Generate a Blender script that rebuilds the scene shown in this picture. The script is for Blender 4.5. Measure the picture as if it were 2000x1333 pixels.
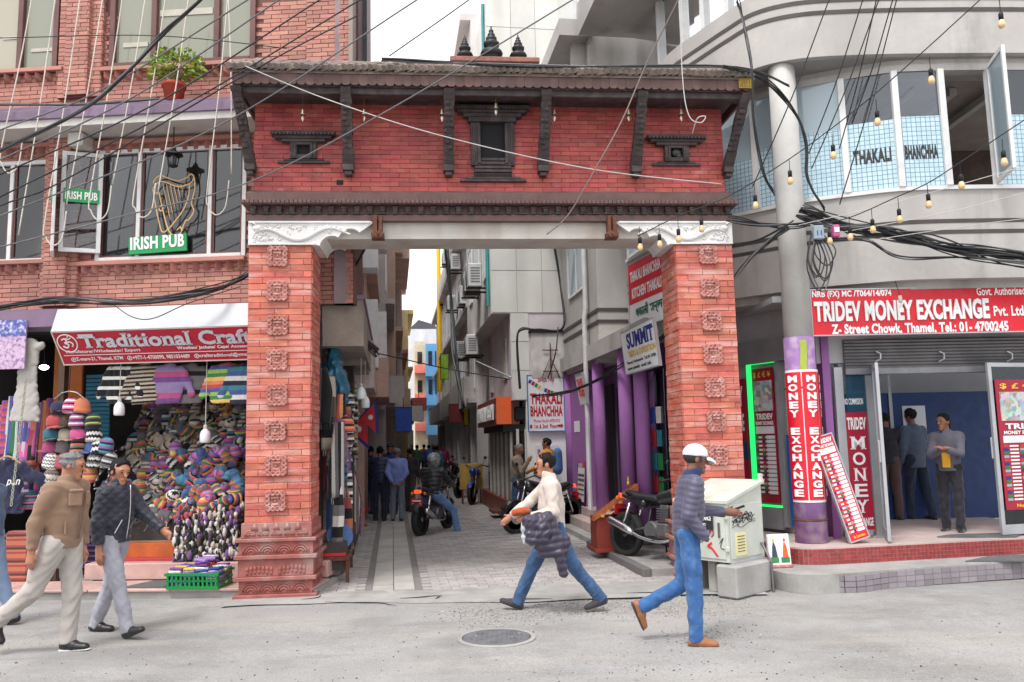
import bpy, math, random
import numpy as np
from mathutils import Matrix, Vector
R = math.radians
random.seed(7)
scene = bpy.context.scene
for o in list(bpy.data.objects): bpy.data.objects.remove(o)

# ------------------------------------------------------------------ camera
FPX, PITCH, ROLL, CAMZ = 1600.0, R(6.893), R(1.288), 1.72
_fw = Vector((0, math.cos(PITCH), math.sin(PITCH)))
_r0, _u0 = Vector((1, 0, 0)), Vector((0, -math.sin(PITCH), math.cos(PITCH)))
_ri = math.cos(ROLL) * _r0 - math.sin(ROLL) * _u0
_up = math.sin(ROLL) * _r0 + math.cos(ROLL) * _u0
cam = bpy.data.cameras.new('camera'); camo = bpy.data.objects.new('camera', cam)
scene.collection.objects.link(camo); scene.camera = camo
cam.sensor_fit = 'HORIZONTAL'; cam.sensor_width = 36; cam.lens = 36 * FPX / 2000
cam.clip_start = 0.05; cam.clip_end = 2000
camo.matrix_world = Matrix(((_ri.x, _up.x, -_fw.x, 0), (_ri.y, _up.y, -_fw.y, 0), (_ri.z, _up.z, -_fw.z, CAMZ), (0, 0, 0, 1)))

# ------------------------------------------------------------------ sky, sun, exposure
SUN_EL, SUN_ROT = R(62), R(210)
world = bpy.data.worlds.new('World'); scene.world = world; world.use_nodes = True
wn = world.node_tree; wn.nodes.clear()
sky = wn.nodes.new('ShaderNodeTexSky'); sky.sky_type = 'NISHITA'; sky.sun_disc = False
sky.sun_elevation = SUN_EL; sky.sun_rotation = SUN_ROT; sky.air_density = 1.0; sky.dust_density = 6.0
hs = wn.nodes.new('ShaderNodeHueSaturation'); hs.inputs['Saturation'].default_value = 0.12
mxw = wn.nodes.new('ShaderNodeMix'); mxw.data_type = 'RGBA'; mxw.inputs[0].default_value = 0.6
mxw.inputs[7].default_value = (8.6, 8.7, 9.0, 1)          # even overcast cloud
bg = wn.nodes.new('ShaderNodeBackground'); bg.inputs[1].default_value = 0.15
wo = wn.nodes.new('ShaderNodeOutputWorld')
wn.links.new(sky.outputs[0], hs.inputs['Color']); wn.links.new(hs.outputs[0], mxw.inputs[6])
wn.links.new(mxw.outputs[2], bg.inputs[0]); wn.links.new(bg.outputs[0], wo.inputs[0])
sl = bpy.data.lights.new('sun', 'SUN'); sl.energy = 1.4; sl.angle = R(13); sl.color = (1, .97, .93)
so = bpy.data.objects.new('sun', sl); scene.collection.objects.link(so)
_sd = Vector((math.sin(SUN_ROT) * math.cos(SUN_EL), math.cos(SUN_ROT) * math.cos(SUN_EL), math.sin(SUN_EL)))
so.rotation_euler = _sd.to_track_quat('Z', 'Y').to_euler()
scene.view_settings.view_transform = 'Standard'; scene.view_settings.look = 'None'
scene.view_settings.gamma = 1; scene.view_settings.exposure = 0.63
scene.render.engine = 'CYCLES'; scene.cycles.use_denoising = True
scene.cycles.max_bounces = 8; scene.cycles.diffuse_bounces = 6; scene.cycles.transparent_max_bounces = 8; scene.cycles.caustics_reflective = False
scene.cycles.caustics_refractive = False

# ------------------------------------------------------------------ pixel -> place
def ray(px, py): return _fw + _ri * ((px - 1000) / FPX) + _up * ((666.5 - py) / FPX)
def ground(px, py, z=0.0):
    d = ray(px, py); k = (z - CAMZ) / d.z
    return Vector((d.x * k, d.y * k, z))
def atY(px, py, Y):
    d = ray(px, py); k = Y / d.y
    return Vector((d.x * k, Y, CAMZ + d.z * k))
class Frame:
    """vertical plane: x along the wall, y into it, z up"""
    def __init__(s, X, Y, yaw):
        s.o = Vector((X, Y, 0)); s.yaw = R(yaw)
        s.t = Vector((math.cos(s.yaw), math.sin(s.yaw), 0)); s.n = Vector((-math.sin(s.yaw), math.cos(s.yaw), 0))
    def hit(s, px, py, off=0.0):
        d = ray(px, py); c = Vector((0, 0, CAMZ)); k = (s.n.dot(s.o - c) + off) / s.n.dot(d)
        P = c + d * k
        return s.t.dot(P - s.o), P.z
    def W(s, x, y=0.0, z=0.0): return s.o + s.t * x + s.n * y + Vector((0, 0, z))

# ------------------------------------------------------------------ objects
COL = scene.collection
def link(o, parent=None):
    COL.objects.link(o)
    if parent is not None: o.parent = parent
    return o
def tag(o, label=None, cat=None, group=None, kind=None):
    if label: o['label'] = label
    if cat: o['category'] = cat
    if group: o['group'] = group
    if kind: o['kind'] = kind
    return o
def thing(name, label, cat, loc=(0, 0, 0), rz=0.0, group=None):
    o = bpy.data.objects.new(name, None); o.empty_display_size = .1; link(o)
    o.location = loc; o.rotation_euler = (0, 0, rz)
    return tag(o, label, cat, group)
def copy_tree(o, parent=None):
    c = o.copy(); COL.objects.link(c); c.parent = parent
    for ch in list(o.children): copy_tree(ch, c)
    return c
def inst(name, mesh, parent=None, loc=(0, 0, 0), rot=(0, 0, 0), sc=(1, 1, 1)):
    o = bpy.data.objects.new(name, mesh); o.location = loc; o.rotation_euler = rot; o.scale = sc
    return link(o, parent)

class MB:
    """collects shapes into one mesh"""
    def __init__(s): s.v = []; s.f = []; s.a = []; s.m = []; s.cur = 0.0; s.mi = 0
    def add(s, vs, fs):
        b = len(s.v); s.v += [tuple(q) for q in vs]
        for f in fs: s.f.append(tuple(b + i for i in f)); s.a.append(s.cur); s.m.append(s.mi)
        return s
    def box(s, x0, x1, y0, y1, z0, z1, bev=0.0, back=True):
        if x0 > x1: x0, x1 = x1, x0
        if y0 > y1: y0, y1 = y1, y0
        if z0 > z1: z0, z1 = z1, z0
        if bev <= 0:
            v = [(x0, y0, z0), (x1, y0, z0), (x1, y1, z0), (x0, y1, z0), (x0, y0, z1), (x1, y0, z1), (x1, y1, z1), (x0, y1, z1)]
            f = [(0, 1, 5, 4), (1, 2, 6, 5), (3, 0, 4, 7), (4, 5, 6, 7), (3, 2, 1, 0)]
            if back: f.append((2, 3, 7, 6))
            return s.add(v, f)
        b = bev; v = []; P = []
        for (x, sx) in ((x0, 1), (x1, -1)):
            for (y, sy) in ((y0, 1), (y1, -1)):
                for (z, sz) in ((z0, 1), (z1, -1)):
                    P.append(len(v)); v += [(x, y + sy * b, z + sz * b), (x + sx * b, y, z + sz * b), (x + sx * b, y + sy * b, z)]
        I = lambda i, j, k, a: P[i * 4 + j * 2 + k] + a
        f = []
        for i in (0, 1):
            q = [I(i, 0, 0, 0), I(i, 1, 0, 0), I(i, 1, 1, 0), I(i, 0, 1, 0)]; f.append(q if i else q[::-1])
            q = [I(0, i, 0, 1), I(1, i, 0, 1), I(1, i, 1, 1), I(0, i, 1, 1)]; f.append(q[::-1] if i else q)
            q = [I(0, 0, i, 2), I(1, 0, i, 2), I(1, 1, i, 2), I(0, 1, i, 2)]; f.append(q if i else q[::-1])
        for i in (0, 1):
            for j in (0, 1):
                f.append([I(i, j, 0, 0), I(i, j, 1, 0), I(i, j, 1, 1), I(i, j, 0, 1)])
                f.append([I(i, 0, j, 0), I(i, 1, j, 0), I(i, 1, j, 2), I(i, 0, j, 2)])
                f.append([I(0, i, j, 1), I(1, i, j, 1), I(1, i, j, 2), I(0, i, j, 2)])
                for k in (0, 1): f.append([I(i, j, k, 0), I(i, j, k, 1), I(i, j, k, 2)])
        return s.add(v, f)
    def tube(s, pts, r, n=6, caps=True, closed=False):
        pts = [Vector(p) for p in pts]; N = len(pts); vs = []; ref = None
        rr = r if isinstance(r, (list, tuple)) else [r] * N
        for i, p in enumerate(pts):
            a = pts[(i - 1) % N] if (i > 0 or closed) else p; b = pts[(i + 1) % N] if (i < N - 1 or closed) else p
            t = (b - a)
            t = t.normalized() if t.length > 1e-9 else Vector((0, 0, 1))
            if ref is None: ref = t.orthogonal().normalized()
            else:
                ref = ref - t * ref.dot(t)
                ref = ref.normalized() if ref.length > 1e-6 else t.orthogonal().normalized()
            bi = t.cross(ref)
            for k in range(n):
                an = 2 * math.pi * k / n
                vs.append(p + (ref * math.cos(an) + bi * math.sin(an)) * rr[i])
        fs = []
        for i in range(N if closed else N - 1):
            j = (i + 1) % N
            for k in range(n):
                l = (k + 1) % n; fs.append((i * n + k, i * n + l, j * n + l, j * n + k))
        if caps and not closed:
            fs.append(tuple(range(n))[::-1]); fs.append(tuple((N - 1) * n + k for k in range(n)))
        return s.add(vs, fs)
    def lathe(s, prof, n=16, c=(0, 0, 0), axis='z', sx=1, sy=1):
        vs = []; fs = []; M = len(prof)
        for (r, z) in prof:
            for k in range(n):
                an = 2 * math.pi * k / n; a, b = r * math.cos(an) * sx, r * math.sin(an) * sy
                q = (a, b, z) if axis == 'z' else ((a, z, b) if axis == 'y' else (z, a, b))
                vs.append((c[0] + q[0], c[1] + q[1], c[2] + q[2]))
        for i in range(M - 1):
            for k in range(n):
                l = (k + 1) % n; f = (i * n + k, i * n + l, (i + 1) * n + l, (i + 1) * n + k)
                fs.append(f if axis != 'y' else f[::-1])
        for (row, rev) in ((0, True), (M - 1, False)):
            if prof[row][0] > 1e-5:
                f = tuple(row * n + k for k in range(n)); fs.append(f[::-1] if rev != (axis == 'y') else f)
        return s.add(vs, fs)
    def prism(s, poly, y0, y1, axis='y'):
        """poly in (x,z) for axis y, (x,y) for axis z, (y,z) for axis x"""
        ar = sum(poly[i][0] * poly[(i + 1) % len(poly)][1] - poly[(i + 1) % len(poly)][0] * poly[i][1] for i in range(len(poly)))
        if ar < 0: poly = poly[::-1]
        n = len(poly); mk = {'y': lambda a, b, t: (a, t, b), 'z': lambda a, b, t: (a, b, t), 'x': lambda a, b, t: (t, a, b)}[axis]
        vs = [mk(a, b, y0) for a, b in poly] + [mk(a, b, y1) for a, b in poly]
        rv = axis != 'y'
        fs = [tuple(range(n)), tuple(range(2 * n - 1, n - 1, -1))] + [(i, n + i, n + (i + 1) % n, (i + 1) % n) for i in range(n)]
        if rv: fs = [f[::-1] for f in fs]
        return s.add(vs, fs)
    def sphere(s, c, r, n=10, m=6, sc=(1, 1, 1)):
        vs = [(c[0], c[1], c[2] - r * sc[2])]; fs = []
        for j in range(1, m):
            t = math.pi * j / m
            for k in range(n):
                a = 2 * math.pi * k / n
                vs.append((c[0] + r * sc[0] * math.sin(t) * math.cos(a), c[1] + r * sc[1] * math.sin(t) * math.sin(a), c[2] - r * sc[2] * math.cos(t)))
        vs.append((c[0], c[1], c[2] + r * sc[2])); L = len(vs) - 1
        for k in range(n):
            l = (k + 1) % n; fs.append((0, 1 + l, 1 + k)); fs.append((L, L - n + k, L - n + l))
            for j in range(m - 2): fs.append((1 + j * n + k, 1 + j * n + l, 1 + (j + 1) * n + l, 1 + (j + 1) * n + k))
        return s.add(vs, fs)
    def grid(s, fn, nu, nv):
        vs = [fn(i / nu, j / nv) for j in range(nv + 1) for i in range(nu + 1)]; w = nu + 1
        return s.add(vs, [(j * w + i, j * w + i + 1, (j + 1) * w + i + 1, (j + 1) * w + i) for j in range(nv) for i in range(nu)])
    def xf(s, M, start=0):
        s.v = s.v[:start] + [tuple(M @ Vector(q)) for q in s.v[start:]]; return s
    def mesh(s, name, mats, smooth=False):
        me = bpy.data.meshes.new(name); me.from_pydata(s.v, [], s.f)
        for m in (mats if isinstance(mats, (list, tuple)) else [mats]): me.materials.append(m)
        if any(s.m): me.polygons.foreach_set('material_index', s.m)
        if any(s.a):
            at = me.attributes.new('v', 'FLOAT', 'FACE'); at.data.foreach_set('value', s.a)
        if smooth: me.polygons.foreach_set('use_smooth', [True] * len(s.f))
        me.update(); return me
    def build(s, name, mats, parent=None, smooth=False, loc=(0, 0, 0), rot=(0, 0, 0)):
        return inst(name, s.mesh(name, mats, smooth), parent, loc, rot)
def smooth_angle(o, deg=35):
    me = o.data; me.polygons.foreach_set('use_smooth', [True] * len(me.polygons))
    try: me.set_sharp_from_angle(angle=R(deg))
    except Exception: pass
    return o

# ------------------------------------------------------------------ materials
def lin(c): return tuple(((x / 255) / 12.92 if x / 255 <= .04045 else ((x / 255 + .055) / 1.055) ** 2.4) for x in c)
_M = {}
def mat(name, col, rough=.7, var=.15, vscale=4.0, bump=0.0, bscale=60.0, metal=0.0, stain=None, samt=.5, sscale=1.2, per=0.0, coat=0.0, trans=0.0, emit=None, estr=0.0, spec=.5, sheen=0.0, hue=0.0, streak=False):
    """procedural surface; col is linear base colour; noise in world position; per = variation from piece to piece"""
    if name in _M: return _M[name]
    m = bpy.data.materials.new(name); m.use_nodes = True; nt = m.node_tree; N = nt.nodes; L = nt.links
    b = N['Principled BSDF']; b.inputs['Roughness'].default_value = rough; b.inputs['Metallic'].default_value = metal
    b.inputs['Coat Weight'].default_value = coat; b.inputs['Specular IOR Level'].default_value = spec
    b.inputs['Transmission Weight'].default_value = trans; b.inputs['Sheen Weight'].default_value = sheen
    geo = N.new('ShaderNodeNewGeometry'); pos = geo.outputs['Position']
    def noise(sc, det=4, vec=None):
        n = N.new('ShaderNodeTexNoise'); n.inputs['Scale'].default_value = sc; n.inputs['Detail'].default_value = det
        L.new(vec or pos, n.inputs['Vector']); return n.outputs['Fac']
    def mix(fac, a, bb, mode='MIX'):
        x = N.new('ShaderNodeMix'); x.data_type = 'RGBA'; x.blend_type = mode
        for i, q in ((0, fac), (6, a), (7, bb)):
            if hasattr(q, 'is_output'): L.new(q, x.inputs[i])
            else: x.inputs[i].default_value = q if i == 0 else (*q[:3], 1)
        return x.outputs[2]
    def rng(v, a, bb, c, d):
        x = N.new('ShaderNodeMapRange'); L.new(v, x.inputs[0])
        for i, q in enumerate((a, bb, c, d)): x.inputs[i + 1].default_value = q
        return x.outputs[0]
    c = (*col[:3], 1)
    if var > 0:
        lo = tuple(q * (1 - var) for q in col[:3]); hi = tuple(min(1, q * (1 + var)) for q in col[:3])
        c = mix(rng(noise(vscale), .3, .7, 0, 1), lo, hi)
        c = mix(rng(noise(vscale * 9, 3), .3, .7, 0, .5), c, tuple(q * (1 - var * .9) for q in col[:3]))
    if per > 0:
        oi = N.new('ShaderNodeObjectInfo'); at = N.new('ShaderNodeAttribute'); at.attribute_name = 'v'
        ad = N.new('ShaderNodeMath'); ad.operation = 'ADD'; L.new(oi.outputs['Random'], ad.inputs[0]); L.new(at.outputs['Fac'], ad.inputs[1])
        fr = N.new('ShaderNodeMath'); fr.operation = 'FRACT'; L.new(ad.outputs[0], fr.inputs[0])
        h = N.new('ShaderNodeHueSaturation'); L.new(rng(fr.outputs[0], 0, 1, 1 - per, 1 + per), h.inputs['Value'])
        h.inputs['Hue'].default_value = .5
        if hue: 
            w = N.new('ShaderNodeTexWhiteNoise'); w.noise_dimensions = '1D'; L.new(fr.outputs[0], w.inputs['W'])
            L.new(rng(w.outputs['Value'], 0, 1, .5 - hue, .5 + hue), h.inputs['Hue'])
        if hasattr(c, 'is_output'): L.new(c, h.inputs['Color'])
        else: h.inputs['Color'].default_value = c
        c = h.outputs[0]
    if stain:
        v = pos
        if streak:
            mp = N.new('ShaderNodeMapping'); mp.inputs['Scale'].default_value = (.22, .22, 1.6) if streak == 'h' else (1, 1, .18); L.new(pos, mp.inputs[0]); v = mp.outputs[0]
        c = mix(rng(noise(sscale, 6, v), .48, .72, 0, samt), c, stain)
    if hasattr(c, 'is_output'): L.new(c, b.inputs['Base Color'])
    else: b.inputs['Base Color'].default_value = c
    if var > 0: L.new(rng(noise(vscale * 2.3), .3, .7, max(0, rough - .1), min(1, rough + .1)), b.inputs['Roughness'])
    if bump > 0:
        bp = N.new('ShaderNodeBump'); bp.inputs['Strength'].default_value = min(1, bump); bp.inputs['Distance'].default_value = .01
        L.new(noise(bscale, 5), bp.inputs['Height']); L.new(bp.outputs[0], b.inputs['Normal'])
    if emit: b.inputs['Emission Color'].default_value = (*emit, 1); b.inputs['Emission Strength'].default_value = estr
    _M[name] = m; return m
def overlay(m, col, scale, lo, hi, amt, det=6, sq=(1, 1, 1), kind='noise'):
    nt = m.node_tree; N = nt.nodes; L = nt.links; b = N['Principled BSDF']; src = b.inputs['Base Color'].links[0].from_socket
    g = N.new('ShaderNodeNewGeometry'); mp = N.new('ShaderNodeMapping'); mp.inputs['Scale'].default_value = sq; L.new(g.outputs['Position'], mp.inputs[0])
    if kind == 'noise': t = N.new('ShaderNodeTexNoise'); t.inputs['Detail'].default_value = det; v = t.outputs['Fac']; t.inputs['Roughness'].default_value = .65
    else: t = N.new('ShaderNodeTexVoronoi'); t.feature = 'DISTANCE_TO_EDGE'; v = t.outputs['Distance']
    t.inputs['Scale'].default_value = scale; L.new(mp.outputs[0], t.inputs['Vector'])
    r = N.new('ShaderNodeMapRange'); r.inputs[1].default_value = lo; r.inputs[2].default_value = hi; r.inputs[3].default_value = 0; r.inputs[4].default_value = amt; L.new(v, r.inputs[0])
    x = N.new('ShaderNodeMix'); x.data_type = 'RGBA'; L.new(r.outputs[0], x.inputs[0]); L.new(src, x.inputs[6]); x.inputs[7].default_value = (*col, 1); L.new(x.outputs[2], b.inputs['Base Color']); return m
def paint(name, rgb, **k): return mat(name, lin(rgb), **k)
def glassmat(name, col=(.6, .7, .75), rough=.03, alpha=.25, tint=(.02, .025, .03)):
    """window pane: mirror-like film over partly see-through body"""
    if name in _M: return _M[name]
    m = bpy.data.materials.new(name); m.use_nodes = True; nt = m.node_tree; N = nt.nodes; L = nt.links; N.clear()
    o = N.new('ShaderNodeOutputMaterial'); g = N.new('ShaderNodeBsdfGlossy'); g.inputs[1].default_value = rough; g.inputs[0].default_value = (*col, 1)
    t = N.new('ShaderNodeBsdfTransparent'); t.inputs[0].default_value = (.85, .88, .9, 1); d = N.new('ShaderNodeBsdfDiffuse'); d.inputs[0].default_value = (*tint, 1)
    a = N.new('ShaderNodeMixShader'); a.inputs[0].default_value = alpha; L.new(t.outputs[0], a.inputs[1]); L.new(d.outputs[0], a.inputs[2])
    fr = N.new('ShaderNodeFresnel'); fr.inputs[0].default_value = 1.7
    f = N.new('ShaderNodeMixShader'); L.new(fr.outputs[0], f.inputs[0]); L.new(a.outputs[0], f.inputs[1]); L.new(g.outputs[0], f.inputs[2])
    L.new(f.outputs[0], o.inputs[0]); _M[name] = m; return m

# ------------------------------------------------------------------ lettering (made in one go at the end)
TEXTS = []
def letter(parent, s, x0, x1, z0, z1, y, m, bold=0.0, serif=False, depth=.003, shear=0.0, name='lettering', rot=None, z_is_base=True):
    """flat letters facing -y, fitted into the box x0..x1, z0..z1 of the parent's frame"""
    TEXTS.append((parent, s, x0, x1, z0, z1, y, m, bold, serif, depth, shear, name, rot))
def flush_texts():
    tmp = []
    for T in TEXTS:
        cu = bpy.data.curves.new('t', 'FONT'); cu.body = T[1]; cu.size = 1; cu.offset = T[8]; cu.shear = T[11]; cu.resolution_u = 3
        cu.space_character = 1.0 + T[8] * 1.5
        o = bpy.data.objects.new('t', cu); COL.objects.link(o); tmp.append(o)
    dg = bpy.context.evaluated_depsgraph_get(); dg.update()
    for T, o in zip(TEXTS, tmp):
        parent, s, x0, x1, z0, z1, y, m, bold, serif, depth, shear, name, rot = T
        me = o.evaluated_get(dg).to_mesh()
        V = np.array([v.co[:2] for v in me.vertices]) if len(me.vertices) else np.zeros((0, 2))
        if not len(V): continue
        P = [list(p.vertices) for p in me.polygons]; vs = [tuple(q) for q in V]; fs = P
        if serif:                                              # slab serifs on the ends of stems
            cnt = {}
            for p in P:
                for i in range(len(p)):
                    e = tuple(sorted((p[i], p[(i + 1) % len(p)]))); cnt[e] = cnt.get(e, 0) + 1
            for (a, b), n in cnt.items():
                if n != 1: continue
                A, B = V[a], V[b]
                if abs(A[1] - B[1]) < .004 and .07 < abs(A[0] - B[0]) < .27:
                    xa, xb = sorted((A[0], B[0])); yy = A[1]; w = .065
                    up = 1 if yy < .25 else -1
                    if .15 < yy < .42: continue
                    i = len(vs); vs += [(xa - w, yy), (xb + w, yy), (xb + w, yy + up * .055), (xa - w, yy + up * .055)]; fs = fs + [[i, i + 1, i + 2, i + 3]]
        A = np.array(vs); lo, hi = A.min(0), A.max(0); sx = (x1 - x0) / max(1e-6, hi[0] - lo[0]); sz = (z1 - z0) / max(1e-6, hi[1] - lo[1])
        n = len(vs); out = [(x0 + (a - lo[0]) * sx, -depth, z0 + (b - lo[1]) * sz) for a, b in vs]
        mb = bpy.data.meshes.new(name); out2 = [(a, 0.0, c) for a, b, c in out]
        ed = {}
        for p in fs:
            for i in range(len(p)): e = (p[i], p[(i + 1) % len(p)]); ed[tuple(sorted(e))] = None if tuple(sorted(e)) in ed else e
        side = [(e[1], e[0], e[0] + n, e[1] + n) for e in ed.values() if e]
        mb.from_pydata(out + out2, [], [list(p) for p in fs] + side); mb.materials.append(m); mb.update()
        q = inst(name, mb, parent, (0, y, 0))
        if rot: q.matrix_basis = rot @ Matrix.Translation((0, y, 0))
        o.evaluated_get(dg).to_mesh_clear()
    for o in tmp:
        cu = o.data; bpy.data.objects.remove(o); bpy.data.curves.remove(cu)
# ================================================================== GROUND
A = Frame(-0.25, 9.75, 8.4)              # alley: x across, y along it
m_road = mat('dusty_asphalt', (.31, .305, .30), .9, var=.14, vscale=1.6, bump=.8, bscale=120, stain=(.42, .40, .37), samt=.6, sscale=.7)
overlay(m_road, (.175, .17, .165), .5, .50, .62, .6); overlay(m_road, (.36, .33, .29), .9, .52, .66, .75, sq=(.35, 1.8, 1)); overlay(m_road, (.2, .195, .19), 2.6, .56, .66, .5, sq=(.3, 1.5, 1)); overlay(m_road, (.15, .145, .14), 48, .52, .68, .6, 4); overlay(m_road, (.50, .48, .46), 75, .53, .68, .6, 4); overlay(m_road, (.16, .155, .15), .28, .55, .6, .35, 8)
m_conc = mat('worn_concrete', (.36, .35, .335), .85, var=.2, vscale=3, bump=.5, bscale=70, stain=(.2, .19, .18), samt=.5, sscale=2.5)
m_paver = mat('paver_grey', (.40, .37, .36), .85, var=.15, vscale=3, bump=.35, bscale=90, per=.16, stain=(.38, .36, .33), samt=.5, sscale=.8)
m_slab = mat('slab_tan', (.43, .41, .38), .85, var=.15, vscale=3, bump=.35, bscale=90, per=.1)
m_joint = mat('paver_joint', (.22, .205, .195), .95)
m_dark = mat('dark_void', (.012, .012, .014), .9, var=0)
g = MB(); g.grid(lambda u, v: (-300 + 600 * u, -300 + 600 * v, -.07), 4, 4)
tag(g.build('ground', m_conc), kind='structure')
def rz(x, y): return .006 * math.sin(x * 1.3 + y) + .005 * math.sin(y * 2.1 - x * .7) - .02 * max(0, min(1, (y - 9.2) / .5)) * 0
rd = MB(); rd.grid(lambda u, v: (-26 + 52 * u, -12 + 21.75 * v, rz(-26 + 52 * u, -12 + 21.75 * v)), 130, 56)
tag(rd.build('road', m_road, smooth=True), kind='structure')
# concrete apron with cracks between the road and the alley
ap = MB(); ap.grid(lambda u, v: (-3.2 + 5.9 * u, 9.06 + .09 * math.sin(u * 9) + .03 * math.sin(u * 31) + (.62 + .42 * u - .05 * math.sin(u * 9)) * v, .0135 + .004 * math.sin(u * 14) * v), 60, 6)
apo = tag(ap.build('apron', m_conc), kind='structure')
ck = MB(); random.seed(3)
for (x, y, L, a) in ((-2.1, 9.18, 1.0, -.1), (-1.3, 9.3, .5, .05), (-.9, 9.22, .28, 1.2), (-2.4, 9.36, .5, .4), (-.2, 9.1, .6, .1), (1.2, 9.3, .7, .2)):
    p = []
    for i in range(9):
        p.append((x, y, .0195)); a += random.uniform(-.5, .5); x += L / 8 * math.cos(a); y += L / 8 * math.sin(a) * .6
    ck.tube(p, [.002 + .004 * math.sin(math.pi * i / 8) for i in range(9)], 4)
ck.build('crack', m_dark, apo)

# alley paving: separate pavers near the gate, surface texture beyond
pav = bpy.data.objects.new('alley_paving', None)
base = MB(); base.grid(lambda u, v: tuple(A.W(-2.6 + 5.6 * u, -.05 + 14.2 * v, -.004)), 1, 1)
pav = tag(base.build('alley_paving', m_joint), kind='structure')
pm = MB().box(-.107, .107, -.052, .052, -.03, .012, .004).mesh('paver', m_paver)
sm = MB().box(-.5, .5, -.5, .5, -.03, .012).mesh('slab', m_slab)
random.seed(5); allp = []
W_, H_ = .222, .112; strip0, strip1 = -1.42, -.92
for j in range(126):
    y = .08 + j * H_
    x = -2.5 + (W_ / 2 if j % 2 else 0)
    while x < 2.95:
        if not (strip0 - .09 < x < strip1 + .09): allp.append((x, y))
        x += W_
st = MB()
for i, (x, y) in enumerate(allp):
    z = random.uniform(-.003, .003); w = A.W(x, y, z)
    if i < 300: inst('paver', pm, pav, w, (random.uniform(-.01, .01), random.uniform(-.01, .01), A.yaw))
    else:
        k = len(st.v); st.cur = random.random(); st.box(x - .107, x + .107, y - .052, y + .052, z - .03, z + .012, back=False)
st.xf(Matrix.Translation(A.o) @ Matrix.Rotation(A.yaw, 4, 'Z'))
tag(st.build('far_pavers', m_paver, pav), kind='stuff')
for c in range(2):
    y = .03 + c * .25
    while y < 14:
        L = random.choice((.45, .6, .75)); w = A.W(strip0 + .125 + c * .25, y + L / 2, random.uniform(-.002, .004))
        inst('slab', sm, pav, w, (0, 0, A.yaw), (.238, L - .012, 1)); y += L
def brickfloor(name, c1, c2, cm, sx):
    m = mat(name, c1, .85, var=.1, bump=.2); nt = m.node_tree; N = nt.nodes; L = nt.links; b = N['Principled BSDF']
    t = N.new('ShaderNodeTexBrick'); t.inputs['Color1'].default_value = (*c1, 1); t.inputs['Color2'].default_value = (*c2, 1); t.inputs['Mortar'].default_value = (*cm, 1)
    t.inputs['Scale'].default_value = 1; t.inputs['Mortar Size'].default_value = .008; t.inputs['Brick Width'].default_value = sx; t.inputs['Row Height'].default_value = sx / 2
    tc = N.new('ShaderNodeTexCoord'); L.new(tc.outputs['Object'], t.inputs[0]); L.new(t.outputs[0], b.inputs['Base Color']); return m
fp = MB(); fp.grid(lambda u, v: (-2.8 + 6.2 * u, 0 + 60 * v, .0), 2, 6)
o = fp.build('far_alley_paving', brickfloor('far_paving', (.39, .36, .35), (.44, .41, .39), (.24, .22, .21), .222), None, loc=A.W(0, 14.05, .006), rot=(0, 0, A.yaw)); tag(o, kind='structure')

# grit and stones on the road
m_stone = mat('gravel', (.33, .31, .29), .9, per=.5, var=.2)
m_chip = mat('black_grit', (.10, .095, .09), .9, per=.4, var=.1)
random.seed(11)
def stones(name, lab, n, fn, r0, r1, m):
    s = MB()
    for i in range(n):
        x, y = fn(); r = random.uniform(r0, r1) * random.uniform(.6, 1); s.cur = random.random(); k = len(s.v)
        s.add([(random.uniform(.6, 1.2) * r * a, random.uniform(.6, 1.2) * r * b, random.uniform(.4, .9) * r * c) for a, b, c in ((1, 0, 0), (0, 1, 0), (-1, 0, 0), (0, -1, 0), (0, 0, 1), (0, 0, -1))],
              [(0, 1, 4), (1, 2, 4), (2, 3, 4), (3, 0, 4), (1, 0, 5), (2, 1, 5), (3, 2, 5), (0, 3, 5)])
        s.xf(Matrix.Translation((x, y, rz(x, y) + r * .3)) @ Matrix.Rotation(random.uniform(0, 6), 4, 'Z'), k)
    o = s.build(name, m); tag(o, lab, None, None, 'stuff')
def fgrav():
    t = random.random(); p = ground(880 + 480 * t + random.gauss(0, 30), 1205 - 28 * t + random.gauss(0, 12) + 6 * math.sin(t * 9)); return p.x, p.y
def fg2():
    p = ground(1380 + random.gauss(0, 55), random.choice((1190, 1245)) + random.gauss(0, 14)); return p.x, p.y
stones('gravel', 'loose pale gravel strewn across the broken road edge', 2300, fgrav, .004, .016, m_stone)
stones('gravel', 'loose gravel beside the cabinet foot', 700, fg2, .004, .015, m_stone)
def fchip():
    p = ground(random.uniform(-50, 2050), random.triangular(1190, 1345, 1330)); return p.x, p.y
stones('road_grit', 'small dark chips scattered over the grey road', 300, fchip, .004, .013, m_chip)
# manhole
mp_ = ground(970, 1249)
mh = thing('manhole_cover', 'round steel manhole cover set in the road', 'manhole', (mp_.x, mp_.y, .004))
m_steel = mat('worn_steel', (.2, .2, .215), .55, metal=.4, var=.25, vscale=9, bump=.3, bscale=150)
MB().lathe([(0, .0), (.295, .0), (.295, .016), (.27, .02), (0, .02)], 48).build('lid', m_steel, mh)
rg = MB(); rg.lathe([(.302, 0), (.34, 0), (.34, .014), (.302, .017), (.302, 0)], 48); rg.build('frame_ring', m_conc, mh)
st = MB()
for i in range(-6, 7):
    for j in range(-6, 7):
        if i * i + j * j < 34: st.box(i * .043 - .011, i * .043 + .011, j * .043 - .011, j * .043 + .011, .019, .0235)
tag(st.build('tread_pattern', m_steel, mh), kind='stuff')
for (a, b) in ((-.18, .02), (.2, .08), (.14, -.05)): MB().sphere((a, b, .024), .02, 8, 5, (1, 1, .3)).build('lifting_bolt', mat('bright_bolt', (.6, .6, .6), .3, metal=.8), mh)

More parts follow.
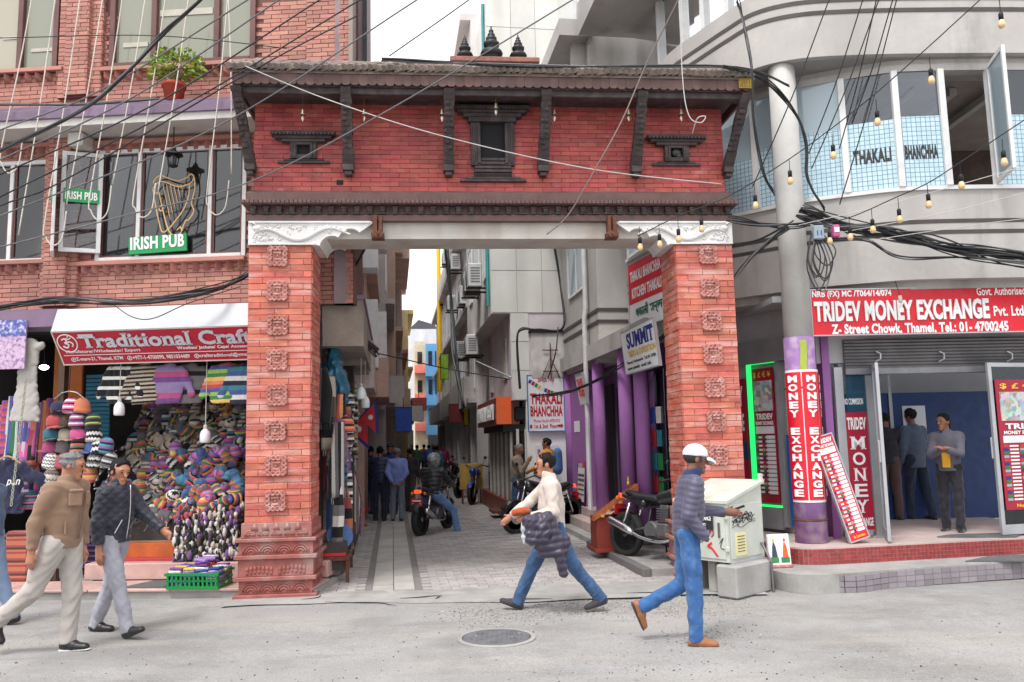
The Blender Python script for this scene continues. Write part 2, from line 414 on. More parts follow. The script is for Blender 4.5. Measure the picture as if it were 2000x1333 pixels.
# left pavement and steps (pinkish stone)
L_ = Frame(-2.62, 10.28, -4.0)           # left shop front
m_pink = mat('pink_stone', lin((196, 160, 152)), .55, var=.16, vscale=5, bump=.15, stain=lin((120, 115, 112)), samt=.5, sscale=1.6, per=.06)
sw = tag(MB().box(-7, .36, -.62, 1.0, -.05, .07).build('left_pavement', m_conc, None, loc=L_.o, rot=(0, 0, L_.yaw)), kind='structure')
x = -7
random.seed(2)
while x < .3:
    w = random.uniform(.7, 1.1); w = min(w, .34 - x)
    MB().box(x + .004, x + w - .004, -.65, -.02, .07, .1, .006).build('slab', m_pink, sw); x += w
for (z0, z1, y) in ((.1, .3, .0),):
    MB().box(-2.8, .3, y + .02, 1.0, z0, z1, .01).build('step', m_pink, sw)
# right kerbed ledge along the alley and platform of the money shop
k1 = [A.W(1.98, .35), A.W(1.98, 3.3), A.W(2.02, 7.6), A.W(3.6, 7.6), A.W(3.6, .35)]
MBk = MB().prism([(p.x, p.y) for p in k1], -.05, .1, 'z'); tag(MBk.build('right_ledge', m_conc), kind='structure')
kb = MB(); kb.box(1.86, 1.975, .33, 3.3, -.04, .115, .012); tag(kb.build('kerb', mat('kerb_dark', (.16, .15, .15), .85, bump=.3), None, loc=A.o, rot=(0, 0, A.yaw)), kind='structure')
# ================================================================== GATE
G = Frame(-3.116, 9.573, 4.918)
gate = thing('gateway', 'red brick street gateway with dark carved timber eaves spanning the alley', 'gateway', G.o, G.yaw)
def red(name, c, **k): return mat(name, c, .62, bump=.45, bscale=55, **k)
m_pb = red('painted_brick', (.54, .14, .095), var=.2, vscale=6, per=.18, hue=.008, stain=(.66, .38, .33), samt=.85, sscale=7, streak='h')
m_pj = red('painted_joint', (.44, .13, .11), var=.2)
m_wb = red('wall_brick', (.40, .072, .062), var=.2, vscale=5, per=.2, hue=.008, stain=(.20, .035, .038), samt=.6, sscale=1.6)
m_wj = red('wall_joint', (.20, .025, .028), var=.2)
overlay(m_pb, (.24, .05, .04), 2.2, .54, .74, .55); overlay(m_pb, (.70, .50, .45), 16, .6, .75, .6, sq=(.3, .3, 1.6)); overlay(m_wb, (.56, .28, .25), 7, .58, .76, .6, sq=(.5, .5, 1)); overlay(m_wb, (.13, .03, .03), 1.1, .55, .75, .5, sq=(1, 1, .4))
m_wood = mat('old_timber', (.05, .034, .034), .6, var=.35, vscale=9, bump=.6, bscale=80, per=.12, stain=(.13, .10, .095), samt=.5, sscale=8)
m_wood2 = mat('purple_timber', (.13, .07, .062), .6, var=.22, vscale=6, bump=.3, bscale=60, per=.14, stain=(.07, .05, .05), samt=.5, sscale=5)
m_tile = mat('mossy_tile', (.24, .19, .165), .9, var=.3, vscale=12, bump=.7, bscale=60, per=.25, stain=(.10, .09, .07), samt=.6, sscale=6)
m_white = mat('whitewash', (.72, .71, .70), .7, var=.08, vscale=5, bump=.2, bscale=50, stain=(.45, .42, .39), samt=.4, sscale=3, streak=True)
m_plaq = red('plaque_clay', (.44, .17, .14), var=.2, vscale=14, per=.08, stain=(.62, .45, .42), samt=.6, sscale=14)
m_rust = mat('rusty_iron', (.14, .05, .03), .85, var=.4, vscale=20, bump=.5)
random.seed(21)
brick_n = [0]; LIMIT = 300
def brick_face(parent, face, jm, bm, rows, W, H, prot=.012, lim=300, stuffname='more_bricks', holes=(), jit=.003, gap=.010, counter=brick_n):
    """face: list of rows (x0,x1) or a function z->(x0,x1); frame local: front at y=0. Each brick a box proud of the joint"""
    stf = MB(); cache = {}
    for r, (z0, xa, xb) in enumerate(rows):
        x = xa - (W * .5 if r % 2 else 0) - random.uniform(0, .03)
        while x < xb:
            a, b = max(x, xa), min(x + W, xb); x += W
            if b - a < .03: continue
            cxm, czm = (a + b) / 2, z0 + H / 2
            if any(h[0] < cxm < h[1] and h[2] < czm < h[3] for h in holes): continue
            d = prot + random.uniform(-jit, jit); w = b - a - gap
            if counter[0] < lim:
                counter[0] += 1; key = round(w, 2)
                if key not in cache: cache[key] = MB().box(-.5, .5, -.5, .5, -.5, .5).mesh('brick', bm)
                inst('brick', cache[key], parent, face(cxm, czm, -d / 2 + .02), (random.uniform(-.006, .006), random.uniform(-.012, .012), face.rz + random.uniform(-.008, .008)), (w, d + .04, H - gap))
            else:
                stf.cur = random.random(); k = len(stf.v)
                stf.box(-w / 2, w / 2, -d, .03, -(H - gap) / 2, (H - gap) / 2, back=False)
                stf.xf(Matrix.Translation(face(cxm, czm, 0)) @ Matrix.Rotation(face.rz, 4, 'Z') @ Matrix.Rotation(random.uniform(-.012, .012), 4, 'Y'), k)
    if stf.v: tag(stf.build(stuffname, bm, parent), kind='stuff')
class Face:
    def __init__(s, o, rz=0.0): s.o = Vector(o); s.rz = rz
    def __call__(s, x, z, y): 
        c, n = math.cos(s.rz), math.sin(s.rz); return (s.o.x + x * c - y * n, s.o.y + x * n + y * c, s.o.z + z)
PD = .66                                                     # pillar depth
ZP0, ZP1 = .84, 4.10
plq = MB()
plq.box(-.085, .085, -.012, 0, -.085, .085)
for k in range(4):
    for i in range(4):
        t = (-.078 + .052 * i); p = [(t, .09), (.09, t), (t, -.09), (-.09, t)][k]
        plq.lathe([(.034, 0), (.034, -.026), (.026, -.034), (.014, -.03), (.010, -.022)], 10, (p[0], 0, p[1]), 'y')
plq.box(-.05, .05, -.022, 0, -.06, -.025); plq.sphere((0, -.018, -.042), .035, 8, 5, (1.3, .5, .5)); plq.sphere((0, -.02, .0), .018, 8, 5, (.8, .6, 1)); plq.box(-.045, .045, -.03, 0, .028, .05)
plq.sphere((-.03, -.014, .012), .012, 6, 4); plq.sphere((.03, -.014, .012), .012, 6, 4)
plq_m = plq.mesh('plaque', m_plaq, False)
def pillar(x0, x1, side):
    core = MB().box(x0, x1, .003, PD, ZP0 - .02, ZP1); p = core.build('pillar', m_pj, gate)
    H = .0755; rows = [(ZP0 + i * H, x0, x1) for i in range(int((ZP1 - ZP0) / H))]
    brick_face(p, Face((0, .003, 0)), m_pj, m_pb, rows, .33, H, lim=130 if side < 0 else 240, jit=.006, gap=.007)
    rows2 = [(ZP0 + i * H, 0, PD) for i in range(int((ZP1 - ZP0) / H))]
    if side < 0: brick_face(p, Face((x1 - .003, 0, 0), math.pi / 2), m_pj, m_pb, rows2, .27, H, lim=0, jit=.006, gap=.007, stuffname='side_bricks')
    else: brick_face(p, Face((x0 + .003, PD, 0), -math.pi / 2), m_pj, m_pb, rows2, .27, H, lim=0, jit=.006, gap=.007, stuffname='side_bricks')
    xc = .345 if side < 0 else 5.60
    for i, z in enumerate((3.96, 3.54, 3.125, 2.717, 2.303, 1.89, 1.486, 1.085)): inst('plaque', plq_m, p, (xc + random.uniform(-.008, .008), -.014, z), (0, random.uniform(-.03, .03), random.uniform(-.02, .02)), (random.uniform(.94, 1.04), random.uniform(.8, 1.2), random.uniform(.95, 1.04)))
    # stepped carved plinth
    m_pl = red('plinth_stone', (.34, .105, .09), var=.25, vscale=8, stain=(.40, .30, .27), samt=.75, sscale=3)
    pl = MB()
    tiers = ((.0, .05, .10), (.05, .20, .045), (.20, .245, .09), (.245, .44, .055), (.44, .485, .095), (.485, .63, .05), (.63, .67, .085), (.67, .84, .03))
    for z0, z1, e in tiers: pl.box(x0 - e, x1 + e, -e, PD + e, z0, z1, .006)
    po = pl.build('plinth', m_pl, gate)
    cv = MB()
    def arcs(z, R0, n, e, faces):
        for fc in faces:
            Lw = (x1 - x0) if fc == 'f' else PD
            for i in range(n if fc == 'f' else max(2, n - 1)):
                nn = n if fc == 'f' else max(2, n - 1); t = (i + .5) / nn * Lw
                for rr in (1, .68, .36):
                    pts = []
                    for k in range(9):
                        an = math.pi * k / 8; a = t + rr * R0 * math.cos(an); h = z + rr * R0 * math.sin(an)
                        pts.append((x0 + a, -e - .004, h) if fc == 'f' else ((x1 + e + .004, a, h) if side < 0 else (x0 - e - .004, a, h)))
                    cv.tube(pts, .011, 5)
    arcs(.075, .095, 4, .045, 'fs'); arcs(.505, .092, 4, .05, 'fs'); arcs(.70, .055, 5, .03, 'fs')
    for fc in 'fs':
        for i in range(2 if fc == 'f' else 1):
            Lw = (x1 - x0) if fc == 'f' else PD; c = (i + .5) * Lw / (2 if fc == 'f' else 1)
            for k in range(-3, 4):
                for (dz, rr) in ((.09, .05), (.05, .04)):
                    a = c + k * .045; h = .245 + dz - abs(k) * .006 + .01
                    cv.sphere((x0 + a, -.058, h) if fc == 'f' else ((x1 + .058 if side < 0 else x0 - .058), a, h), rr * .6, 7, 4, (.7, .35, 1.1) if fc == 'f' else (.35, .7, 1.1))
    for i in range(5):
        a = (i + 1) / 6 * (x1 - x0); cv.prism([(x0 + a - .04, .76), (x0 + a + .04, .76), (x0 + a, .85)], -.046, -.03)
    tag(cv.build('lotus_carving', m_pl, po, smooth=True), kind='stuff')
    return p
pillar(0.0, .735, -1); pillar(5.20, 5.925, 1)
# white corbels with dragon relief
def corbel(side):
    cb = MB(); X = (lambda u: u) if side < 0 else (lambda u: 5.925 - u)
    e = .012
    prof = [(-.005, 4.385), (-.005, 4.098), (.80, 4.098)]
    for (cx, cz, r, a0, a1) in ((.98, 4.06, .15, 170, 60), (1.20, 4.16, .14, 150, 40)):
        for k in range(8):
            a = R(a0 + (a1 - a0) * k / 7); prof.append((cx + r * math.cos(a), cz + r * math.sin(a)))
    prof += [(1.42, 4.33), (1.46, 4.36), (1.46, 4.385)]
    cb.prism([(X(a), b) for a, b in prof], -.03, PD + .02)
    o = cb.build('corbel', m_white, gate)
    rl = MB(); random.seed(4)
    body = []
    for k in range(40):
        t = k / 39; body.append((X(.08 + 1.12 * t), -.035, 4.225 + .065 * math.sin(t * 9.5 + .5) + .07 * max(0, t - .55)))
    rl.tube(body, [.012 + .020 * math.sin(math.pi * min(1, t / 39 * .92 + .08)) for t in range(40)], 7)
    for k in range(1, 39, 2):
        b = body[k]; rl.sphere((b[0], b[1] - .015, b[2] + .02), .014, 6, 4)
    for k in range(46):                                      # clouds, claws and mane
        t = random.random(); x = .05 + .95 * t ** 1.3; z = 4.14 + .21 * random.random()
        if x > .75: z = 4.25 + .09 * random.random()
        a0 = random.uniform(0, 6); r = random.uniform(.015, .035)
        rl.tube([(X(x + r * (1 - i / 9) * math.cos(a0 + i * .7)), -.033, z + r * (1 - i / 9) * math.sin(a0 + i * .7)) for i in range(8)], .0085, 5)
    rl.sphere((X(.1), -.04, 4.3), .045, 9, 6, (1.2, .6, .8)); rl.tube([(X(.1), -.05, 4.33), (X(.04), -.05, 4.37), (X(.03), -.05, 4.35)], .01, 5)
    rl.build('dragon_relief', m_white, o, smooth=True)
    bd = MB(); bd.box(X(.0), X(1.44), -.05, -.028, 4.365, 4.386); bd.box(X(.0), X(.78), -.05, -.028, 4.096, 4.118); bd.build('border', m_white, o)
    cl = MB(); cl.box(X(1.47), X(1.52), -.07, .1, 4.2, 4.45); cl.box(X(1.54), X(1.58), -.07, .1, 4.22, 4.45); cl.box(X(1.45), X(1.6), -.06, .12, 4.18, 4.24)
    for k in range(5): cl.sphere((X(1.5 + .02 * k), -.05, 4.2 + .02 * (k % 3)), .028, 7, 5)
    cl.build('iron_clamp', m_rust, gate)
corbel(-1); corbel(1)
MB().box(.02, 5.905, .06, PD - .06, 4.19, 4.393).build('lintel', mat('aged_lintel', (.50, .47, .43), .8, var=.12, vscale=4, stain=(.3, .22, .17), samt=.6, sscale=2.5, streak=True), gate)
# cornice
c = MB(); c.box(-.03, 5.955, -.02, PD + .02, 4.393, 4.476, .006); c.box(.0, 5.925, .02, PD, 4.476, 4.585); c.box(-.08, 6.005, -.10, PD + .1, 4.585, 4.63, .008); c.box(-.03, 5.955, -.05, PD + .05, 4.63, 4.745, .008); c.box(.0, 5.925, -.015, PD, 4.745, 4.77)
co = c.build('cornice', m_wood2, gate)
dn = MB(); dn.box(-.034, .034, -.05, .03, .035, .085, .006); dn.sphere((0, -.045, .03), .034, 8, 6, (1, .8, .9)); dn.box(-.03, .03, -.05, .0, -.015, .015, .004); dn.sphere((0, -.066, .035), .012, 6, 4)
dnm = dn.mesh('carved_head', m_wood, False)
for i in range(39): inst('carved_head', dnm, co, (.05 + i * .1535, .0, 4.49), (0, 0, random.uniform(-.05, .05)))
sb = MB()
for i in range(118): sb.cur = random.random(); sb.box(-.08 + i * .0515 + .004, -.08 + i * .0515 + .047, -.118, -.09, 4.59, 4.634 + random.uniform(-.004, .004), .004)
tag(sb.build('tile_edge', m_wood2, co), kind='stuff')
lo = MB()
for i in range(60): lo.box(.02 + i * .0995, .02 + i * .0995 + .05, -.035, .0, 4.476, 4.49)
tag(lo.build('lower_teeth', m_wood, co), kind='stuff')
# upper brick wall
WX0, WX1, WZ0, WZ1 = .05, 5.875, 4.77, 5.95
wl = MB().box(WX0, WX1, .003, PD, WZ0, WZ1).build('wall', m_wj, gate)
H = .058; rows = [(WZ0 + i * H, WX0, WX1) for i in range(int((WZ1 - WZ0) / H))]
brick_face(wl, Face((0, .003, 0)), m_wj, m_wb, rows, .235, H, lim=300, jit=.004, gap=.006, prot=.009)
for sgn, xx in ((-1, WX0), (1, WX1)):
    brick_face(wl, Face((xx - sgn * .003, PD if sgn < 0 else 0, 0), -math.pi / 2 if sgn < 0 else math.pi / 2), m_wj, m_wb, [(WZ0 + i * H, 0, PD) for i in range(21)], .235, H, lim=0, gap=.006, prot=.009, stuffname='end_bricks')
MB().box(1.03, 1.11, -.016, .0, 4.85, 4.905).build('putlog_hole', m_dark, wl)
# carved struts
def strut(xb, xt, yt=-.46, w=.13, z0=5.06, z1=5.86, yb=-.02):
    s = MB(); n = 14
    for i in range(n):
        t0, t1 = i / n, (i + .96) / n; k = random.uniform(.85, 1.05)
        a = lambda t: (xb + (xt - xb) * t, yb + (yt - yb) * t, z0 + (z1 - z0) * t)
        p, q = a(t0), a(t1); hw = w / 2 * (1.06 if i < 3 else k)
        s.add([(p[0] - hw, p[1] - .085, p[2]), (p[0] + hw, p[1] - .085, p[2]), (p[0] + hw, p[1], p[2]), (p[0] - hw, p[1], p[2]),
               (q[0] - hw, q[1] - .085, q[2]), (q[0] + hw, q[1] - .085, q[2]), (q[0] + hw, q[1], q[2]), (q[0] - hw, q[1], q[2])],
              [(0, 1, 5, 4), (1, 2, 6, 5), (2, 3, 7, 6), (3, 0, 4, 7), (4, 5, 6, 7), (3, 2, 1, 0)])
        if 2 < i < 12:
            for k in range(3): s.sphere((p[0] + random.uniform(-.04, .04), p[1] - .09, p[2] + .03), random.uniform(.018, .035), 7, 4)
    s.box(xb - w * .52, xb + w * .52, yb - .12, yb + .01, z0 - .07, z0 + .012, .008); s.box(xb - w * .35, xb + w * .35, yb - .1, yb + .01, z0 - .12, z0 - .07, .008)
    return s.build('strut', m_wood, gate)
for px in (682, 876, 1061, 1241):
    xb = G.hit(px - 2 if px > 900 else px, 325)[0]; strut(xb, xb + .015)
strut(.02, -.06, w=.12); strut(5.90, 6.02, w=.12)
# windows
def carved_window(name, xc, z, S, big):
    w = thing_part = MB()
    if big:
        w.box(-.46, .46, -.16, 0, .90, .94, .006); w.box(-.43, .43, -.13, 0, .86, .90, .006); w.box(-.36, .36, -.11, 0, .81, .86, .006); w.box(-.30, .30, -.10, 0, .75, .81, .006)
        for sx in (-1, 1):
            w.box(sx * .15, sx * .27, -.07, 0, .20, .75, .006); w.box(sx * .15, sx * .19, -.09, 0, .22, .72, .004); w.box(sx * .22, sx * .245, -.085, 0, .22, .74, .004)
        for k in range(5): w.box(-.235 + .004 * k, .235 - .004 * k, -.06 - .008 * (k % 2), 0, .06 + k * .05, .10 + k * .05, .006)
        for k in range(16): w.sphere((-.21 + k * .028, -.07, .085), .014, 6, 4)
        w.box(-.41, .41, -.05, 0, .0, .03, .004); w.box(-.34, .34, -.055, 0, .03, .06, .004)
        for k in range(20): w.box(-.44 + k * .0455, -.41 + k * .0455, -.175, -.15, .885, .92)
    else:
        w.box(-.385, .385, -.14, 0, .335, .375, .006); w.box(-.34, .34, -.11, 0, .29, .335, .006); w.box(-.26, .26, -.09, 0, .255, .29, .004)
        for sx in (-1, 1): w.box(sx * .075, sx * .155, -.075, 0, .05, .255, .006); w.box(sx * .085, sx * .11, -.09, 0, .06, .24, .004)
        w.box(-.155, .155, -.075, 0, .05, .10, .004); w.box(-.155, .155, -.075, 0, .22, .258, .004); w.box(-.31, .31, -.045, 0, .0, .03, .004); w.box(-.24, .24, -.05, 0, .03, .052, .004)
        for k in range(17): w.box(-.37 + k * .0445, -.34 + k * .0445, -.155, -.13, .32, .35)
    o = w.build('carved_window', m_wood, gate, loc=(xc, 0, z))
    if big: MB().box(-.15, .15, -.022, -.012, .31, .75).build('opening', m_dark, o)
    else: MB().box(-.075, .075, -.022, -.012, .10, .22).build('opening', m_dark, o)
    return o
carved_window('c', G.hit(963, 350)[0], G.hit(963, 357)[1], 1, True)
carved_window('l', G.hit(594, 322)[0], G.hit(594, 321)[1], 1, False)
rw = carved_window('r', G.hit(1320, 322)[0], G.hit(1320, 326)[1], 1, False)
pb = MB(); pb.sphere((0, -.05, .16), .07, 10, 7, (1, .5, .8)); pb.sphere((.03, -.06, .12), .04, 8, 5, (1, .6, 1.2)); pb.build('black_plastic_wad', mat('black_plastic', (.02, .02, .022), .3, var=.2, bump=.5, bscale=20), rw, smooth=True)
# small votive bells hung from the eave beam
m_bell = mat('bell_brass', (.22, .19, .13), .45, metal=.8, var=.3)
# eaves
YE = -.50
e = MB(); e.box(-.05, 6.02, -.44, -.30, 5.815, 5.905, .008); e.box(-.03, 5.96, -.30, PD + .3, 5.87, 5.93)
e.box(-.1, 6.1, YE + .03, YE + .07, 5.89, 6.06)
eo = e.build('eave_beam', m_wood, gate)
fm = MB().prism([(-.052, .15), (-.052, .03)] + [(.052 * math.cos(R(a)), .03 - .03 * math.sin(R(-a))) for a in range(180, 361, 30)][1:-1] + [(.052, .03), (.052, .15)], -.014, .014).mesh('fascia_board', m_wood2)
n = 60
for i in range(n): inst('fascia_board', fm, eo, (-.09 + (i + .5) * 6.17 / n, YE + .01 + random.uniform(-.004, .004), 5.897 + random.uniform(-.004, .004)), (0, random.uniform(-.015, .015), 0), (.98, 1, 1))
for s_ in (-.11, 6.09): MB().box(s_, s_ + .03, YE + .03, PD + .4, 5.9, 6.06).build('end_board', m_wood2, eo)
gl = MB(); gl.box(5.93, 6.1, YE - .03, YE - .012, 5.92, 6.05)
for k in range(5): gl.tube([(5.95 + .03 * k, YE - .035, 5.94 + .09 * (j / 4)) for j in range(5)], .008, 5)
gl.build('gilt_end_plate', mat('old_gilt', (.42, .27, .06), .5, metal=.5, var=.3, vscale=20), eo)
rf = MB(); yr, zr = PD / 2, 6.50
rf.prism([(YE - .02, 6.065), (yr, zr), (PD + .50, 6.065), (PD + .5, 6.03), (yr, zr - .05), (YE - .02, 6.03)], -.14, 6.14, 'x')
ro = rf.build('roof', m_tile, gate)
tp = [(-.05, 0), (.05, 0), (.036, .055), (0, .075), (-.036, .055)]
tl = MB().prism(tp, 0, .2).mesh('roof_tile', m_tile, False)
slope = math.atan2(zr - 6.065, yr - YE)
for r_ in range(3):
    for i in range(81):
        t = r_ * .15; yy = YE - .06 + t * math.cos(slope); zz = 6.05 + t * math.sin(slope)
        inst('roof_tile', tl, ro, (-.13 + i * .0775 + .03 * (r_ % 2), yy, zz + random.uniform(-.008, .012)), (slope + random.uniform(-.08, .08), random.uniform(-.25, .1), -.5 + random.uniform(-.12, .12)))
more = MB()
for r_ in range(3, 7):
    for i in range(81):
        t = r_ * .15; k = len(more.v); more.cur = random.random(); more.prism(tp, 0, .2)
        more.xf(Matrix.Translation((-.13 + i * .0775, YE - .05 + t * math.cos(slope), 6.05 + t * math.sin(slope))) @ Matrix.Rotation(slope, 4, 'X') @ Matrix.Rotation(-.3, 4, 'Z'), k)
tag(more.build('upper_tiles', m_tile, ro), kind='stuff')
# raised ridge with three finials
rx0, rx1 = G.hit(886, 120, .33)[0], G.hit(1042, 120, .33)[0]; rzt = G.hit(960, 110, .08)[1]
rg = MB(); rg.box(rx0, rx1, .14, .52, 6.2, rzt - .07); rg.box(rx0 - .05, rx1 + .05, .08, .58, rzt - .07, rzt, .01)
rgo = rg.build('ridge_cap', mat('ridge_brick', (.30, .13, .10), .85, var=.3, vscale=10, bump=.5), gate)
m_fin = mat('black_bronze', (.022, .02, .024), .45, var=.3, metal=.3)
for px, h in ((908, 38), (960, 56), (1012, 40)):
    x = G.hit(px, 100, .22)[0]; S = (G.hit(px, 108 - h, .22)[1] - rzt)
    pr = [(.0, 0), (.32, 0), (.36, .03), (.30, .06), (.44, .12), (.50, .2), (.44, .28), (.26, .33), (.22, .36), (.34, .42), (.36, .50), (.30, .54), (.2, .56), (.24, .60), (.24, .66), (.15, .69), (.17, .73), (.16, .77), (.09, .8), (.11, .84), (.1, .88), (.04, .92), (.03, 1.0), (0, 1.0)]
    MB().lathe([(r * S * .62, z * S) for r, z in pr], 20).build('finial', m_fin, gate, True, (x, .22, rzt))
# bells are separate things hanging from the eave
bell = MB(); bell.lathe([(0, .075), (.012, .075), (.018, .06), (.022, .03), (.034, .004), (.034, 0), (.028, 0), (0, .02)], 12); bellm = bell.mesh('bell', m_bell, True)
leaf = MB(); leaf.add([(0, 0, 0), (.018, .004, -.035), (0, -.002, -.085), (-.018, .004, -.035)], [(0, 1, 2), (0, 2, 3)]); leafm = leaf.mesh('clapper_leaf', mat('pale_brass', (.5, .45, .36), .4, metal=.6))
cord = MB().tube([(0, 0, .075), (0, 0, .3)], .003, 4).mesh('hanging_wire', m_rust)
BL = ((590, 'leftmost bell, above the small left window'), (710, 'bell just right of the first strut'), (863, 'bell just left of the second strut'), (969, 'bell over the big central window'), (1083, 'bell just right of the third strut'), (1229, 'bell just left of the fourth strut'), (1332, 'bell above the small right window'))
for px, lb in BL:
    x = G.hit(px, 205, -.42)[0]; z = G.hit(px, 222 if px != 969 else 210, -.42)[1]
    t = thing('votive_bell', 'small brass ' + lb + ' under the gate eaves', 'bell', G.W(x, -.37, z), G.yaw + random.uniform(-.5, .5), 'bells under the gate eaves')
    inst('bell_body', bellm, t); inst('clapper_leaf', leafm, t); inst('hanging_wire', cord, t, sc=(1, 1, max(.3, (5.83 - z) / .3)))
# ================================================================== LEFT BRICK BUILDING
LF = .30                                              # facade plane in frame L_
def lh(px, py, off=LF): return L_.hit(px, py, off)
lb = thing('brick_building', 'brick building with white framed pub windows and lilac ledge left of the gate', 'building', L_.o, L_.yaw)
m_lb = mat('facing_brick', (.47, .215, .17), .8, var=.16, vscale=4, bump=.35, bscale=70, per=.2, hue=.01, stain=(.24, .11, .10), samt=.5, sscale=2)
m_lj = mat('brick_joint', (.16, .075, .065), .9, var=.2)
m_lilac = mat('lilac_paint', lin((126, 104, 128)), .6, var=.15, vscale=4, stain=lin((90, 75, 90)), samt=.5)
m_soff = mat('cream_soffit', (.56, .53, .50), .8, var=.1)
m_wfr = mat('white_frame', (.70, .70, .70), .5, var=.06, stain=(.45, .44, .42), samt=.4, sscale=6)
m_bfr = mat('brown_frame', (.13, .05, .045), .5, var=.2)
m_pane = glassmat('dark_pane', (.9, .9, .9), .04, .45, (.03, .028, .03))
m_olive = glassmat('olive_reflection_pane', (.9, .92, .9), .05, .92, (.27, .27, .21))  # olive reflections of curtains and buildings put into the pane tint
m_beige = glassmat('blind_pane', (.9, .9, .88), .08, .92, (.42, .38, .30))
X0 = -4.75; X1 = lh(690, 60)[0]; XC = X1
zTop, zBot = 8.6, lh(300, 606)[1]
side = MB(); side.box(0, 3.4, .0, .25, zBot, zTop)   # alley side, plastered
aly = A.yaw - L_.yaw
so_ = side.build('side_wall', mat('mauve_plaster', lin((150, 135, 140)), .85, var=.15, vscale=2, stain=lin((105, 95, 98)), samt=.5), lb, loc=(X1, LF + .02, 0), rot=(0, 0, aly + math.pi / 2))
holes = []
def rect(a, b, c, d, off=LF):
    x0, z1 = lh(a, (b + d) / 2 if False else b, off); x1, z0 = lh(c, d, off); return x0, x1, z0, z1
wB = rect(195, 296, 480, 502); wA = rect(-40, 320, 112, 512); wC = rect(-45, -60, 114, 143); wD = rect(222, -60, 500, 122)
holes = [wB, wA, wC, wD]
def cut_wall(mb, x0, x1, z0, z1, y0, y1, hs):
    xs = sorted({x0, x1, *[min(max(q, x0), x1) for h in hs for q in h[:2]]}); zs = sorted({z0, z1, *[min(max(q, z0), z1) for h in hs for q in h[2:]]})
    for i in range(len(xs) - 1):
        for j in range(len(zs) - 1):
            a, c = (xs[i] + xs[i + 1]) / 2, (zs[j] + zs[j + 1]) / 2
            if not any(h[0] < a < h[1] and h[2] < c < h[3] for h in hs): mb.box(xs[i], xs[i + 1], y0, y1, zs[j], zs[j + 1])
    return mb
wl_ = cut_wall(MB(), X0, X1, zBot, zTop, LF + .012, LF + .5, holes).build('front_wall', m_lj, lb)
H = .0605
rows = [(zBot + i * H, X0, X1) for i in range(int((zTop - .8 - zBot) / H))]
random.seed(31); cnt = [0]
# largest visible courses first: the band over the shop, then the rest
brick_face(wl_, Face((0, LF + .012, 0)), m_lj, m_lb, rows, .245, H, prot=.012, lim=300, holes=holes, gap=.009, jit=.004, counter=cnt)
def pilaster(px0, px1, py0, py1, d):
    x0, z1 = lh(px0, py0); x1, z0 = lh(px1, py1)
    p = MB().box(x0 + .005, x1 - .005, LF - d + .01, LF + .02, z0, z1).build('pilaster', m_lj, lb)
    n = int((z1 - z0) / H)
    brick_face(p, Face((0, LF - d + .01, 0)), m_lj, m_lb, [(z0 + i * H, x0, x1) for i in range(n)], .215, H, lim=0, gap=.009, stuffname='pilaster_bricks')
    for (fx, rz) in ((x1 - .005, math.pi / 2),): brick_face(p, Face((fx, LF - d, 0), rz), m_lj, m_lb, [(z0 + i * H, 0, d) for i in range(n)], .2, H, lim=0, gap=.009, stuffname='pilaster_bricks')
pilaster(128, 200, -60, 192, .07); pilaster(146, 178, -60, 192, .14)
pilaster(98, 152, 255, 600, .07); pilaster(108, 135, 258, 600, .13)
pilaster(600, 690, -60, 150, .02)
MB().box(lh(683, 60)[0], lh(691, 60)[0], LF - .06, LF + .1, lh(690, 165)[1], zTop).build('corner_post', mat('grey_post', (.3, .25, .22), .8), lb)
# tooth courses
tooth = MB().add([(-.045, 0, -.055), (.045, 0, -.055), (.045, 0, .055), (-.045, 0, .055), (0, -.09, .055), (0, -.09, -.03)], [(0, 5, 4, 3), (5, 1, 2, 4), (3, 4, 2), (0, 1, 5)]).mesh('tooth_brick', m_lb)
def teeth(px0, px1, py, pyr):
    x0, z = lh(px0, py); x1, z2 = lh(px1, pyr); z = (z + z2) / 2
    c = MB().box(x0, x1, LF - .10, LF + .02, z + .055, z + .11, .004); co = c.build('tooth_course', m_lb, lb)
    n = int((x1 - x0) / .148)
    for i in range(n): inst('tooth_brick', tooth, co, (x0 + (i + .5) * (x1 - x0) / n, LF - .003, z), (0, 0, random.uniform(-.05, .05)))
teeth(-35, 96, 527, 527); teeth(155, 482, 528, 520); teeth(-35, 128, 157, 151); teeth(200, 495, 148, 140); teeth(10, 112, 302, 298); teeth(182, 482, 292, 286)
# ledge
zl = lh(300, 219, -.15)[1]
ld = MB(); ld.box(X0, X1 - .78, -.25, LF + .05, zl - .06, zl + .07, .006); ld.box(X0, X1 - .78, -.21, LF + .05, zl + .07, zl + .13, .006); lo_ = ld.build('ledge', m_lilac, lb)
MB().box(X0, X1 - .8, -.22, LF + .05, zl - .16, zl - .06).build('soffit', m_soff, lo_)
MB().box(*[lh(135, 250, 0)[0], lh(165, 250, 0)[0]], -.05, LF, zl - .36, zl - .16, .03).build('floodlight_box', m_soff, lo_)
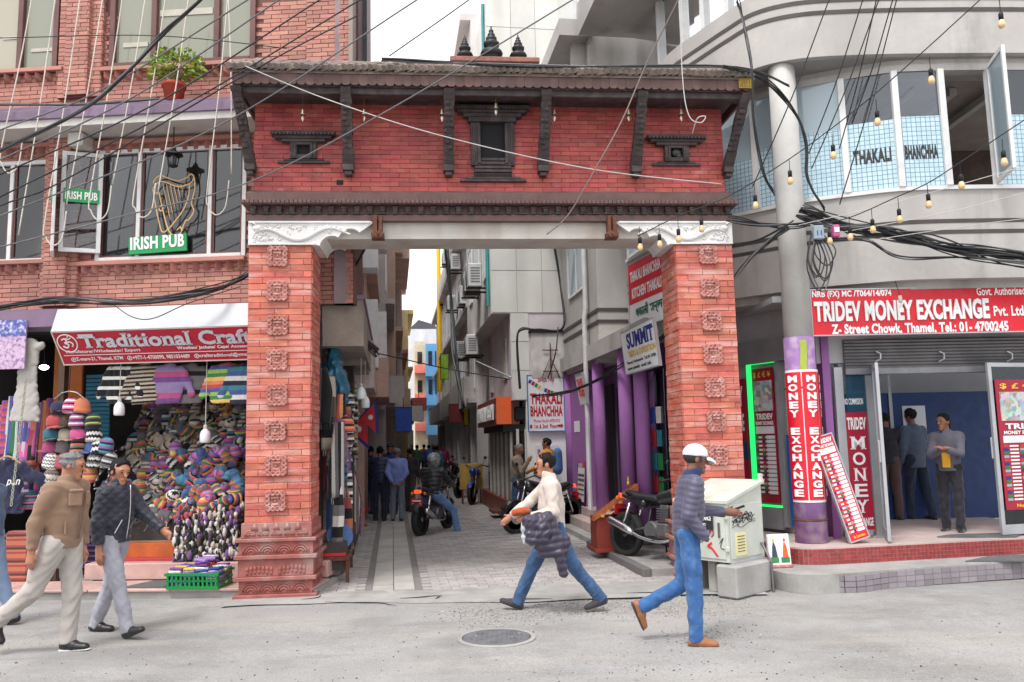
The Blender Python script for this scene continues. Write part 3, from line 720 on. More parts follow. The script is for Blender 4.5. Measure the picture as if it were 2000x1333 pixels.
# windows
def window(r, muls, fm, pm, depth=.03, fw=.05, rails=()):
    x0, x1, z0, z1 = r; f = MB()
    f.box(x0, x0 + fw, LF - depth, LF + .06, z0, z1, .004); f.box(x1 - fw, x1, LF - depth, LF + .06, z0, z1, .004); f.box(x0 + fw, x1 - fw, LF - depth - .01, LF + .06, z0 - .01, z0 + fw, .004); f.box(x0 + fw, x1 - fw, LF - depth, LF + .06, z1 - fw, z1, .004)
    for m in muls: f.box(m - fw / 2, m + fw / 2, LF - depth + .004, LF + .05, z0 + fw, z1 - fw, .004)
    for (a, b, z) in rails: f.box(a, b, LF - depth + .01, LF + .04, z - .018, z + .018)
    w = f.build('window', fm, lb); xs = [x0 + fw] + [m for m in muls] + [x1 - fw]
    for i in range(len(xs) - 1):
        q = pm[i % len(pm)]; a, b = xs[i] + (fw / 2 if i else 0), xs[i + 1] - (fw / 2 if i < len(xs) - 2 else 0)
        inner = MB(); t = .03
        if fm is m_wfr:
            inner.box(a, a + t, LF + .0, LF + .05, z0 + fw, z1 - fw); inner.box(b - t, b, LF + .0, LF + .05, z0 + fw, z1 - fw); inner.box(a + t, b - t, LF + .0, LF + .05, z0 + fw, z0 + fw + t); inner.build('sash', m_bfr, w)
        MB().box(a, b, LF + .02, LF + .028, z0 + fw, z1 - fw).build('pane', q, w)
    MB().box(x0 + .01, x1 - .01, LF + .3, LF + .32, z0, z1).build('room_back', mat('dim_room', (.05, .045, .05), .9, var=.4, vscale=2), w)
    return w
mx = lambda px, py=400: lh(px, py)[0]
window(wB, [mx(272), mx(411)], m_wfr, [m_pane], fw=.055)
window(wA, [mx(22, 420)], m_wfr, [m_pane], fw=.055)
window(wC, [mx(42, 80)], m_bfr, [m_beige, m_olive], fw=.075, depth=.05)
window(wD, [mx(303, 60), mx(425, 60)], m_bfr, [m_olive, m_olive, m_olive], fw=.075, depth=.05)
for (a, b, c_, d) in ((5, 72, 32, 76), (60, 95, 108, 99), (240, 84, 288, 90), (312, 20, 415, 26)):
    x0, x1, z0, z1 = rect(a, b, c_, d); MB().box(x0, x1, LF + .008, LF + .018, z0, z1).build('blind_rail', mat('blind_tape', (.5, .47, .4), .8), lb)
# open casements
m_green = paint('pub_green', (22, 150, 82), rough=.4, var=.05)
m_wtxt = mat('white_letters', (.85, .85, .85), .5, var=.03)
def casement(hx, z0, z1, w, ang, fm):
    s = MB(); t = .055
    s.box(0, t, -.02, .02, z0, z1, .004); s.box(w - t, w, -.02, .02, z0, z1, .004); s.box(t, w - t, -.02, .02, z0, z0 + t, .004); s.box(t, w - t, -.02, .02, z1 - t, z1, .004)
    o = s.build('open_casement', fm, lb, loc=(hx, LF - .04, 0), rot=(0, 0, ang)); MB().box(t, w - t, -.003, .003, z0 + t, z1 - t).build('pane', glassmat('clear_pane', (.95, .95, .95), .03, .08), o)
    sy = 1 if abs(ang) > 2 else -1
    sg = MB().box(t - .02, w - t + .02, sy * .022, sy * .035, z0 + .98 * (z1 - z0) * .5, z0 + (z1 - z0) * .5 + .17); g_ = sg.build('pub_sign', m_green, o)
    zz = z0 + .49 * (z1 - z0); letter(g_, 'IRISH PUB', t, w - t, zz + .035, zz + .145, -.037, m_wtxt, bold=.03, rot=None if sy < 0 else Matrix.Translation((w, 0, 0)) @ Matrix.Rotation(math.pi, 4, 'Z'))
    return o
zc0, zc1 = lh(190, 500)[1], lh(190, 305)[1]
casement(mx(203), zc0 + .02, zc1, .5, math.pi + .42, m_wfr)
casement(mx(112), zc0 - .03, zc1 - .06, .5, -1.02, m_wfr)
# pub sign and harp hung in the middle pane
ps = thing('pub_sign', 'green IRISH PUB sign with white letters under the gold harp', 'sign', L_.W(mx(278, 480), LF - .05), L_.yaw)
x1 = mx(391, 480) - mx(278, 480); za, zb = lh(278, 499)[1], lh(278, 466)[1]
bd = MB().box(0, x1, -.02, .02, za, zb, .004); bo = bd.build('board', m_green, ps); bo.rotation_euler = (0, -.035, 0)
letter(ps, 'IRISH PUB', .03, x1 - .03, za + .055, zb + .0, -.024, m_wtxt, bold=.035, rot=Matrix.Rotation(-.035, 4, 'Y'))
hp = thing('harp_sign', 'gold outline harp emblem hung in the dark pub window', 'emblem', L_.W(0, LF - .05), L_.yaw)
def hpx(pts): return [(lh(a, b)[0], 0, lh(a, b)[1]) for a, b in pts]
def smoothpts(P, n=6):
    out = []
    P = [Vector(p) for p in P]
    for i in range(len(P) - 1):
        p0, p1, p2, p3 = P[max(0, i - 1)], P[i], P[i + 1], P[min(len(P) - 1, i + 2)]
        for k in range(n):
            t = k / n; out.append(.5 * ((2 * p1) + (p2 - p0) * t + (2 * p0 - 5 * p1 + 4 * p2 - p3) * t * t + (3 * p1 - p0 - 3 * p2 + p3) * t ** 3))
    return out + [P[-1]]
m_gold = mat('harp_gold', lin((222, 184, 128)), .45, var=.1)
def harp(name, lines, r=.010):
    for L0 in lines: MB().tube(smoothpts(hpx(L0)), r, 6).build(name, m_gold, hp, True)
harp('outline', [[(303, 360), (308, 352), (318, 346), (335, 352), (352, 356), (368, 350), (376, 343), (382, 348), (378, 358), (362, 366), (345, 366), (325, 358), (312, 360), (303, 372), (306, 380), (314, 378)],
                 [(303, 372), (309, 410), (318, 450), (324, 456), (332, 450)], [(314, 378), (332, 450), (348, 462), (358, 455), (356, 446), (349, 452)],
                 [(383, 350), (384, 372), (378, 400), (382, 415), (372, 432), (366, 434), (358, 455)], [(374, 362), (372, 385), (362, 412), (340, 442), (332, 450)], [(314, 410), (318, 405), (322, 410), (318, 415), (314, 410)]])
harp('string', [[(322 + k * 7, 362 + (k % 2)), (336 + k * 5, 432 - k * 11)] for k in range(7)], .006)
# hanging lantern
m_blk = mat('black_iron', (.018, .018, .02), .5, metal=.5, var=.2)
lx, lz = L_.hit(340, 250, .0); lx2, lz2 = L_.hit(340, 325, .0)
ln = thing('hanging_lantern', 'black iron lantern hung by a chain from the ledge soffit', 'lantern', L_.W(lx, .0, lz2), L_.yaw)
MB().tube([(0, 0, .25), (0, 0, zl - .16 - lz2)], .008, 5).build('chain', m_blk, ln)
MB().lathe([(0, .27), (.02, .26), (.05, .2), (.12, .17), (.13, .15), (.09, .15)], 8).build('roof', m_blk, ln)
for k in range(6): MB().tube([(.085 * math.cos(k * 1.047), .085 * math.sin(k * 1.047), .15), (.06 * math.cos(k * 1.047), .06 * math.sin(k * 1.047), .0)], .007, 5).build('bar', m_blk, ln)
MB().lathe([(.0, -.03), (.04, -.01), (.065, .0), (.065, .012), (0, .012)], 8).build('base', m_blk, ln)
MB().lathe([(.03, .02), (.045, .06), (.045, .12), (.03, .145)], 10).build('glass_chimney', mat('smoky_glass', (.12, .12, .13), .15), ln)
# flower pot on a bracket
px_, pz_ = L_.hit(332, 185, -.22)
m_terra = mat('terracotta', lin((176, 72, 50)), .7, var=.15)
pt = thing('potted_plant', 'leafy yellow green plant in a terracotta pot on the lilac ledge', 'plant', L_.W(px_, -.12, zl + .13), L_.yaw)
MB().lathe([(0, 0), (.105, 0), (.14, .2), (.155, .2), (.155, .25), (.13, .25), (.12, .21), (0, .21)], 20).build('pot', m_terra, pt, True)
lf = MB(); random.seed(9)
for i in range(420):
    th, ph = random.uniform(0, 6.28), math.acos(random.uniform(-.45, 1)); rr = random.uniform(.55, 1)
    c = Vector((.37 * rr * math.sin(ph) * math.cos(th), .25 * rr * math.sin(ph) * math.sin(th), .46 + .27 * rr * math.cos(ph)))
    d = (c - Vector((0, 0, .3))).normalized(); s_ = d.orthogonal().normalized(); s_.rotate(Matrix.Rotation(random.uniform(0, 6.28), 3, d)); u = d.cross(s_); l = random.uniform(.06, .11); w = l * .3
    lf.cur = random.random(); dd = (d * random.uniform(.3, 1) + s_ * random.uniform(-.6, .6) + Vector((0, 0, -.2))).normalized()
    lf.add([c, c + dd * l * .5 + u * w, c + dd * l - Vector((0, 0, l * .2)), c + dd * l * .5 - u * w], [(0, 1, 2), (0, 2, 3)])
lf.build('foliage', mat('leaf_lime', (.25, .34, .035), .5, per=.55, hue=.05, var=.2), pt)
sm_ = MB()
for k in range(9):
    a = k * .7; sm_.tube([(0, 0, .2), (.08 * math.cos(a), .06 * math.sin(a), .35), (.2 * math.cos(a), .15 * math.sin(a), .5)], [.008, .006, .003], 5)
sm_.build('stems', mat('stem_green', (.12, .14, .04), .7), pt)
# white drop cords with loops
m_cord = mat('cream_cord', (.62, .57, .50), .7, var=.1)
CR = [(67, 3, 330, 'a'), (112, 36, 500, 'a'), (160, 88, 470, 'b'), (205, 130, 440, 'b'), (243, 176, 420, 'c'), (288, 220, 400, 'c'), (327, 262, 415, 'd'), (372, 308, 420, 'd'), (447, 405, 410, 'e'), (445, 452, 380, 'f')]
for i, (xa, xb, yb, k) in enumerate(CR):
    off = -.30
    a = L_.hit(xa, -30, off); b = L_.hit(xb, yb - 40, off)
    e2 = L_.hit(xb + (24 if i % 2 == 0 else -10), yb + 25, off); c2 = L_.hit(xb + 12, yb + 45, off)
    P = [(a[0], off, a[1]), ((a[0] * .5 + b[0] * .5) + .02, off, (a[1] + b[1]) / 2), (b[0], off, b[1])]
    if i % 2 == 0: P += [(b[0] + .02, off, b[1] - .22), (b[0] + .12, off, b[1] - .34), (b[0] + .24, off, b[1] - .24), (b[0] + .28, off, b[1] + .1)]
    o = MB().tube(smoothpts(P, 7), .0085, 5).build('rope', m_cord, None, True, L_.o, (0, 0, L_.yaw))
    tag(o, ['first', 'second', 'third', 'fourth', 'fifth', 'sixth', 'seventh', 'eighth', 'ninth', 'tenth'][i] + ' from left of the cream ropes dangling before the brick building', 'rope', 'cream ropes over the pub windows')

# ------------------------------------------------------------------ shop below
shop_d = 2.6
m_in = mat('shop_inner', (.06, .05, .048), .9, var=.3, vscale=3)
sh = thing('craft_shop', 'open fronted craft shop under the red signboard', 'shop', L_.o, L_.yaw)
zf = .52
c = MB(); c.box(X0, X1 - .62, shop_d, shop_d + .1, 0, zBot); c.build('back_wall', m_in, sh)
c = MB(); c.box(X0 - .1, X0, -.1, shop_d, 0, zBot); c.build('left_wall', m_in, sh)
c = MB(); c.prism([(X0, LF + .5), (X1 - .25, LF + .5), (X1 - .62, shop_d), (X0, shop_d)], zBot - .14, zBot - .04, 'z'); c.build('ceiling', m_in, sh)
c = MB(); c.prism([(-2.8, .45), (X1 - .22, .45), (X1 - .62, shop_d), (-2.8, shop_d)], .1, zf, 'z'); c.build('shop_floor', mat('worn_plank', lin((168, 130, 105)), .6, var=.2), sh)
c = MB(); c.box(-2.75, -.6, .33, .45, .3, zf - .01, .006); c.build('orange_riser', mat('varnished_wood', lin((190, 95, 40)), .35, var=.3, vscale=5), sh)
c = MB(); c.box(-2.75, -.6, .2, .46, .3, .335, .004); c.build('red_tread', mat('red_tread', lin((175, 60, 65)), .6), sh)
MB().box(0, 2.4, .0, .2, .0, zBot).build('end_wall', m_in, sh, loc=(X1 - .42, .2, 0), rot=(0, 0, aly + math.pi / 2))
for (a, b, m, nm) in ((105, 160, mat('orange_board', lin((190, 105, 45)), .6, var=.2), 'orange_panel'), (168, 216, mat('teal_shutter', lin((35, 105, 130)), .5, var=.2), 'shutter')):
    x0, x1 = L_.hit(a, 740, .5)[0], L_.hit(b, 740, .5)[0]; z0, z1 = L_.hit(a, 860, .5)[1], zBot
    if nm == 'shutter':
        s = MB()
        for k in range(16): s.box(x0, x1, .5, .53, z0 + k * .055, z0 + k * .055 + .048, .006)
        s.build(nm, m, sh)
    else: MB().box(x0, x1, .5, .54, z0, z1).build(nm, m, sh)
dk = mat('counter_wood', (.085, .045, .025), .5, var=.3, vscale=6)
cx0, cx1 = L_.hit(250, 1000, 1.0)[0], L_.hit(345, 1000, 1.0)[0]
cb = MB().box(cx0, cx1, .9, 1.3, zf, 1.1); co = cb.build('counter', dk, sh)
for k in range(3): MB().box(cx0 + .05 + k * .22, cx0 + .24 + k * .22, .88, .9, zf + .06, 1.02, .006).build('counter_panel', dk, co)
# white awning box and red sign
m_galv = mat('galvanised', (.55, .57, .60), .45, var=.1, vscale=3, stain=(.42, .43, .45), samt=.4)
ax0, az1 = L_.hit(101, 602, -.42); ax1 = .0; az0 = L_.hit(101, 648, -.42)[1]
aw = MB().add([(ax0, -.42, az0), (ax1, -.42, az0), (ax1, -.30, az1), (ax0, -.30, az1), (ax0, LF, az0), (ax1, LF, az0), (ax1, LF, az1), (ax0, LF, az1)], [(0, 1, 2, 3), (3, 2, 6, 7), (1, 5, 6, 2), (4, 0, 3, 7), (0, 4, 5, 1)])
aw.build('awning_box', m_galv, sh)
MB().box(X0, ax0 - .02, -.1, LF, L_.hit(40, 640, -.1)[1], L_.hit(40, 606, -.1)[1]).build('beam', m_lilac, sh)
MB().box(-3.3, -3.22, .1, .2, 0, zBot).build('post', dk, sh)
def board(name, label, origin, yaw, tilt, w, h, bgm, frm, group=None, t=.03, cat='sign', frame=.015):
    """panel with bottom-left corner at origin, x along, z up, facing -y; tilt leans the top forward"""
    o = thing(name, label, cat, origin, yaw, group); o.rotation_euler = (tilt, 0, yaw)
    MB().box(0, w, 0, t, 0, h).build('board', bgm, o)
    if frame:
        f = MB(); f.box(-frame, 0, -.008, t + .004, -frame, h + frame); f.box(w, w + frame, -.008, t + .004, -frame, h + frame); f.box(0, w, -.008, t + .004, -frame, 0); f.box(0, w, -.008, t + .004, h, h + frame); f.build('frame', frm, o)
    return o
m_cred = paint('craft_red', (182, 20, 48), rough=.35, var=.06)
sx0, sz1 = L_.hit(102, 650, -.40); sx0b, sz0 = L_.hit(120, 712, -.12)
hgt = math.hypot(sz1 - sz0, .28); tl_ = math.atan2(.28, sz1 - sz0)
wS = -sx0 + .02
cs = board('craft_signboard', 'long red signboard reading Traditional Crafts over the shop', L_.W(sx0, -.12, sz0), L_.yaw, tl_, wS, hgt, m_cred, mat('cream_trim', (.7, .66, .6), .5))
def ft(par, s, a, b, c_, d, w, h, m, y=-.004, **k): letter(par, s, a * w, b * w, c_ * h, d * h, y, m, **k)
pxm = lambda px: (L_.hit(px, 680, -.26)[0] - sx0) / wS
m_silver = mat('silver_letters', (.66, .66, .74), .35, metal=.3, var=.05)
ft(cs, 'Traditional Crafts', pxm(159), pxm(513), .50, .93, wS, hgt, m_silver, bold=.03, serif=True, depth=.012)
ft(cs, 'Manufaturer/Wholesaler/ Export', pxm(127), pxm(272), .32, .44, wS, hgt, m_wtxt, bold=.015)
ft(cs, 'Woollen/ Jackets/ Caps/ Accessories', pxm(344), pxm(500), .34, .46, wS, hgt, m_wtxt, bold=.03)
ft(cs, 'Z-marg-21, Thamel, KTM', pxm(141), pxm(233), .07, .21, wS, hgt, m_wtxt, bold=.02)
ft(cs, '+977-1-4700090, 9851034489', pxm(252), pxm(364), .07, .21, wS, hgt, m_wtxt, bold=.02)
ft(cs, 'crafttraditional@gmail.com', pxm(383), pxm(503), .07, .21, wS, hgt, m_wtxt, bold=.02)
MB().box(pxm(120) * wS, wS - .05, -.006, 0, .265 * hgt, .28 * hgt).build('rule_line', m_wtxt, cs)
om = MB(); ox, oz, r_ = pxm(136) * wS, .66 * hgt, .125
om.tube([(ox + r_ * math.cos(a * .2618), -.006, oz + r_ * math.sin(a * .2618)) for a in range(24)], .008, 5, closed=True)
om.tube(smoothpts([(ox - .06, -.006, oz + .05), (ox - .02, -.006, oz + .065), (ox + .0, -.006, oz + .03), (ox - .03, -.006, oz + .005), (ox + .01, -.006, oz - .02), (ox - .02, -.006, oz - .065), (ox - .065, -.006, oz - .04)], 4), .010, 5)
om.tube(smoothpts([(ox - .01, -.006, oz + .0), (ox + .03, -.006, oz + .02), (ox + .07, -.006, oz - .01), (ox + .05, -.006, oz - .05)], 4), .009, 5)
om.tube(smoothpts([(ox + .0, -.006, oz + .075), (ox + .03, -.006, oz + .055), (ox + .065, -.006, oz + .08)], 4), .007, 5); om.sphere((ox + .033, -.008, oz + .095), .011, 6, 4)
om.build('round_emblem', m_wtxt, cs)
for px in (136, 246, 378):
    q = MB(); x_ = pxm(px) * wS; q.tube([(x_ + .028 * math.cos(a * .5236), -.005, .14 * hgt + .028 * math.sin(a * .5236)) for a in range(12)], .005, 4, closed=True); q.sphere((x_, -.006, .14 * hgt), .011, 6, 4); q.build('contact_icon', m_wtxt, cs)
# ================================================================== RIGHT CONCRETE BUILDING
rb = thing('concrete_building', 'grey concrete corner building with curved blue filmed windows above the money shop', 'building')
m_cc = mat('grey_render', (.46, .438, .415), .85, var=.12, vscale=1.5, bump=.15, bscale=50, stain=(.27, .255, .245), samt=.55, sscale=1.1, streak=True)
overlay(m_cc, (.19, .18, .17), 1.6, .53, .72, .55, sq=(1, 1, .12)); overlay(m_cc, (.55, .54, .52), 1.1, .56, .74, .5)
m_stripe = mat('dark_band', (.075, .065, .06), .8, var=.15)
m_purple = mat('purple_paint', lin((160, 108, 168)), .9, spec=.2, var=.14, vscale=3, bump=.1, stain=lin((125, 85, 130)), samt=.5, sscale=3)
m_alu = mat('aluminium', (.46, .47, .49), .4, metal=.5, var=.08)
U = [(9.5, 10.45), (7.5, 10.2), (6.5, 10.1), (5.15, 10.08), (4.53, 10.25), (3.87, 10.55), (3.4, 10.95), (2.95, 11.35), (2.64, 11.8), (2.42, 12.4), (2.22, 13.2), (2.03, 14.0)]
def sm2(P, n=5): return [(q.x, q.y) for q in smoothpts([(a, b, 0) for a, b in P], n)]
US = sm2(U)
def offs(P, d):
    out = []
    for i, p in enumerate(P):
        a, b = P[max(0, i - 1)], P[min(len(P) - 1, i + 1)]; tx, ty = b[0] - a[0], b[1] - a[1]; l = math.hypot(tx, ty)
        out.append((p[0] + ty / l * d * 1.0, p[1] - tx / l * d))
    return out
# going from right to left the street side lies on the left hand, so a negative offset moves outward
def ribbon(mb, P, z0, z1, th):
    Q = offs(P, -th) if th < 0 else offs(P, -th); n = len(P); b = len(mb.v)
    vs = [(x, y, z0) for x, y in P] + [(x, y, z1) for x, y in P] + [(x, y, z0) for x, y in Q] + [(x, y, z1) for x, y in Q]; fs = []
    for i in range(n - 1):
        fs += [(i + 1, i, n + i, n + i + 1), (2 * n + i, 2 * n + i + 1, 3 * n + i + 1, 3 * n + i), (n + i + 1, n + i, 3 * n + i, 3 * n + i + 1), (i, i + 1, 2 * n + i + 1, 2 * n + i)]
    fs += [(0, 2 * n, 3 * n, n), (n - 1, 2 * n - 1, 4 * n - 1, 3 * n - 1)]
    return mb.add(vs, fs)
t0 = offs(US, .1)
OUT = 1 if t0[10][1] < US[10][1] else -1                 # sign that moves toward the street
def off_out(P, d): return offs(P, OUT * d)
def rib(mb, P, z0, z1, d0, d1): 
    a, b = off_out(P, d0), off_out(P, d1); n = len(P)
    vs = [(x, y, z) for q in (a, b) for z in (z0, z1) for x, y in q]
    fs = []
    for i in range(n - 1): fs += [(i, i + 1, n + i + 1, n + i), (2 * n + i + 1, 2 * n + i, 3 * n + i, 3 * n + i + 1), (n + i, n + i + 1, 3 * n + i + 1, 3 * n + i), (i + 1, i, 2 * n + i, 2 * n + i + 1)]
    fs += [(0, n, 3 * n, 2 * n), (n - 1, 3 * n - 1, 4 * n - 1, 2 * n - 1)]
    return mb.add(vs, fs)
zB0, zB1, zW1 = 3.60, 4.74, 6.36
o = rib(MB(), US, zB0, zB1, 0, -.2).build('parapet_band', m_cc, rb); smooth_angle(o)
for z in (4.17, 4.31): rib(MB(), US, z, z + .05, .006, -.02).build('band_stripe', m_stripe, rb)
rib(MB(), US, zB1, zB1 + .05, .03, -.2).build('window_sill', m_wfr, rb)
rib(MB(), US, zW1 - .04, zW1 + .05, .01, -.15).build('window_head', m_cc, rb)
# floors and inner room
def slabpoly(P, back): return P + [(P[-1][0] + .0, P[-1][1] + .0)] + back
inner = off_out(US, -.15)
MB().prism(inner + [(9.5, 14.0)], 3.5, 3.6, 'z').build('floor_slab', m_cc, rb)
MB().prism(inner + [(9.5, 14.0)], zW1 + .05, zW1 + .12, 'z').build('room_ceiling', mat('room_ceiling', (.36, .30, .27), .9), rb)
MB().box(2.6, 9.5, 13.4, 13.5, 3.6, 6.4).build('room_back', mat('room_back_wall', (.11, .075, .065), .9, var=.3), rb)
for k in range(4): MB().box(4.9 + k * .6, 5.0 + k * .6, 10.8, 13.4, 6.3, 6.4).build('ceiling_moulding', m_soff, rb)
# windows: panes between mullions
def at_px(P, px):                                         # place on plan curve seen in column px at window height
    best = None
    for i in range(len(P) - 1):
        for k in range(20):
            t = k / 20; x = P[i][0] * (1 - t) + P[i + 1][0] * t; y = P[i][1] * (1 - t) + P[i + 1][1] * t
            v = Vector((x, y, 5.2 - CAMZ)); q = 1000 + FPX * v.dot(_ri) / v.dot(_fw)
            if best is None or abs(q - px) < best[0]: best = (abs(q - px), x, y)
    return best[1:]
def film(name):
    m = mat(name, (.36, .56, .66), .25, var=.06); N = m.node_tree.nodes; L = m.node_tree.links; b = N['Principled BSDF']
    t = N.new('ShaderNodeTexBrick'); t.offset = 0; t.inputs['Color1'].default_value = (.42, .58, .67, 1); t.inputs['Color2'].default_value = (.52, .66, .73, 1); t.inputs['Mortar'].default_value = (.10, .20, .26, 1)
    t.inputs['Scale'].default_value = 1; t.inputs['Mortar Size'].default_value = .004; t.inputs['Brick Width'].default_value = .06; t.inputs['Row Height'].default_value = .06
    tc = N.new('ShaderNodeTexCoord'); mp = N.new('ShaderNodeMapping'); mp.inputs['Rotation'].default_value = (R(90), 0, 0); L.new(tc.outputs['Object'], mp.inputs[0]); L.new(mp.outputs[0], t.inputs[0]); L.new(t.outputs[0], b.inputs['Base Color']); return m
m_film = film('mosaic_film'); m_up = glassmat('street_glass', (.95, .97, 1), .03, .35, (.10, .11, .13)); m_lit = glassmat('pale_glass', (.95, .97, 1), .06, .85, (.42, .52, .58))
MPX = [1330, 1395, 1478, 1556, 1652, 1757, 1848, 1945, 2040, 2130]
MP = [at_px(US, p) for p in MPX]
for i, (x, y) in enumerate(MP):
    j = min(i, len(MP) - 2); a = math.atan2(MP[j + 1][1] - MP[j][1], MP[j + 1][0] - MP[j][0])
    MB().box(-.04, .04, -.045, .05, zB1 + .05, zW1 - .03, .004).build('mullion', m_wfr, rb, loc=(x, y, 0), rot=(0, 0, a))
WORDS = {4: 'THAKALI', 5: 'BHANCHHA'}
m_black = mat('black_letters', (.02, .02, .025), .5, var=0)
zF = [5.45, 5.5, 5.6, 5.66, 5.70, 5.72, 0, 5.72, 5.72]
for i in range(len(MP) - 1):
    (x0, y0), (x1, y1) = MP[i], MP[i + 1]; a = math.atan2(y1 - y0, x1 - x0); w = math.hypot(x1 - x0, y1 - y0)
    if i == 6:                                            # open casement
        s = MB(); h0, h1 = zB1 + .06, zW1 - .02; w2 = .62; t = .05
        for q in ((0, t, h0, h1), (w2 - t, w2, h0, h1), (t, w2 - t, h0, h0 + t), (t, w2 - t, h1 - t, h1)): s.box(q[0], q[1], -.02, .02, q[2], q[3])
        c_ = s.build('open_casement', m_wfr, rb, loc=(x1 - .04, y1 - .06, 0), rot=(0, 0, a - math.pi / 2 - .28)); MB().box(t, w2 - t, -.004, .004, h0 + t, h1 - t).build('pane', m_lit, c_); continue
    w_ = MB().box(.04, w - .04, -.004, .004, zB1 + .05, zF[i]); p1 = w_.build('filmed_pane', m_film, rb, loc=(x0, y0, 0), rot=(0, 0, a))
    MB().box(.04, w - .04, -.004, .004, zF[i] + .002, zW1 - .03).build('clear_pane', m_lit if i < 4 else m_up, rb, loc=(x0, y0, 0), rot=(0, 0, a))
    if i in WORDS: letter(p1, WORDS[i], .09 if i == 4 else .07, w - .09 if i == 4 else w - .1, 5.15, 5.34, -.006, m_black, bold=.05)
# projecting roof slab with rounded corner
SL = [(9.5, 10.25), (7.0, 10.02), (5.4, 9.95), (4.4, 9.95), (3.75, 10.02), (3.3, 10.25), (3.05, 10.65), (2.8, 11.15), (2.5, 11.8), (2.25, 12.7), (1.93, 14.0)]
SS = sm2(SL)
zS0 = 6.50
sb_ = rib(MB(), SS, zS0, 7.5, 0, -.3).build('roof_fascia', m_cc, rb); smooth_angle(sb_)
rib(MB(), SS, 7.5, 7.62, -.4, -.6).build('upper_sill', m_wfr, rb); rib(MB(), SS, 7.62, 9.4, -.45, -.47).build('upper_glazing', m_lit, rb); rib(MB(), SS, 9.4, 10.2, -.1, -.6).build('upper_fascia', m_cc, rb)
_q = off_out(SS, -.43)
for i in range(2, len(_q) - 1, 4):
    MB().box(-.05, .05, -.04, .04, 7.62, 9.4).build('upper_mullion', m_wfr, rb, loc=(_q[i][0], _q[i][1], 0), rot=(0, 0, math.atan2(_q[i][1] - _q[i + 1][1], _q[i][0] - _q[i + 1][0])))
for z in (7.06, 7.22): rib(MB(), SS, z, z + .055, .008, -.02).build('fascia_stripe', m_stripe, rb)
MB().prism(off_out(SS, -.1) + [(9.5, 14)], zS0 - .012, zS0 + .03, 'z').build('roof_soffit', mat('soffit_grey', (.30, .285, .275), .9, var=.12), rb)
MB().prism(off_out(US, -.02) + off_out(US, -.5)[::-1], zW1 + .04, zS0, 'z').build('soffit_step', m_cc, rb)
# corner column: bare concrete above, purple below
cx, cy = 3.62, 10.28; CR_ = .182
MB().lathe([(CR_ * .98, 2.9), (CR_ * .95, 4.5), (CR_ * .93, zS0)], 28, (cx, cy, 0)).build('column', mat('column_concrete', (.50, .49, .47), .85, var=.12, vscale=4, bump=.3, bscale=60, stain=(.34, .31, .27), samt=.7, sscale=2.2, streak=True), rb, True)
cl2 = MB().lathe([(CR_ + .012, .4), (CR_ + .008, 1.2), (CR_ + .004, 2.92)], 28, (cx, cy, 0)); cpo = cl2.build('column_base', mat('column_purple', lin((150, 112, 165)), .7, var=.2, vscale=7, stain=lin((180, 170, 175)), samt=.8, sscale=7), rb, True)
m_lime = mat('lime_paint', lin((165, 180, 70)), .7, var=.15, vscale=8)
lm = MB(); lm.grid(lambda u, v: (cx + (CR_ + .016) * math.sin(-.32 + .42 * u + .05 * math.sin(v * 9)), cy - (CR_ + .016) * math.cos(-.32 + .42 * u + .05 * math.sin(v * 9)), 2.15 + .72 * v), 6, 10); lm.build('lime_streak', m_lime, rb)
for z in (2.27, .66): MB().lathe([(CR_ + .02, z), (CR_ + .025, z + .012), (CR_ + .02, z + .024)], 24, (cx, cy, 0)).build('strap', m_rust, rb)
# wrapped banners on the column
m_bred = paint('banner_red', (215, 22, 45), rough=.4, var=.05)
m_bwhite = mat('banner_white', (.8, .8, .8), .5, var=.04)
bz0, bz1 = atY(1590, 982, 10.1)[2], atY(1570, 722, 10.1)[2]
bn = thing('money_exchange_banner', 'red wraparound banner with white vertical MONEY EXCHANGE on the round column', 'banner', (cx, cy, 0))
def arc(r, a0, a1, z0, z1, m, nm):
    q = MB(); q.grid(lambda u, v: (r * math.sin(a0 + (a1 - a0) * u), -r * math.cos(a0 + (a1 - a0) * u), z0 + (z1 - z0) * v), 14, 1); q.build(nm, m, bn, True)
arc(CR_ + .020, -1.5, 1.55, bz0, bz1, m_bwhite, 'backing')
for (a0, a1) in ((-1.5, -.36), (-.30, .72), (.78, 1.5)): arc(CR_ + .024, a0, a1, bz0 + .03, bz1 - .03, m_bred, 'red_panel')
word = 'MONEY EXCHANGE'; dz = (bz1 - bz0 - .12) / 14
for a in (-.86, .22, 1.25):
    for k, ch in enumerate(word):
        if ch != ' ': letter(bn, ch, -.062, .062, bz1 - .07 - (k + 1) * dz + .02, bz1 - .07 - k * dz, -CR_ - .027, m_wtxt, bold=.05, rot=Matrix.Rotation(a, 4, 'Z'))
# platform and steps
def plat(name, P, z0, z1, m, par=None):
    o = MB().prism(sm2(P, 5) + [(2.6, 12.5), (9.5, 12.5)], z0, z1, 'z').build(name, m); tag(o, kind='structure'); return o
PU = [(9.5, 10.75), (6.2, 10.25), (4.71, 9.98), (3.9, 9.82), (3.42, 9.78), (3.22, 9.95), (3.12, 10.4), (2.95, 11.6)]
PLs = [(9.5, 10.4), (5.86, 9.76), (4.25, 9.36), (3.5, 9.14), (3.1, 9.12), (2.9, 9.4), (2.8, 10.0), (2.72, 11.6)]
m_step = mat('step_stone', lin((190, 170, 165)), .7, var=.12, bump=.2, stain=lin((140, 130, 125)), samt=.5)
p1 = plat('shop_platform', PU, .0, .395, m_step); p2 = plat('shop_step', PLs, .0, .2, m_conc)
m_rtile = mat('red_tile', lin((150, 62, 62)), .35, per=.18, var=.12)
m_gtile = mat('grey_tile', lin((140, 132, 138)), .5, per=.15, var=.12)
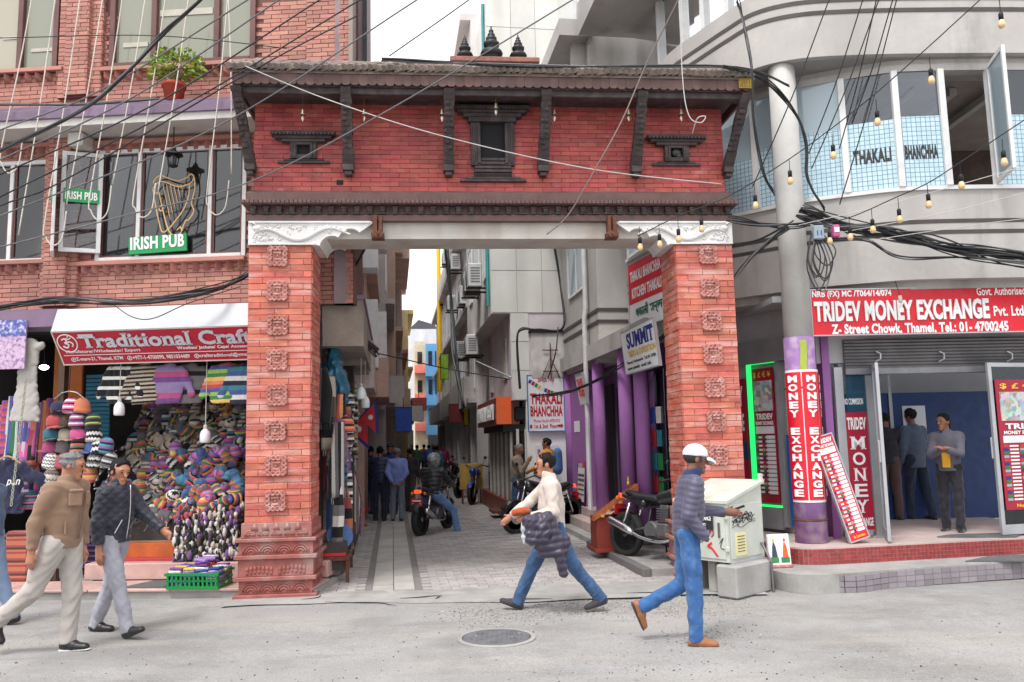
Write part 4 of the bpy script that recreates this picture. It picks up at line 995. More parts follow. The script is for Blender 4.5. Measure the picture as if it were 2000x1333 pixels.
def riser(P, z0, z1, rowsn, tw, m, par, nm, lim=300):
    S = sm2(P, 10); d = [0]
    for i in range(len(S) - 1): d.append(d[-1] + math.dist(S[i], S[i + 1]))
    n = int(d[-1] / tw); h = (z1 - z0) / rowsn; me = MB().box(-tw / 2 + .003, tw / 2 - .003, -.008, .02, .003, h - .003).mesh(nm, m); c_ = 0
    extra = MB()
    for k in range(n):
        s = (k + .5) * tw; i = max(q for q in range(len(d)) if d[q] <= s); i = min(i, len(S) - 2); t = (s - d[i]) / (d[i + 1] - d[i])
        x, y = S[i][0] + (S[i + 1][0] - S[i][0]) * t, S[i][1] + (S[i + 1][1] - S[i][1]) * t; a = math.atan2(S[i][1] - S[i + 1][1], S[i][0] - S[i + 1][0])
        if x > 7.6: continue
        for r in range(rowsn):
            if c_ < lim: inst(nm, me, par, (x, y, z0 + r * h), (0, 0, a)); c_ += 1
            else:
                k0 = len(extra.v); extra.cur = random.random(); extra.box(-tw / 2 + .003, tw / 2 - .003, -.008, .02, .003, h - .003); extra.xf(Matrix.Translation((x, y, z0 + r * h)) @ Matrix.Rotation(a, 4, 'Z'), k0)
    if extra.v: tag(extra.build('more_' + nm, m, par), kind='stuff')
riser(PU, .203, .38, 4, .052, m_rtile, p1, 'riser_tile'); riser([q for q in PLs if q[0] > 3.3 or q[1] > 9.9], .0, .185, 3, .12, m_gtile, p2, 'riser_tile')
# ------------------------------------------------------------------ money shop
m_cell = mat('rate_cell', (.72, .74, .78), .5, var=.04)
ms = thing('money_exchange_shop', 'money exchange shop with blue interior and raised roller shutter', 'shop')
RS = Frame(4.0, 10.55, 2.0)
def rh(px, py, off=0): return RS.hit(px, py, off)
m_blue = mat('blue_wall', lin((30, 58, 108)), .6, var=.15)
m_grey_w = mat('shop_grey', (.42, .42, .43), .8, var=.1)
def rbox(mb, a, b, c_, d, y0, y1, off=0):
    x0, z1 = rh(a, b, off); x1, z0 = rh(c_, d, off); return mb.box(x0, x1, y0, y1, z0, z1)
def rput(nm, m, par, *a, **k): return rbox(MB(), *a, **k).build(nm, m, par, loc=RS.o, rot=(0, 0, RS.yaw))
rput('purple_pier', m_purple, ms, 1597, 600, 1643, 1058, -.02, .25)
rput('floor', m_step, ms, 1600, 1050, 2100, 1054, 0, 2.6)
MB().box(-.6, 4.6, 2.5, 2.6, .4, 3.5).build('back_wall', m_grey_w, ms, loc=RS.o, rot=(0, 0, RS.yaw))
MB().box(1.05, 4.6, 1.85, 1.9, .4, 2.3).build('blue_partition', m_blue, ms, loc=RS.o, rot=(0, 0, RS.yaw))
MB().box(-.1, 0.0, .2, 2.5, .4, 3.5).build('side_wall', m_grey_w, ms, loc=RS.o, rot=(0, 0, RS.yaw))
MB().box(-.6, 4.6, 0, 2.6, 3.42, 3.5).build('shop_ceiling', m_grey_w, ms, loc=RS.o, rot=(0, 0, RS.yaw))
MB().box(1.0, 1.05, 1.82, 1.95, .4, 3.4).build('partition_post', m_alu, ms, loc=RS.o, rot=(0, 0, RS.yaw)); MB().box(1.75, 1.8, 1.83, 1.84, .4, 3.4).build('partition_post', m_alu, ms, loc=RS.o, rot=(0, 0, RS.yaw))
MB().box(1.2, 1.45, 1.82, 1.85, 2.35, 2.85, .01).build('framed_print', m_blk, ms, loc=RS.o, rot=(0, 0, RS.yaw)); MB().box(1.95, 2.3, 1.835, 1.848, 1.55, 2.1).build('notice_sheet', m_cell, ms, loc=RS.o, rot=(0, 0, RS.yaw)); MB().box(.62, .78, 2.48, 2.5, 1.9, 2.05).build('yellow_sticker', paint('sticker_yel', (220, 200, 40)), ms, loc=RS.o, rot=(0, 0, RS.yaw))
lamp = mat('tube_lamp', (1, 1, 1), .4, var=0, emit=(.75, .88, 1), estr=9)
MB().box(.8, 2.0, .9, .96, 3.36, 3.4).build('tube_lamp', lamp, ms, loc=RS.o, rot=(0, 0, RS.yaw))
rput('purple_beam', m_grey_w, ms, 1585, 545, 2120, 700, .02, .2)
sh_ = MB(); z = rh(1700, 722)[1]
for k in range(9): sh_.tube([(.28, -.02 + .0 * k, z + .03 + k * .042), (5.0, -.02, z + .03 + k * .042)], .024, 6)
tag(sh_.build('rolled_shutter', mat('shutter_grey', (.17, .165, .17), .5, metal=.4, var=.25), ms, loc=RS.o, rot=(0, 0, RS.yaw)))
MB().box(.28, 5.0, -.05, .03, z - .07, z + .02, .01).build('shutter_rail', mat('rail_grey', (.25, .25, .27), .5, metal=.4, var=.2), ms, loc=RS.o, rot=(0, 0, RS.yaw))
for px in (1705, 1828, 1960): 
    x, zz = rh(px, 700); MB().tube([(x, -.06, zz - .05), (x + .05, -.1, zz - .02), (x + .06, -.09, zz + .05), (x + .02, -.06, zz + .08)], .012, 6).build('shutter_lock', m_alu, ms, loc=RS.o, rot=(0, 0, RS.yaw))
# left glazed bay with poster
f = MB()
for (a, b, c_, d) in ((1643, 718, 1650, 1050), (1704, 718, 1712, 1050), (1650, 718, 1704, 724), (1650, 1036, 1704, 1046)): rbox(f, a, b, c_, d, -.02, .04)
f.build('bay_frame', m_alu, ms, loc=RS.o, rot=(0, 0, RS.yaw))
rput('bay_glass', glassmat('tinted_blue', (.8, .9, 1), .05, .6, (.03, .10, .17)), ms, 1650, 724, 1704, 805, 0, .008)
pst = thing('window_poster', 'crimson TRIDEV MONEY EXCHANGE poster in the narrow shop window', 'poster', RS.o, RS.yaw)
m_crim = paint('crimson', (160, 22, 52), rough=.45, var=.06)
x0, z1 = rh(1650, 806); x1, z0 = rh(1708, 1034); MB().box(x0, x1, -.012, .0, z0, z1).build('sheet', m_crim, pst)
w, h = x1 - x0, z1 - z0
letter(pst, 'TRIDEV', x0 + .04 * w, x0 + .93 * w, z0 + .85 * h, z0 + .955 * h, -.014, m_bwhite, bold=.035)
for k, ch in enumerate('MONEY'): letter(pst, ch, x0 + (.2 if ch != 'M' else .13) * w, x0 + (.8 if ch != 'M' else .87) * w, z0 + (.68 - .135 * k) * h, z0 + (.79 - .135 * k) * h, -.014, m_bwhite, bold=.02, serif=True)
letter(pst, 'EXCHANGE', x0 + .04 * w, x0 + .96 * w, z0 + .03 * h, z0 + .10 * h, -.014, m_bwhite, bold=.03)
letter(ms, 'NO COMMISSION', *[RS.W(x0 - .02)[0] * 0 + q for q in (0, 1)], 0, 1, 0, m_wtxt) if False else None
nc = thing('window_lettering', 'white NO COMMISSION lettering on blue tinted glass above the poster', 'lettering', RS.o, RS.yaw)
letter(nc, 'NO COMMISSION', x0 + .0, x1 - .03, rh(1650, 791)[1], rh(1650, 779)[1], -.004, m_wtxt, bold=.01)
# rate panels
m_cash = mat('banknote_collage', (.5, .6, .6), .5, var=0)
def collage(m, scale=15):
    N = m.node_tree.nodes; L = m.node_tree.links; v = N.new('ShaderNodeTexVoronoi'); v.inputs['Scale'].default_value = scale; v.feature = 'F1'; v.distance = 'CHEBYCHEV'; g = N.new('ShaderNodeNewGeometry'); L.new(g.outputs['Position'], v.inputs['Vector'])
    h = N.new('ShaderNodeHueSaturation'); h.inputs['Saturation'].default_value = .42; h.inputs['Value'].default_value = .7; L.new(v.outputs['Color'], h.inputs['Color']); L.new(h.outputs[0], N['Principled BSDF'].inputs['Base Color'])
collage(m_cash)
m_yel = paint('sign_yellow', (240, 190, 60), rough=.4, var=.03)
FLG = [paint('flag_blue', (40, 50, 130), var=.1), paint('flag_green', (30, 120, 70), var=.1), paint('flag_grey', (150, 160, 175), var=.1), paint('flag_red', (190, 60, 60), var=.1)]
def rate_panel(o, w, h, rows, m, pic=True, gold=True, y=-.004, foot='No Commission'):
    top = .985
    if gold: letter(o, '$ £ € ¥', .08 * w, .92 * w, .925 * h, .975 * h, y, m_yel, bold=.02); top = .91
    if pic:
        MB().box(.06 * w, .94 * w, y - .003, 0, .68 * h, .905 * h).build('banknote_picture', m_cash, o); top = .665
    letter(o, 'TRIDEV', .12 * w, .92 * w, (top - .05) * h, (top - .005) * h, y, m_wtxt, bold=.04)
    letter(o, 'MONEY EXCHANGE', .08 * w, .92 * w, (top - .09) * h, (top - .062) * h, y, m_wtxt, bold=.03)
    MB().box(.06 * w, .94 * w, y - .001, 0, (top - .155) * h, (top - .10) * h).build('heading_strip', m_cell, o)
    z1, z0 = (top - .165) * h, .065 * h; dh = (z1 - z0) / rows
    cl = MB(); nm = MB()
    for r in range(rows):
        z = z0 + r * dh
        cl.box(.56 * w, .95 * w, y - .001, 0, z + .1 * dh, z + .88 * dh); nm.box(.17 * w, .33 * w, y - .001, 0, z + .25 * dh, z + .7 * dh); nm.box(.5 * w, .535 * w, y - .001, 0, z + .3 * dh, z + .65 * dh)
        MB().box(.36 * w, .46 * w, y - .001, 0, z + .12 * dh, z + .85 * dh).build('flag', FLG[r % 4], o); MB().box(.05 * w, .14 * w, y - .001, 0, z + .12 * dh, z + .85 * dh).build('flag', FLG[(r * 3 + 2) % 4], o)
    tag(cl.build('rate_cells', m_cell, o), kind='stuff'); tag(nm.build('currency_names', m_wtxt, o), kind='stuff')
    if foot: letter(o, foot, .2 * w, .85 * w, .018 * h, .045 * h, y, m_yel, bold=.02)
# leaning rate board on the platform
pb_ = ground(1655, 1060, .4); dpt = 10.0
x_, _, z_ = atY(1605, 864, pb_.y)
wB_ = .25; hB_ = 1.28
lbd = board('leaning_rate_board', 'narrow red exchange rate board leaning against the purple pier', (pb_.x, pb_.y - .12, .42), 0, 0, wB_, hB_, m_bred, m_alu)
lbd.rotation_euler = (-.14, -.235, .25)
rate_panel(lbd, wB_, hB_, 20, None, pic=False, gold=False)
# open glass doors
def door(hx, w, ang, nm, lab=None):
    z0, z1 = .42, rh(1720, 716)[1]; s = MB(); t = .055
    for q in ((0, t, z0, z1), (w - t, w, z0, z1), (t, w - t, z0, z0 + .12), (t, w - t, z1 - t, z1)): s.box(q[0], q[1], -.02, .02, q[2], q[3], .003)
    d = s.build('glass_door', m_alu, ms); d.matrix_basis = Matrix.Translation(RS.W(hx, -.03)) @ Matrix.Rotation(ang, 4, 'Z')
    MB().box(t, w - t, -.004, .004, z0 + .12, z1 - t).build('pane', glassmat('door_glass', (.9, .95, 1), .03, .12), d)
    MB().box(w - t - .06, w - t + .06, -.05, -.022, 1.35, 1.62, .01).build('push_plate', m_alu, d); return d, z0, z1
door(rh(1716, 900)[0], .6, -1.915, 'l')
dx = rh(1905, 900)[0]
d2, z0, z1 = door(rh(2075, 900)[0] - .05, 1.02, math.pi + .26, 'r')
rp = thing('door_rate_poster', 'tall red exchange rate poster with currency symbols on the open right door', 'poster')
hx = rh(2075, 900)[0] - .05
rp.matrix_world = Matrix.Translation(RS.W(hx, -.03)) @ Matrix.Rotation(math.pi + .26, 4, 'Z') @ Matrix.Translation((.94, .026, .72)) @ Matrix.Rotation(math.pi, 4, 'Z')
wP, hP = .82, 1.62
MB().box(0, wP, 0, .01, 0, hP).build('sheet', m_crim, rp); rate_panel(rp, wP, hP, 16, None)
# header sign
SF = Frame(3.9, 10.22, 1.0)
s0, t1 = SF.hit(1583, 568); s1, b0 = SF.hit(2085, 654); 
tb = SF.hit(1590, 655)[1]; wT, hT = s1 - s0, t1 - tb
tsn = board('money_exchange_signboard', 'wide red TRIDEV MONEY EXCHANGE signboard over the shop entrance', SF.W(s0, 0, tb), SF.yaw, 0, wT, hT, paint('tridev_red', (212, 18, 40), rough=.3, var=.05), m_alu, t=.08)
def tpx(a, b, c_, d, s, m=m_wtxt, bold=.03, **k):
    x0_, z1_ = SF.hit(a, b); x1_, z0_ = SF.hit(c_, d); letter(tsn, s, x0_ - s0, x1_ - s0, z0_ - tb, z1_ - tb, -.005, m, bold=bold, **k)
m_shadow = mat('letter_edge', (.12, .03, .04), .6, var=0)
tpx(1585, 569, 1741, 582, 'NRB (FX) MC /T064/14/074'); tpx(1906, 562, 2002, 576, 'Govt. Authorised', m_wtxt, .015)
tpx(1588, 590, 1932, 623, 'TRIDEV MONEY EXCHANGE', m_bwhite, .04, depth=.02); tpx(1939, 598, 2004, 617, 'Pvt. Ltd.', m_bwhite, .03); tpx(1623, 634, 1970, 650, 'Z- Street Chowk, Thamel, Tel.: 01- 4700245', m_wtxt, .04)
# bulb over the sign
bl = thing('bare_tube_lamp', 'small white energy saving lamp hanging before the red signboard', 'lamp', SF.W(SF.hit(1748, 600)[0], -.15, SF.hit(1748, 592, -.15)[1]))
MB().lathe([(0, .09), (.02, .09), (.024, .02), (.02, 0), (0, 0)], 10).build('socket', m_soff, bl, True)
for a in (-.012, .012): MB().tube([(a, 0, 0), (a, 0, -.12)], .009, 6).build('tube', mat('lamp_white', (.85, .85, .82), .3, var=0), bl)
MB().tube([(0, 0, .09), (0, .1, .3)], .004, 4).build('wire', m_blk, bl)
# ------------------------------------------------------------------ angled side window left of the column
R2 = Frame(3.12, 12.15, -62)
def r2put(nm, m, par, a, b, c_, d, y0, y1):
    x0, z1 = R2.hit(a, b); x1, z0 = R2.hit(c_, d); return MB().box(x0, x1, y0, y1, z0, z1).build(nm, m, par, loc=R2.o, rot=(0, 0, R2.yaw))
MB().box(-1.2, 1.75, .08, .2, .4, 3.55).build('side_front', m_grey_w, ms, loc=R2.o, rot=(0, 0, R2.yaw))
r2put('dado', mat('dado_grey', (.26, .26, .27), .7, var=.15), ms, 1440, 985, 1532, 1035, -.03, .1)
r2put('blue_door', paint('door_blue', (24, 92, 160), rough=.45, var=.1), ms, 1533, 850, 1560, 1030, .02, .07)
r2put('dark_transom', m_dark, ms, 1533, 740, 1560, 848, .02, .06)
r2put('frame_post', m_alu, ms, 1521, 705, 1534, 1030, -.02, .09)
r2put('lintel', mat('lintel_grey', (.2, .2, .2), .8), ms, 1440, 672, 1552, 702, -.05, .1)
gp = thing('green_lit_rate_panel', 'exchange rate panel framed by a bright green light strip in the side window', 'sign', R2.o, R2.yaw)
x0, z1 = R2.hit(1466, 722); x1, z0 = R2.hit(1522, 985); gw, gh = x1 - x0, z1 - z0
q = bpy.data.objects.new('rate_sheet', MB().box(0, gw, 0, .02, 0, gh).mesh('rate_sheet', m_crim)); link(q, gp); q.location = (x0, .02, z0); rate_panel(q, gw, gh, 14, None, foot=None) if False else None
sub = thing('side_rate_poster', 'red rate poster with banknotes inside the green light frame', 'poster', R2.W(x0, .016, z0), R2.yaw); rate_panel(sub, gw, gh, 14, None, foot=None, y=-.006)
m_led = mat('green_led', (.02, .6, .12), .4, var=0, emit=(.02, .9, .16), estr=.8)
led = MB(); led.box(x0 - .06, x0 - .01, -.03, .02, z0 - .05, z1 + .1); led.build('light_strip', m_led, gp)
led = MB(); led.box(x0 - .01, x1 + .06, -.02, .02, z1 + .06, z1 + .1); led.build('light_strip', m_led, gp)
led = MB(); led.box(x0 - .01, x1 + .06, -.02, .02, z0 - .05, z0 - .02); led.build('light_strip', m_led, gp)
s2 = thing('red_side_poster', 'dark red MONEY EXCHANGE poster half hidden behind the right gate pillar', 'poster', R2.o, R2.yaw)
x0, z1 = R2.hit(1405, 745); x1, z0 = R2.hit(1460, 845); MB().box(x0, x1, .0, .03, z0 - 1.0, z1).build('sheet', m_crim, s2)
letter(s2, 'MONEY', x0 + .05, x1 - .05, z1 - .4, z1 - .1, -.004, m_wtxt, bold=.03); letter(s2, 'EXCHANGE', x0 + .05, x1 - .05, z1 - .75, z1 - .5, -.004, m_wtxt, bold=.03)
MB().box(x0, x1, -.006, .0, z1 - 1.15, z1 - .9).build('blue_stripe', m_blue, s2)
# ================================================================== PEOPLE (implicit bodies meshed by surface nets)
def surfnet(Fd, org, h):
    nx, ny, nz = (q - 1 for q in Fd.shape); ins = Fd < 0
    cnt = sum(ins[a:a + nx, b:b + ny, c:c + nz].astype(np.int8) for a in (0, 1) for b in (0, 1) for c in (0, 1))
    I = np.argwhere((cnt > 0) & (cnt < 8))
    if not len(I): return [], []
    C = [(a, b, c) for a in (0, 1) for b in (0, 1) for c in (0, 1)]; acc = np.zeros((len(I), 3)); n = np.zeros(len(I))
    for i, p in enumerate(C):
        for q in C[i + 1:]:
            if sum(abs(p[k] - q[k]) for k in range(3)) != 1: continue
            fa = Fd[I[:, 0] + p[0], I[:, 1] + p[1], I[:, 2] + p[2]]; fb = Fd[I[:, 0] + q[0], I[:, 1] + q[1], I[:, 2] + q[2]]
            m = (fa < 0) != (fb < 0); t = np.where(m, fa / np.where(m, fa - fb, 1), 0)
            acc += m[:, None] * (np.array(p) + t[:, None] * (np.array(q) - np.array(p))); n += m
    V = (I + acc / n[:, None]) * h + np.array(org); mp = -np.ones((nx, ny, nz), int); mp[I[:, 0], I[:, 1], I[:, 2]] = np.arange(len(I)); Q = []
    for ax in range(3):
        a = [slice(None)] * 3; b = [slice(None)] * 3; a[ax] = slice(0, -1); b[ax] = slice(1, None)
        ch = ins[tuple(a)] != ins[tuple(b)]; E_ = np.argwhere(ch); o1, o2 = [k for k in range(3) if k != ax]
        lim = (nx, ny, nz); E_ = E_[(E_[:, o1] > 0) & (E_[:, o2] > 0) & (E_[:, o1] < lim[o1]) & (E_[:, o2] < lim[o2])]
        def cell(d1, d2):
            q = E_.copy(); q[:, o1] -= d1; q[:, o2] -= d2; return mp[q[:, 0], q[:, 1], q[:, 2]]
        f = np.stack([cell(1, 1), cell(0, 1), cell(0, 0), cell(1, 0)], 1); fl = ins[E_[:, 0], E_[:, 1], E_[:, 2]]
        if ax == 1: fl = ~fl
        f[~fl] = f[~fl][:, ::-1]; Q.append(f)
    return V, np.concatenate(Q)
def vec(*a): return np.array(a, float)
class Blob:
    def __init__(s): s.p = []
    def cap(s, a, b, ra, rb=None, flat=(), cut=(), k=None): s.p.append((np.array(a, float), np.array(b, float), ra, ra if rb is None else rb, [(np.array(w, float) / np.linalg.norm(w), q) for w, q in flat], [(np.array(c, float), np.array(n, float) / np.linalg.norm(n)) for c, n in cut], k)); return s
    def ball(s, c, r, flat=(), cut=(), k=None): return s.cap(c, np.array(c, float) + vec(0, 0, 1e-4), r, r, flat, cut, k)
    def mesh(s, name, m, h, k=.03, disp=None, cuts=(), origin=None):
        lo = np.min([np.minimum(a, b) - max(ra, rb) * max([1] + [q for _, q in fl]) for a, b, ra, rb, fl, *_ in s.p], 0) - 4 * h - .02
        hi = np.max([np.maximum(a, b) + max(ra, rb) * max([1] + [q for _, q in fl]) for a, b, ra, rb, fl, *_ in s.p], 0) + 4 * h + .02
        N = np.ceil((hi - lo) / h).astype(int) + 1; Fd = np.full(N, .2); ax = [lo[i] + h * np.arange(N[i]) for i in range(3)]
        for a, b, ra, rb, fl, ct, kk in s.p:
            kk = k if kk is None else kk; e = max(ra, rb) * max([1] + [q for _, q in fl]) + 3 * h + kk
            l2 = np.minimum(a, b) - e; h2 = np.maximum(a, b) + e; sl = tuple(slice(max(0, int((l2[i] - lo[i]) / h)), min(N[i], int((h2[i] - lo[i]) / h) + 2)) for i in range(3))
            X, Y, Z = np.meshgrid(ax[0][sl[0]], ax[1][sl[1]], ax[2][sl[2]], indexing='ij'); P = np.stack([X, Y, Z], -1) - a; ba = b - a; sc = 1.0
            P0 = P
            for w, q in fl: P = P - (P @ w)[..., None] * w * (1 - 1 / q); sc = min(sc, q) if q < 1 else sc
            t = np.clip((P @ ba) / max(1e-9, ba @ ba), 0, 1); d = (np.linalg.norm(P - t[..., None] * ba, axis=-1) - (ra + (rb - ra) * t)) * sc
            for c, n in ct: d = np.maximum(d, (P0 + a - c) @ n)
            o = Fd[sl]; hh = np.clip(.5 + .5 * (o - d) / max(1e-6, kk), 0, 1) if kk > 0 else (d < o).astype(float)
            Fd[sl] = o * (1 - hh) + d * hh - kk * hh * (1 - hh)
        if disp is not None or cuts:
            X, Y, Z = np.meshgrid(*ax, indexing='ij')
            if disp is not None: Fd = Fd + disp(X, Y, Z)
            for c, n in cuts: 
                n = np.array(n, float) / np.linalg.norm(n); Fd = np.maximum(Fd, (X - c[0]) * n[0] + (Y - c[1]) * n[1] + (Z - c[2]) * n[2])
        V, Q = surfnet(Fd, lo, h); me = bpy.data.meshes.new(name); me.from_pydata(V.tolist() if len(V) else [], [], Q.tolist() if len(V) else []); me.materials.append(m)
        me.polygons.foreach_set('use_smooth', [True] * len(me.polygons)); me.update(); return me
def folds(amp, seed=0, f=1.0):
    r = np.random.RandomState(seed); K = [r.normal(0, 1, 3) * vec(1, 1, .9) for _ in range(4)]
    def fn(X, Y, Z):
        D = lambda k, s_: (X * k[0] + Y * k[1] + Z * k[2]) * s_
        w = np.sin(D(K[0], 14 * f) + 1.8 * np.sin(D(K[1], 9 * f))); w2 = np.sin(D(K[2], 30 * f) + 2 * np.sin(D(K[3], 15 * f)))
        return amp * (.65 * w + .45 * w2)
    return fn
def ribs(amp, per, base=None, seed=0):
    g_ = folds(.004, seed)
    return lambda X, Y, Z: -amp * np.abs(np.sin(math.pi * (Z + .02 * np.sin(9 * X) + .02 * np.sin(11 * Y)) / per)) + amp * .6 + g_(X, Y, Z)
def quilt(amp, per, seed=0):
    g_ = folds(.004, seed)
    return lambda X, Y, Z: -amp * np.minimum(np.abs(np.sin(math.pi * (Z + .6 * (X + Y)) / per)), np.abs(np.sin(math.pi * (Z - .6 * (X + Y)) / per))) + g_(X, Y, Z)
# ================================================================== CLOTH GOODS
PAL = dict(k=(18, 18, 24), w=(225, 222, 215), r=(190, 30, 45), o=(225, 110, 30), y=(225, 185, 50), g=(40, 130, 70), b=(40, 80, 160), p=(120, 60, 150), m=(205, 40, 130), t=(40, 130, 150), n=(30, 35, 70), e=(120, 115, 118), c=(205, 190, 165), v=(160, 130, 190), f=(85, 60, 45), l=(150, 190, 70), h=(176, 170, 164))
def knit(seq, period=.3, rough=.9, axis=2, zig=0.0, randhue=0.0, fuzz=True):
    """striped wool: colours of seq repeat along the object's own axis"""
    name = 'knit_%s_%g_%d_%g_%g' % (seq, period, axis, zig, randhue)
    if name in _M: return _M[name]
    m = bpy.data.materials.new(name); m.use_nodes = True; nt = m.node_tree; N = nt.nodes; L = nt.links; b = N['Principled BSDF']
    b.inputs['Roughness'].default_value = rough; b.inputs['Sheen Weight'].default_value = .25
    tc = N.new('ShaderNodeTexCoord'); sp = N.new('ShaderNodeSeparateXYZ'); L.new(tc.outputs['Object'], sp.inputs[0])
    v = sp.outputs[axis]
    def M(op, a, c):
        x = N.new('ShaderNodeMath'); x.operation = op
        for i, q in enumerate((a, c)):
            if hasattr(q, 'is_output'): L.new(q, x.inputs[i])
            elif q is not None: x.inputs[i].default_value = q
        return x.outputs[0]
    if zig: v = M('ADD', v, M('MULTIPLY', M('PINGPONG', sp.outputs[0], zig), 1.0))
    nz = N.new('ShaderNodeTexNoise'); nz.inputs['Scale'].default_value = 60; L.new(tc.outputs['Object'], nz.inputs['Vector'])
    v = M('ADD', v, M('MULTIPLY', nz.outputs['Fac'], .012))
    fr = M('FRACT', M('DIVIDE', v, period), None)
    cr = N.new('ShaderNodeValToRGB'); cr.color_ramp.interpolation = 'CONSTANT'; e = cr.color_ramp.elements
    while len(e) < len(seq): e.new(.5)
    for i, ch in enumerate(seq): e[i].position = i / len(seq); e[i].color = (*lin(PAL[ch]), 1)
    L.new(fr, cr.inputs[0]); c = cr.outputs[0]
    oi = N.new('ShaderNodeObjectInfo'); h = N.new('ShaderNodeHueSaturation'); L.new(c, h.inputs['Color'])
    mr = N.new('ShaderNodeMapRange'); L.new(oi.outputs['Random'], mr.inputs[0]); mr.inputs[3].default_value = .5 - randhue; mr.inputs[4].default_value = .5 + randhue; L.new(mr.outputs[0], h.inputs['Hue'])
    mr2 = N.new('ShaderNodeMapRange'); w = N.new('ShaderNodeTexWhiteNoise'); w.noise_dimensions = '1D'; L.new(oi.outputs['Random'], w.inputs['W']); L.new(w.outputs['Value'], mr2.inputs[0]); mr2.inputs[3].default_value = .55; mr2.inputs[4].default_value = 1.15; h.inputs['Saturation'].default_value = .86; L.new(mr2.outputs[0], h.inputs['Value'])
    L.new(h.outputs[0], b.inputs['Base Color'])
    bp = N.new('ShaderNodeBump'); bp.inputs['Strength'].default_value = .7; bp.inputs['Distance'].default_value = .006; L.new(nz.outputs['Fac'], bp.inputs['Height']); L.new(bp.outputs[0], b.inputs['Normal'])
    _M[name] = m; return m
def dome(ear=False, pom=False, brim=False, n=16, cuff=True):
    h = MB(); pr = [(.088, -.01), (.104, .0), (.108, .035), (.098, .045), (.10, .08), (.092, .13), (.07, .17), (.035, .195), (.0, .2)]
    if not cuff: pr = [(.098, 0), (.1, .03), (.098, .08), (.085, .12), (.05, .15), (0, .158)]
    vs = []
    for j, (r, z) in enumerate(pr):
        for k in range(n):
            a = 2 * math.pi * k / n; q = r * (1 + .03 * math.cos(k * math.pi) * (z < .15) + .05 * math.sin(2 * a + 1) + .04 * math.sin(3 * a + z * 30)); vs.append((q * math.cos(a), q * math.sin(a) * .92, z + .008 * math.sin(2 * a)))
    fs = [(j * n + k, j * n + (k + 1) % n, (j + 1) * n + (k + 1) % n, (j + 1) * n + k) for j in range(len(pr) - 1) for k in range(n)] + [tuple(range(n))[::-1]]
    h.add(vs, fs)
    if pom: h.sphere((0, 0, .215), .038, 9, 6)
    if ear:
        for s in (-1, 1):
            h.sphere((s * .085, 0, -.035), .055, 9, 6, (.3, .8, 1.2)); h.tube([(s * .085, 0, -.09), (s * .1, -.02, -.2), (s * .09, -.03, -.29)], [.01, .007, .012], 5)
    if brim: h.grid(lambda u, v: ((u - .5) * .17 * (1 - .5 * v * v), -.085 - .085 * v, .012 - .02 * v - .5 * (u - .5) ** 2 * .1), 8, 4); h.grid(lambda u, v: ((u - .5) * .17 * (1 - .5 * v * v), -.085 - .085 * v, .004 - .02 * v - .5 * (u - .5) ** 2 * .1), 8, 4)
    return h
_hm = {}
def hatmesh(kind, seq, period=.09, rh=0.0):
    key = (kind, seq, period, rh)
    if key not in _hm:
        h = dome(ear='e' in kind, pom='p' in kind, brim='b' in kind, cuff='b' not in kind); _hm[key] = h.mesh('hat', knit(seq, period, zig=.02 if 'z' in kind else 0, randhue=rh), True)
    return _hm[key]
def scarfmesh(w, L, seq, period, axis=2, rh=0.05, seed=0, fringe=True):
    key = ('s', w, L, seq, period, axis, rh, seed)
    if key in _hm: return _hm[key]
    rnd = random.Random(seed); m = MB(); n = 18; rows = 12; ph = rnd.uniform(0, 6); vs = []
    for j in range(rows + 1):
        t = j / rows; z = -L * t; ww = w * (.55 + .45 * min(1, t * 2.2)) * (1 + .06 * math.sin(t * 7 + ph)); dep = .035 + .03 * t
        for k in range(n):
            a = 2 * math.pi * k / n; pl = 1 + .22 * math.sin(5 * a + ph + t * 2) ; vs.append((ww / 2 * math.cos(a) + .02 * math.sin(t * 4 + ph), dep * math.sin(a) * pl, z + .015 * math.sin(3 * a + ph) * (t > .9)))
    fs = [(j * n + (k + 1) % n, j * n + k, (j + 1) * n + k, (j + 1) * n + (k + 1) % n) for j in range(rows) for k in range(n)] + [tuple(range(n)), tuple(rows * n + k for k in range(n))[::-1]]
    m.add(vs, fs)
    if fringe:
        for k in range(9): x = (k / 8 - .5) * w * .9; m.tube([(x, 0, -L + .01), (x + rnd.uniform(-.01, .01), rnd.uniform(-.02, .02), -L - .09)], .006, 4)
    _hm[key] = m.mesh('scarf', knit(seq, period, axis=axis, randhue=rh), True); return _hm[key]
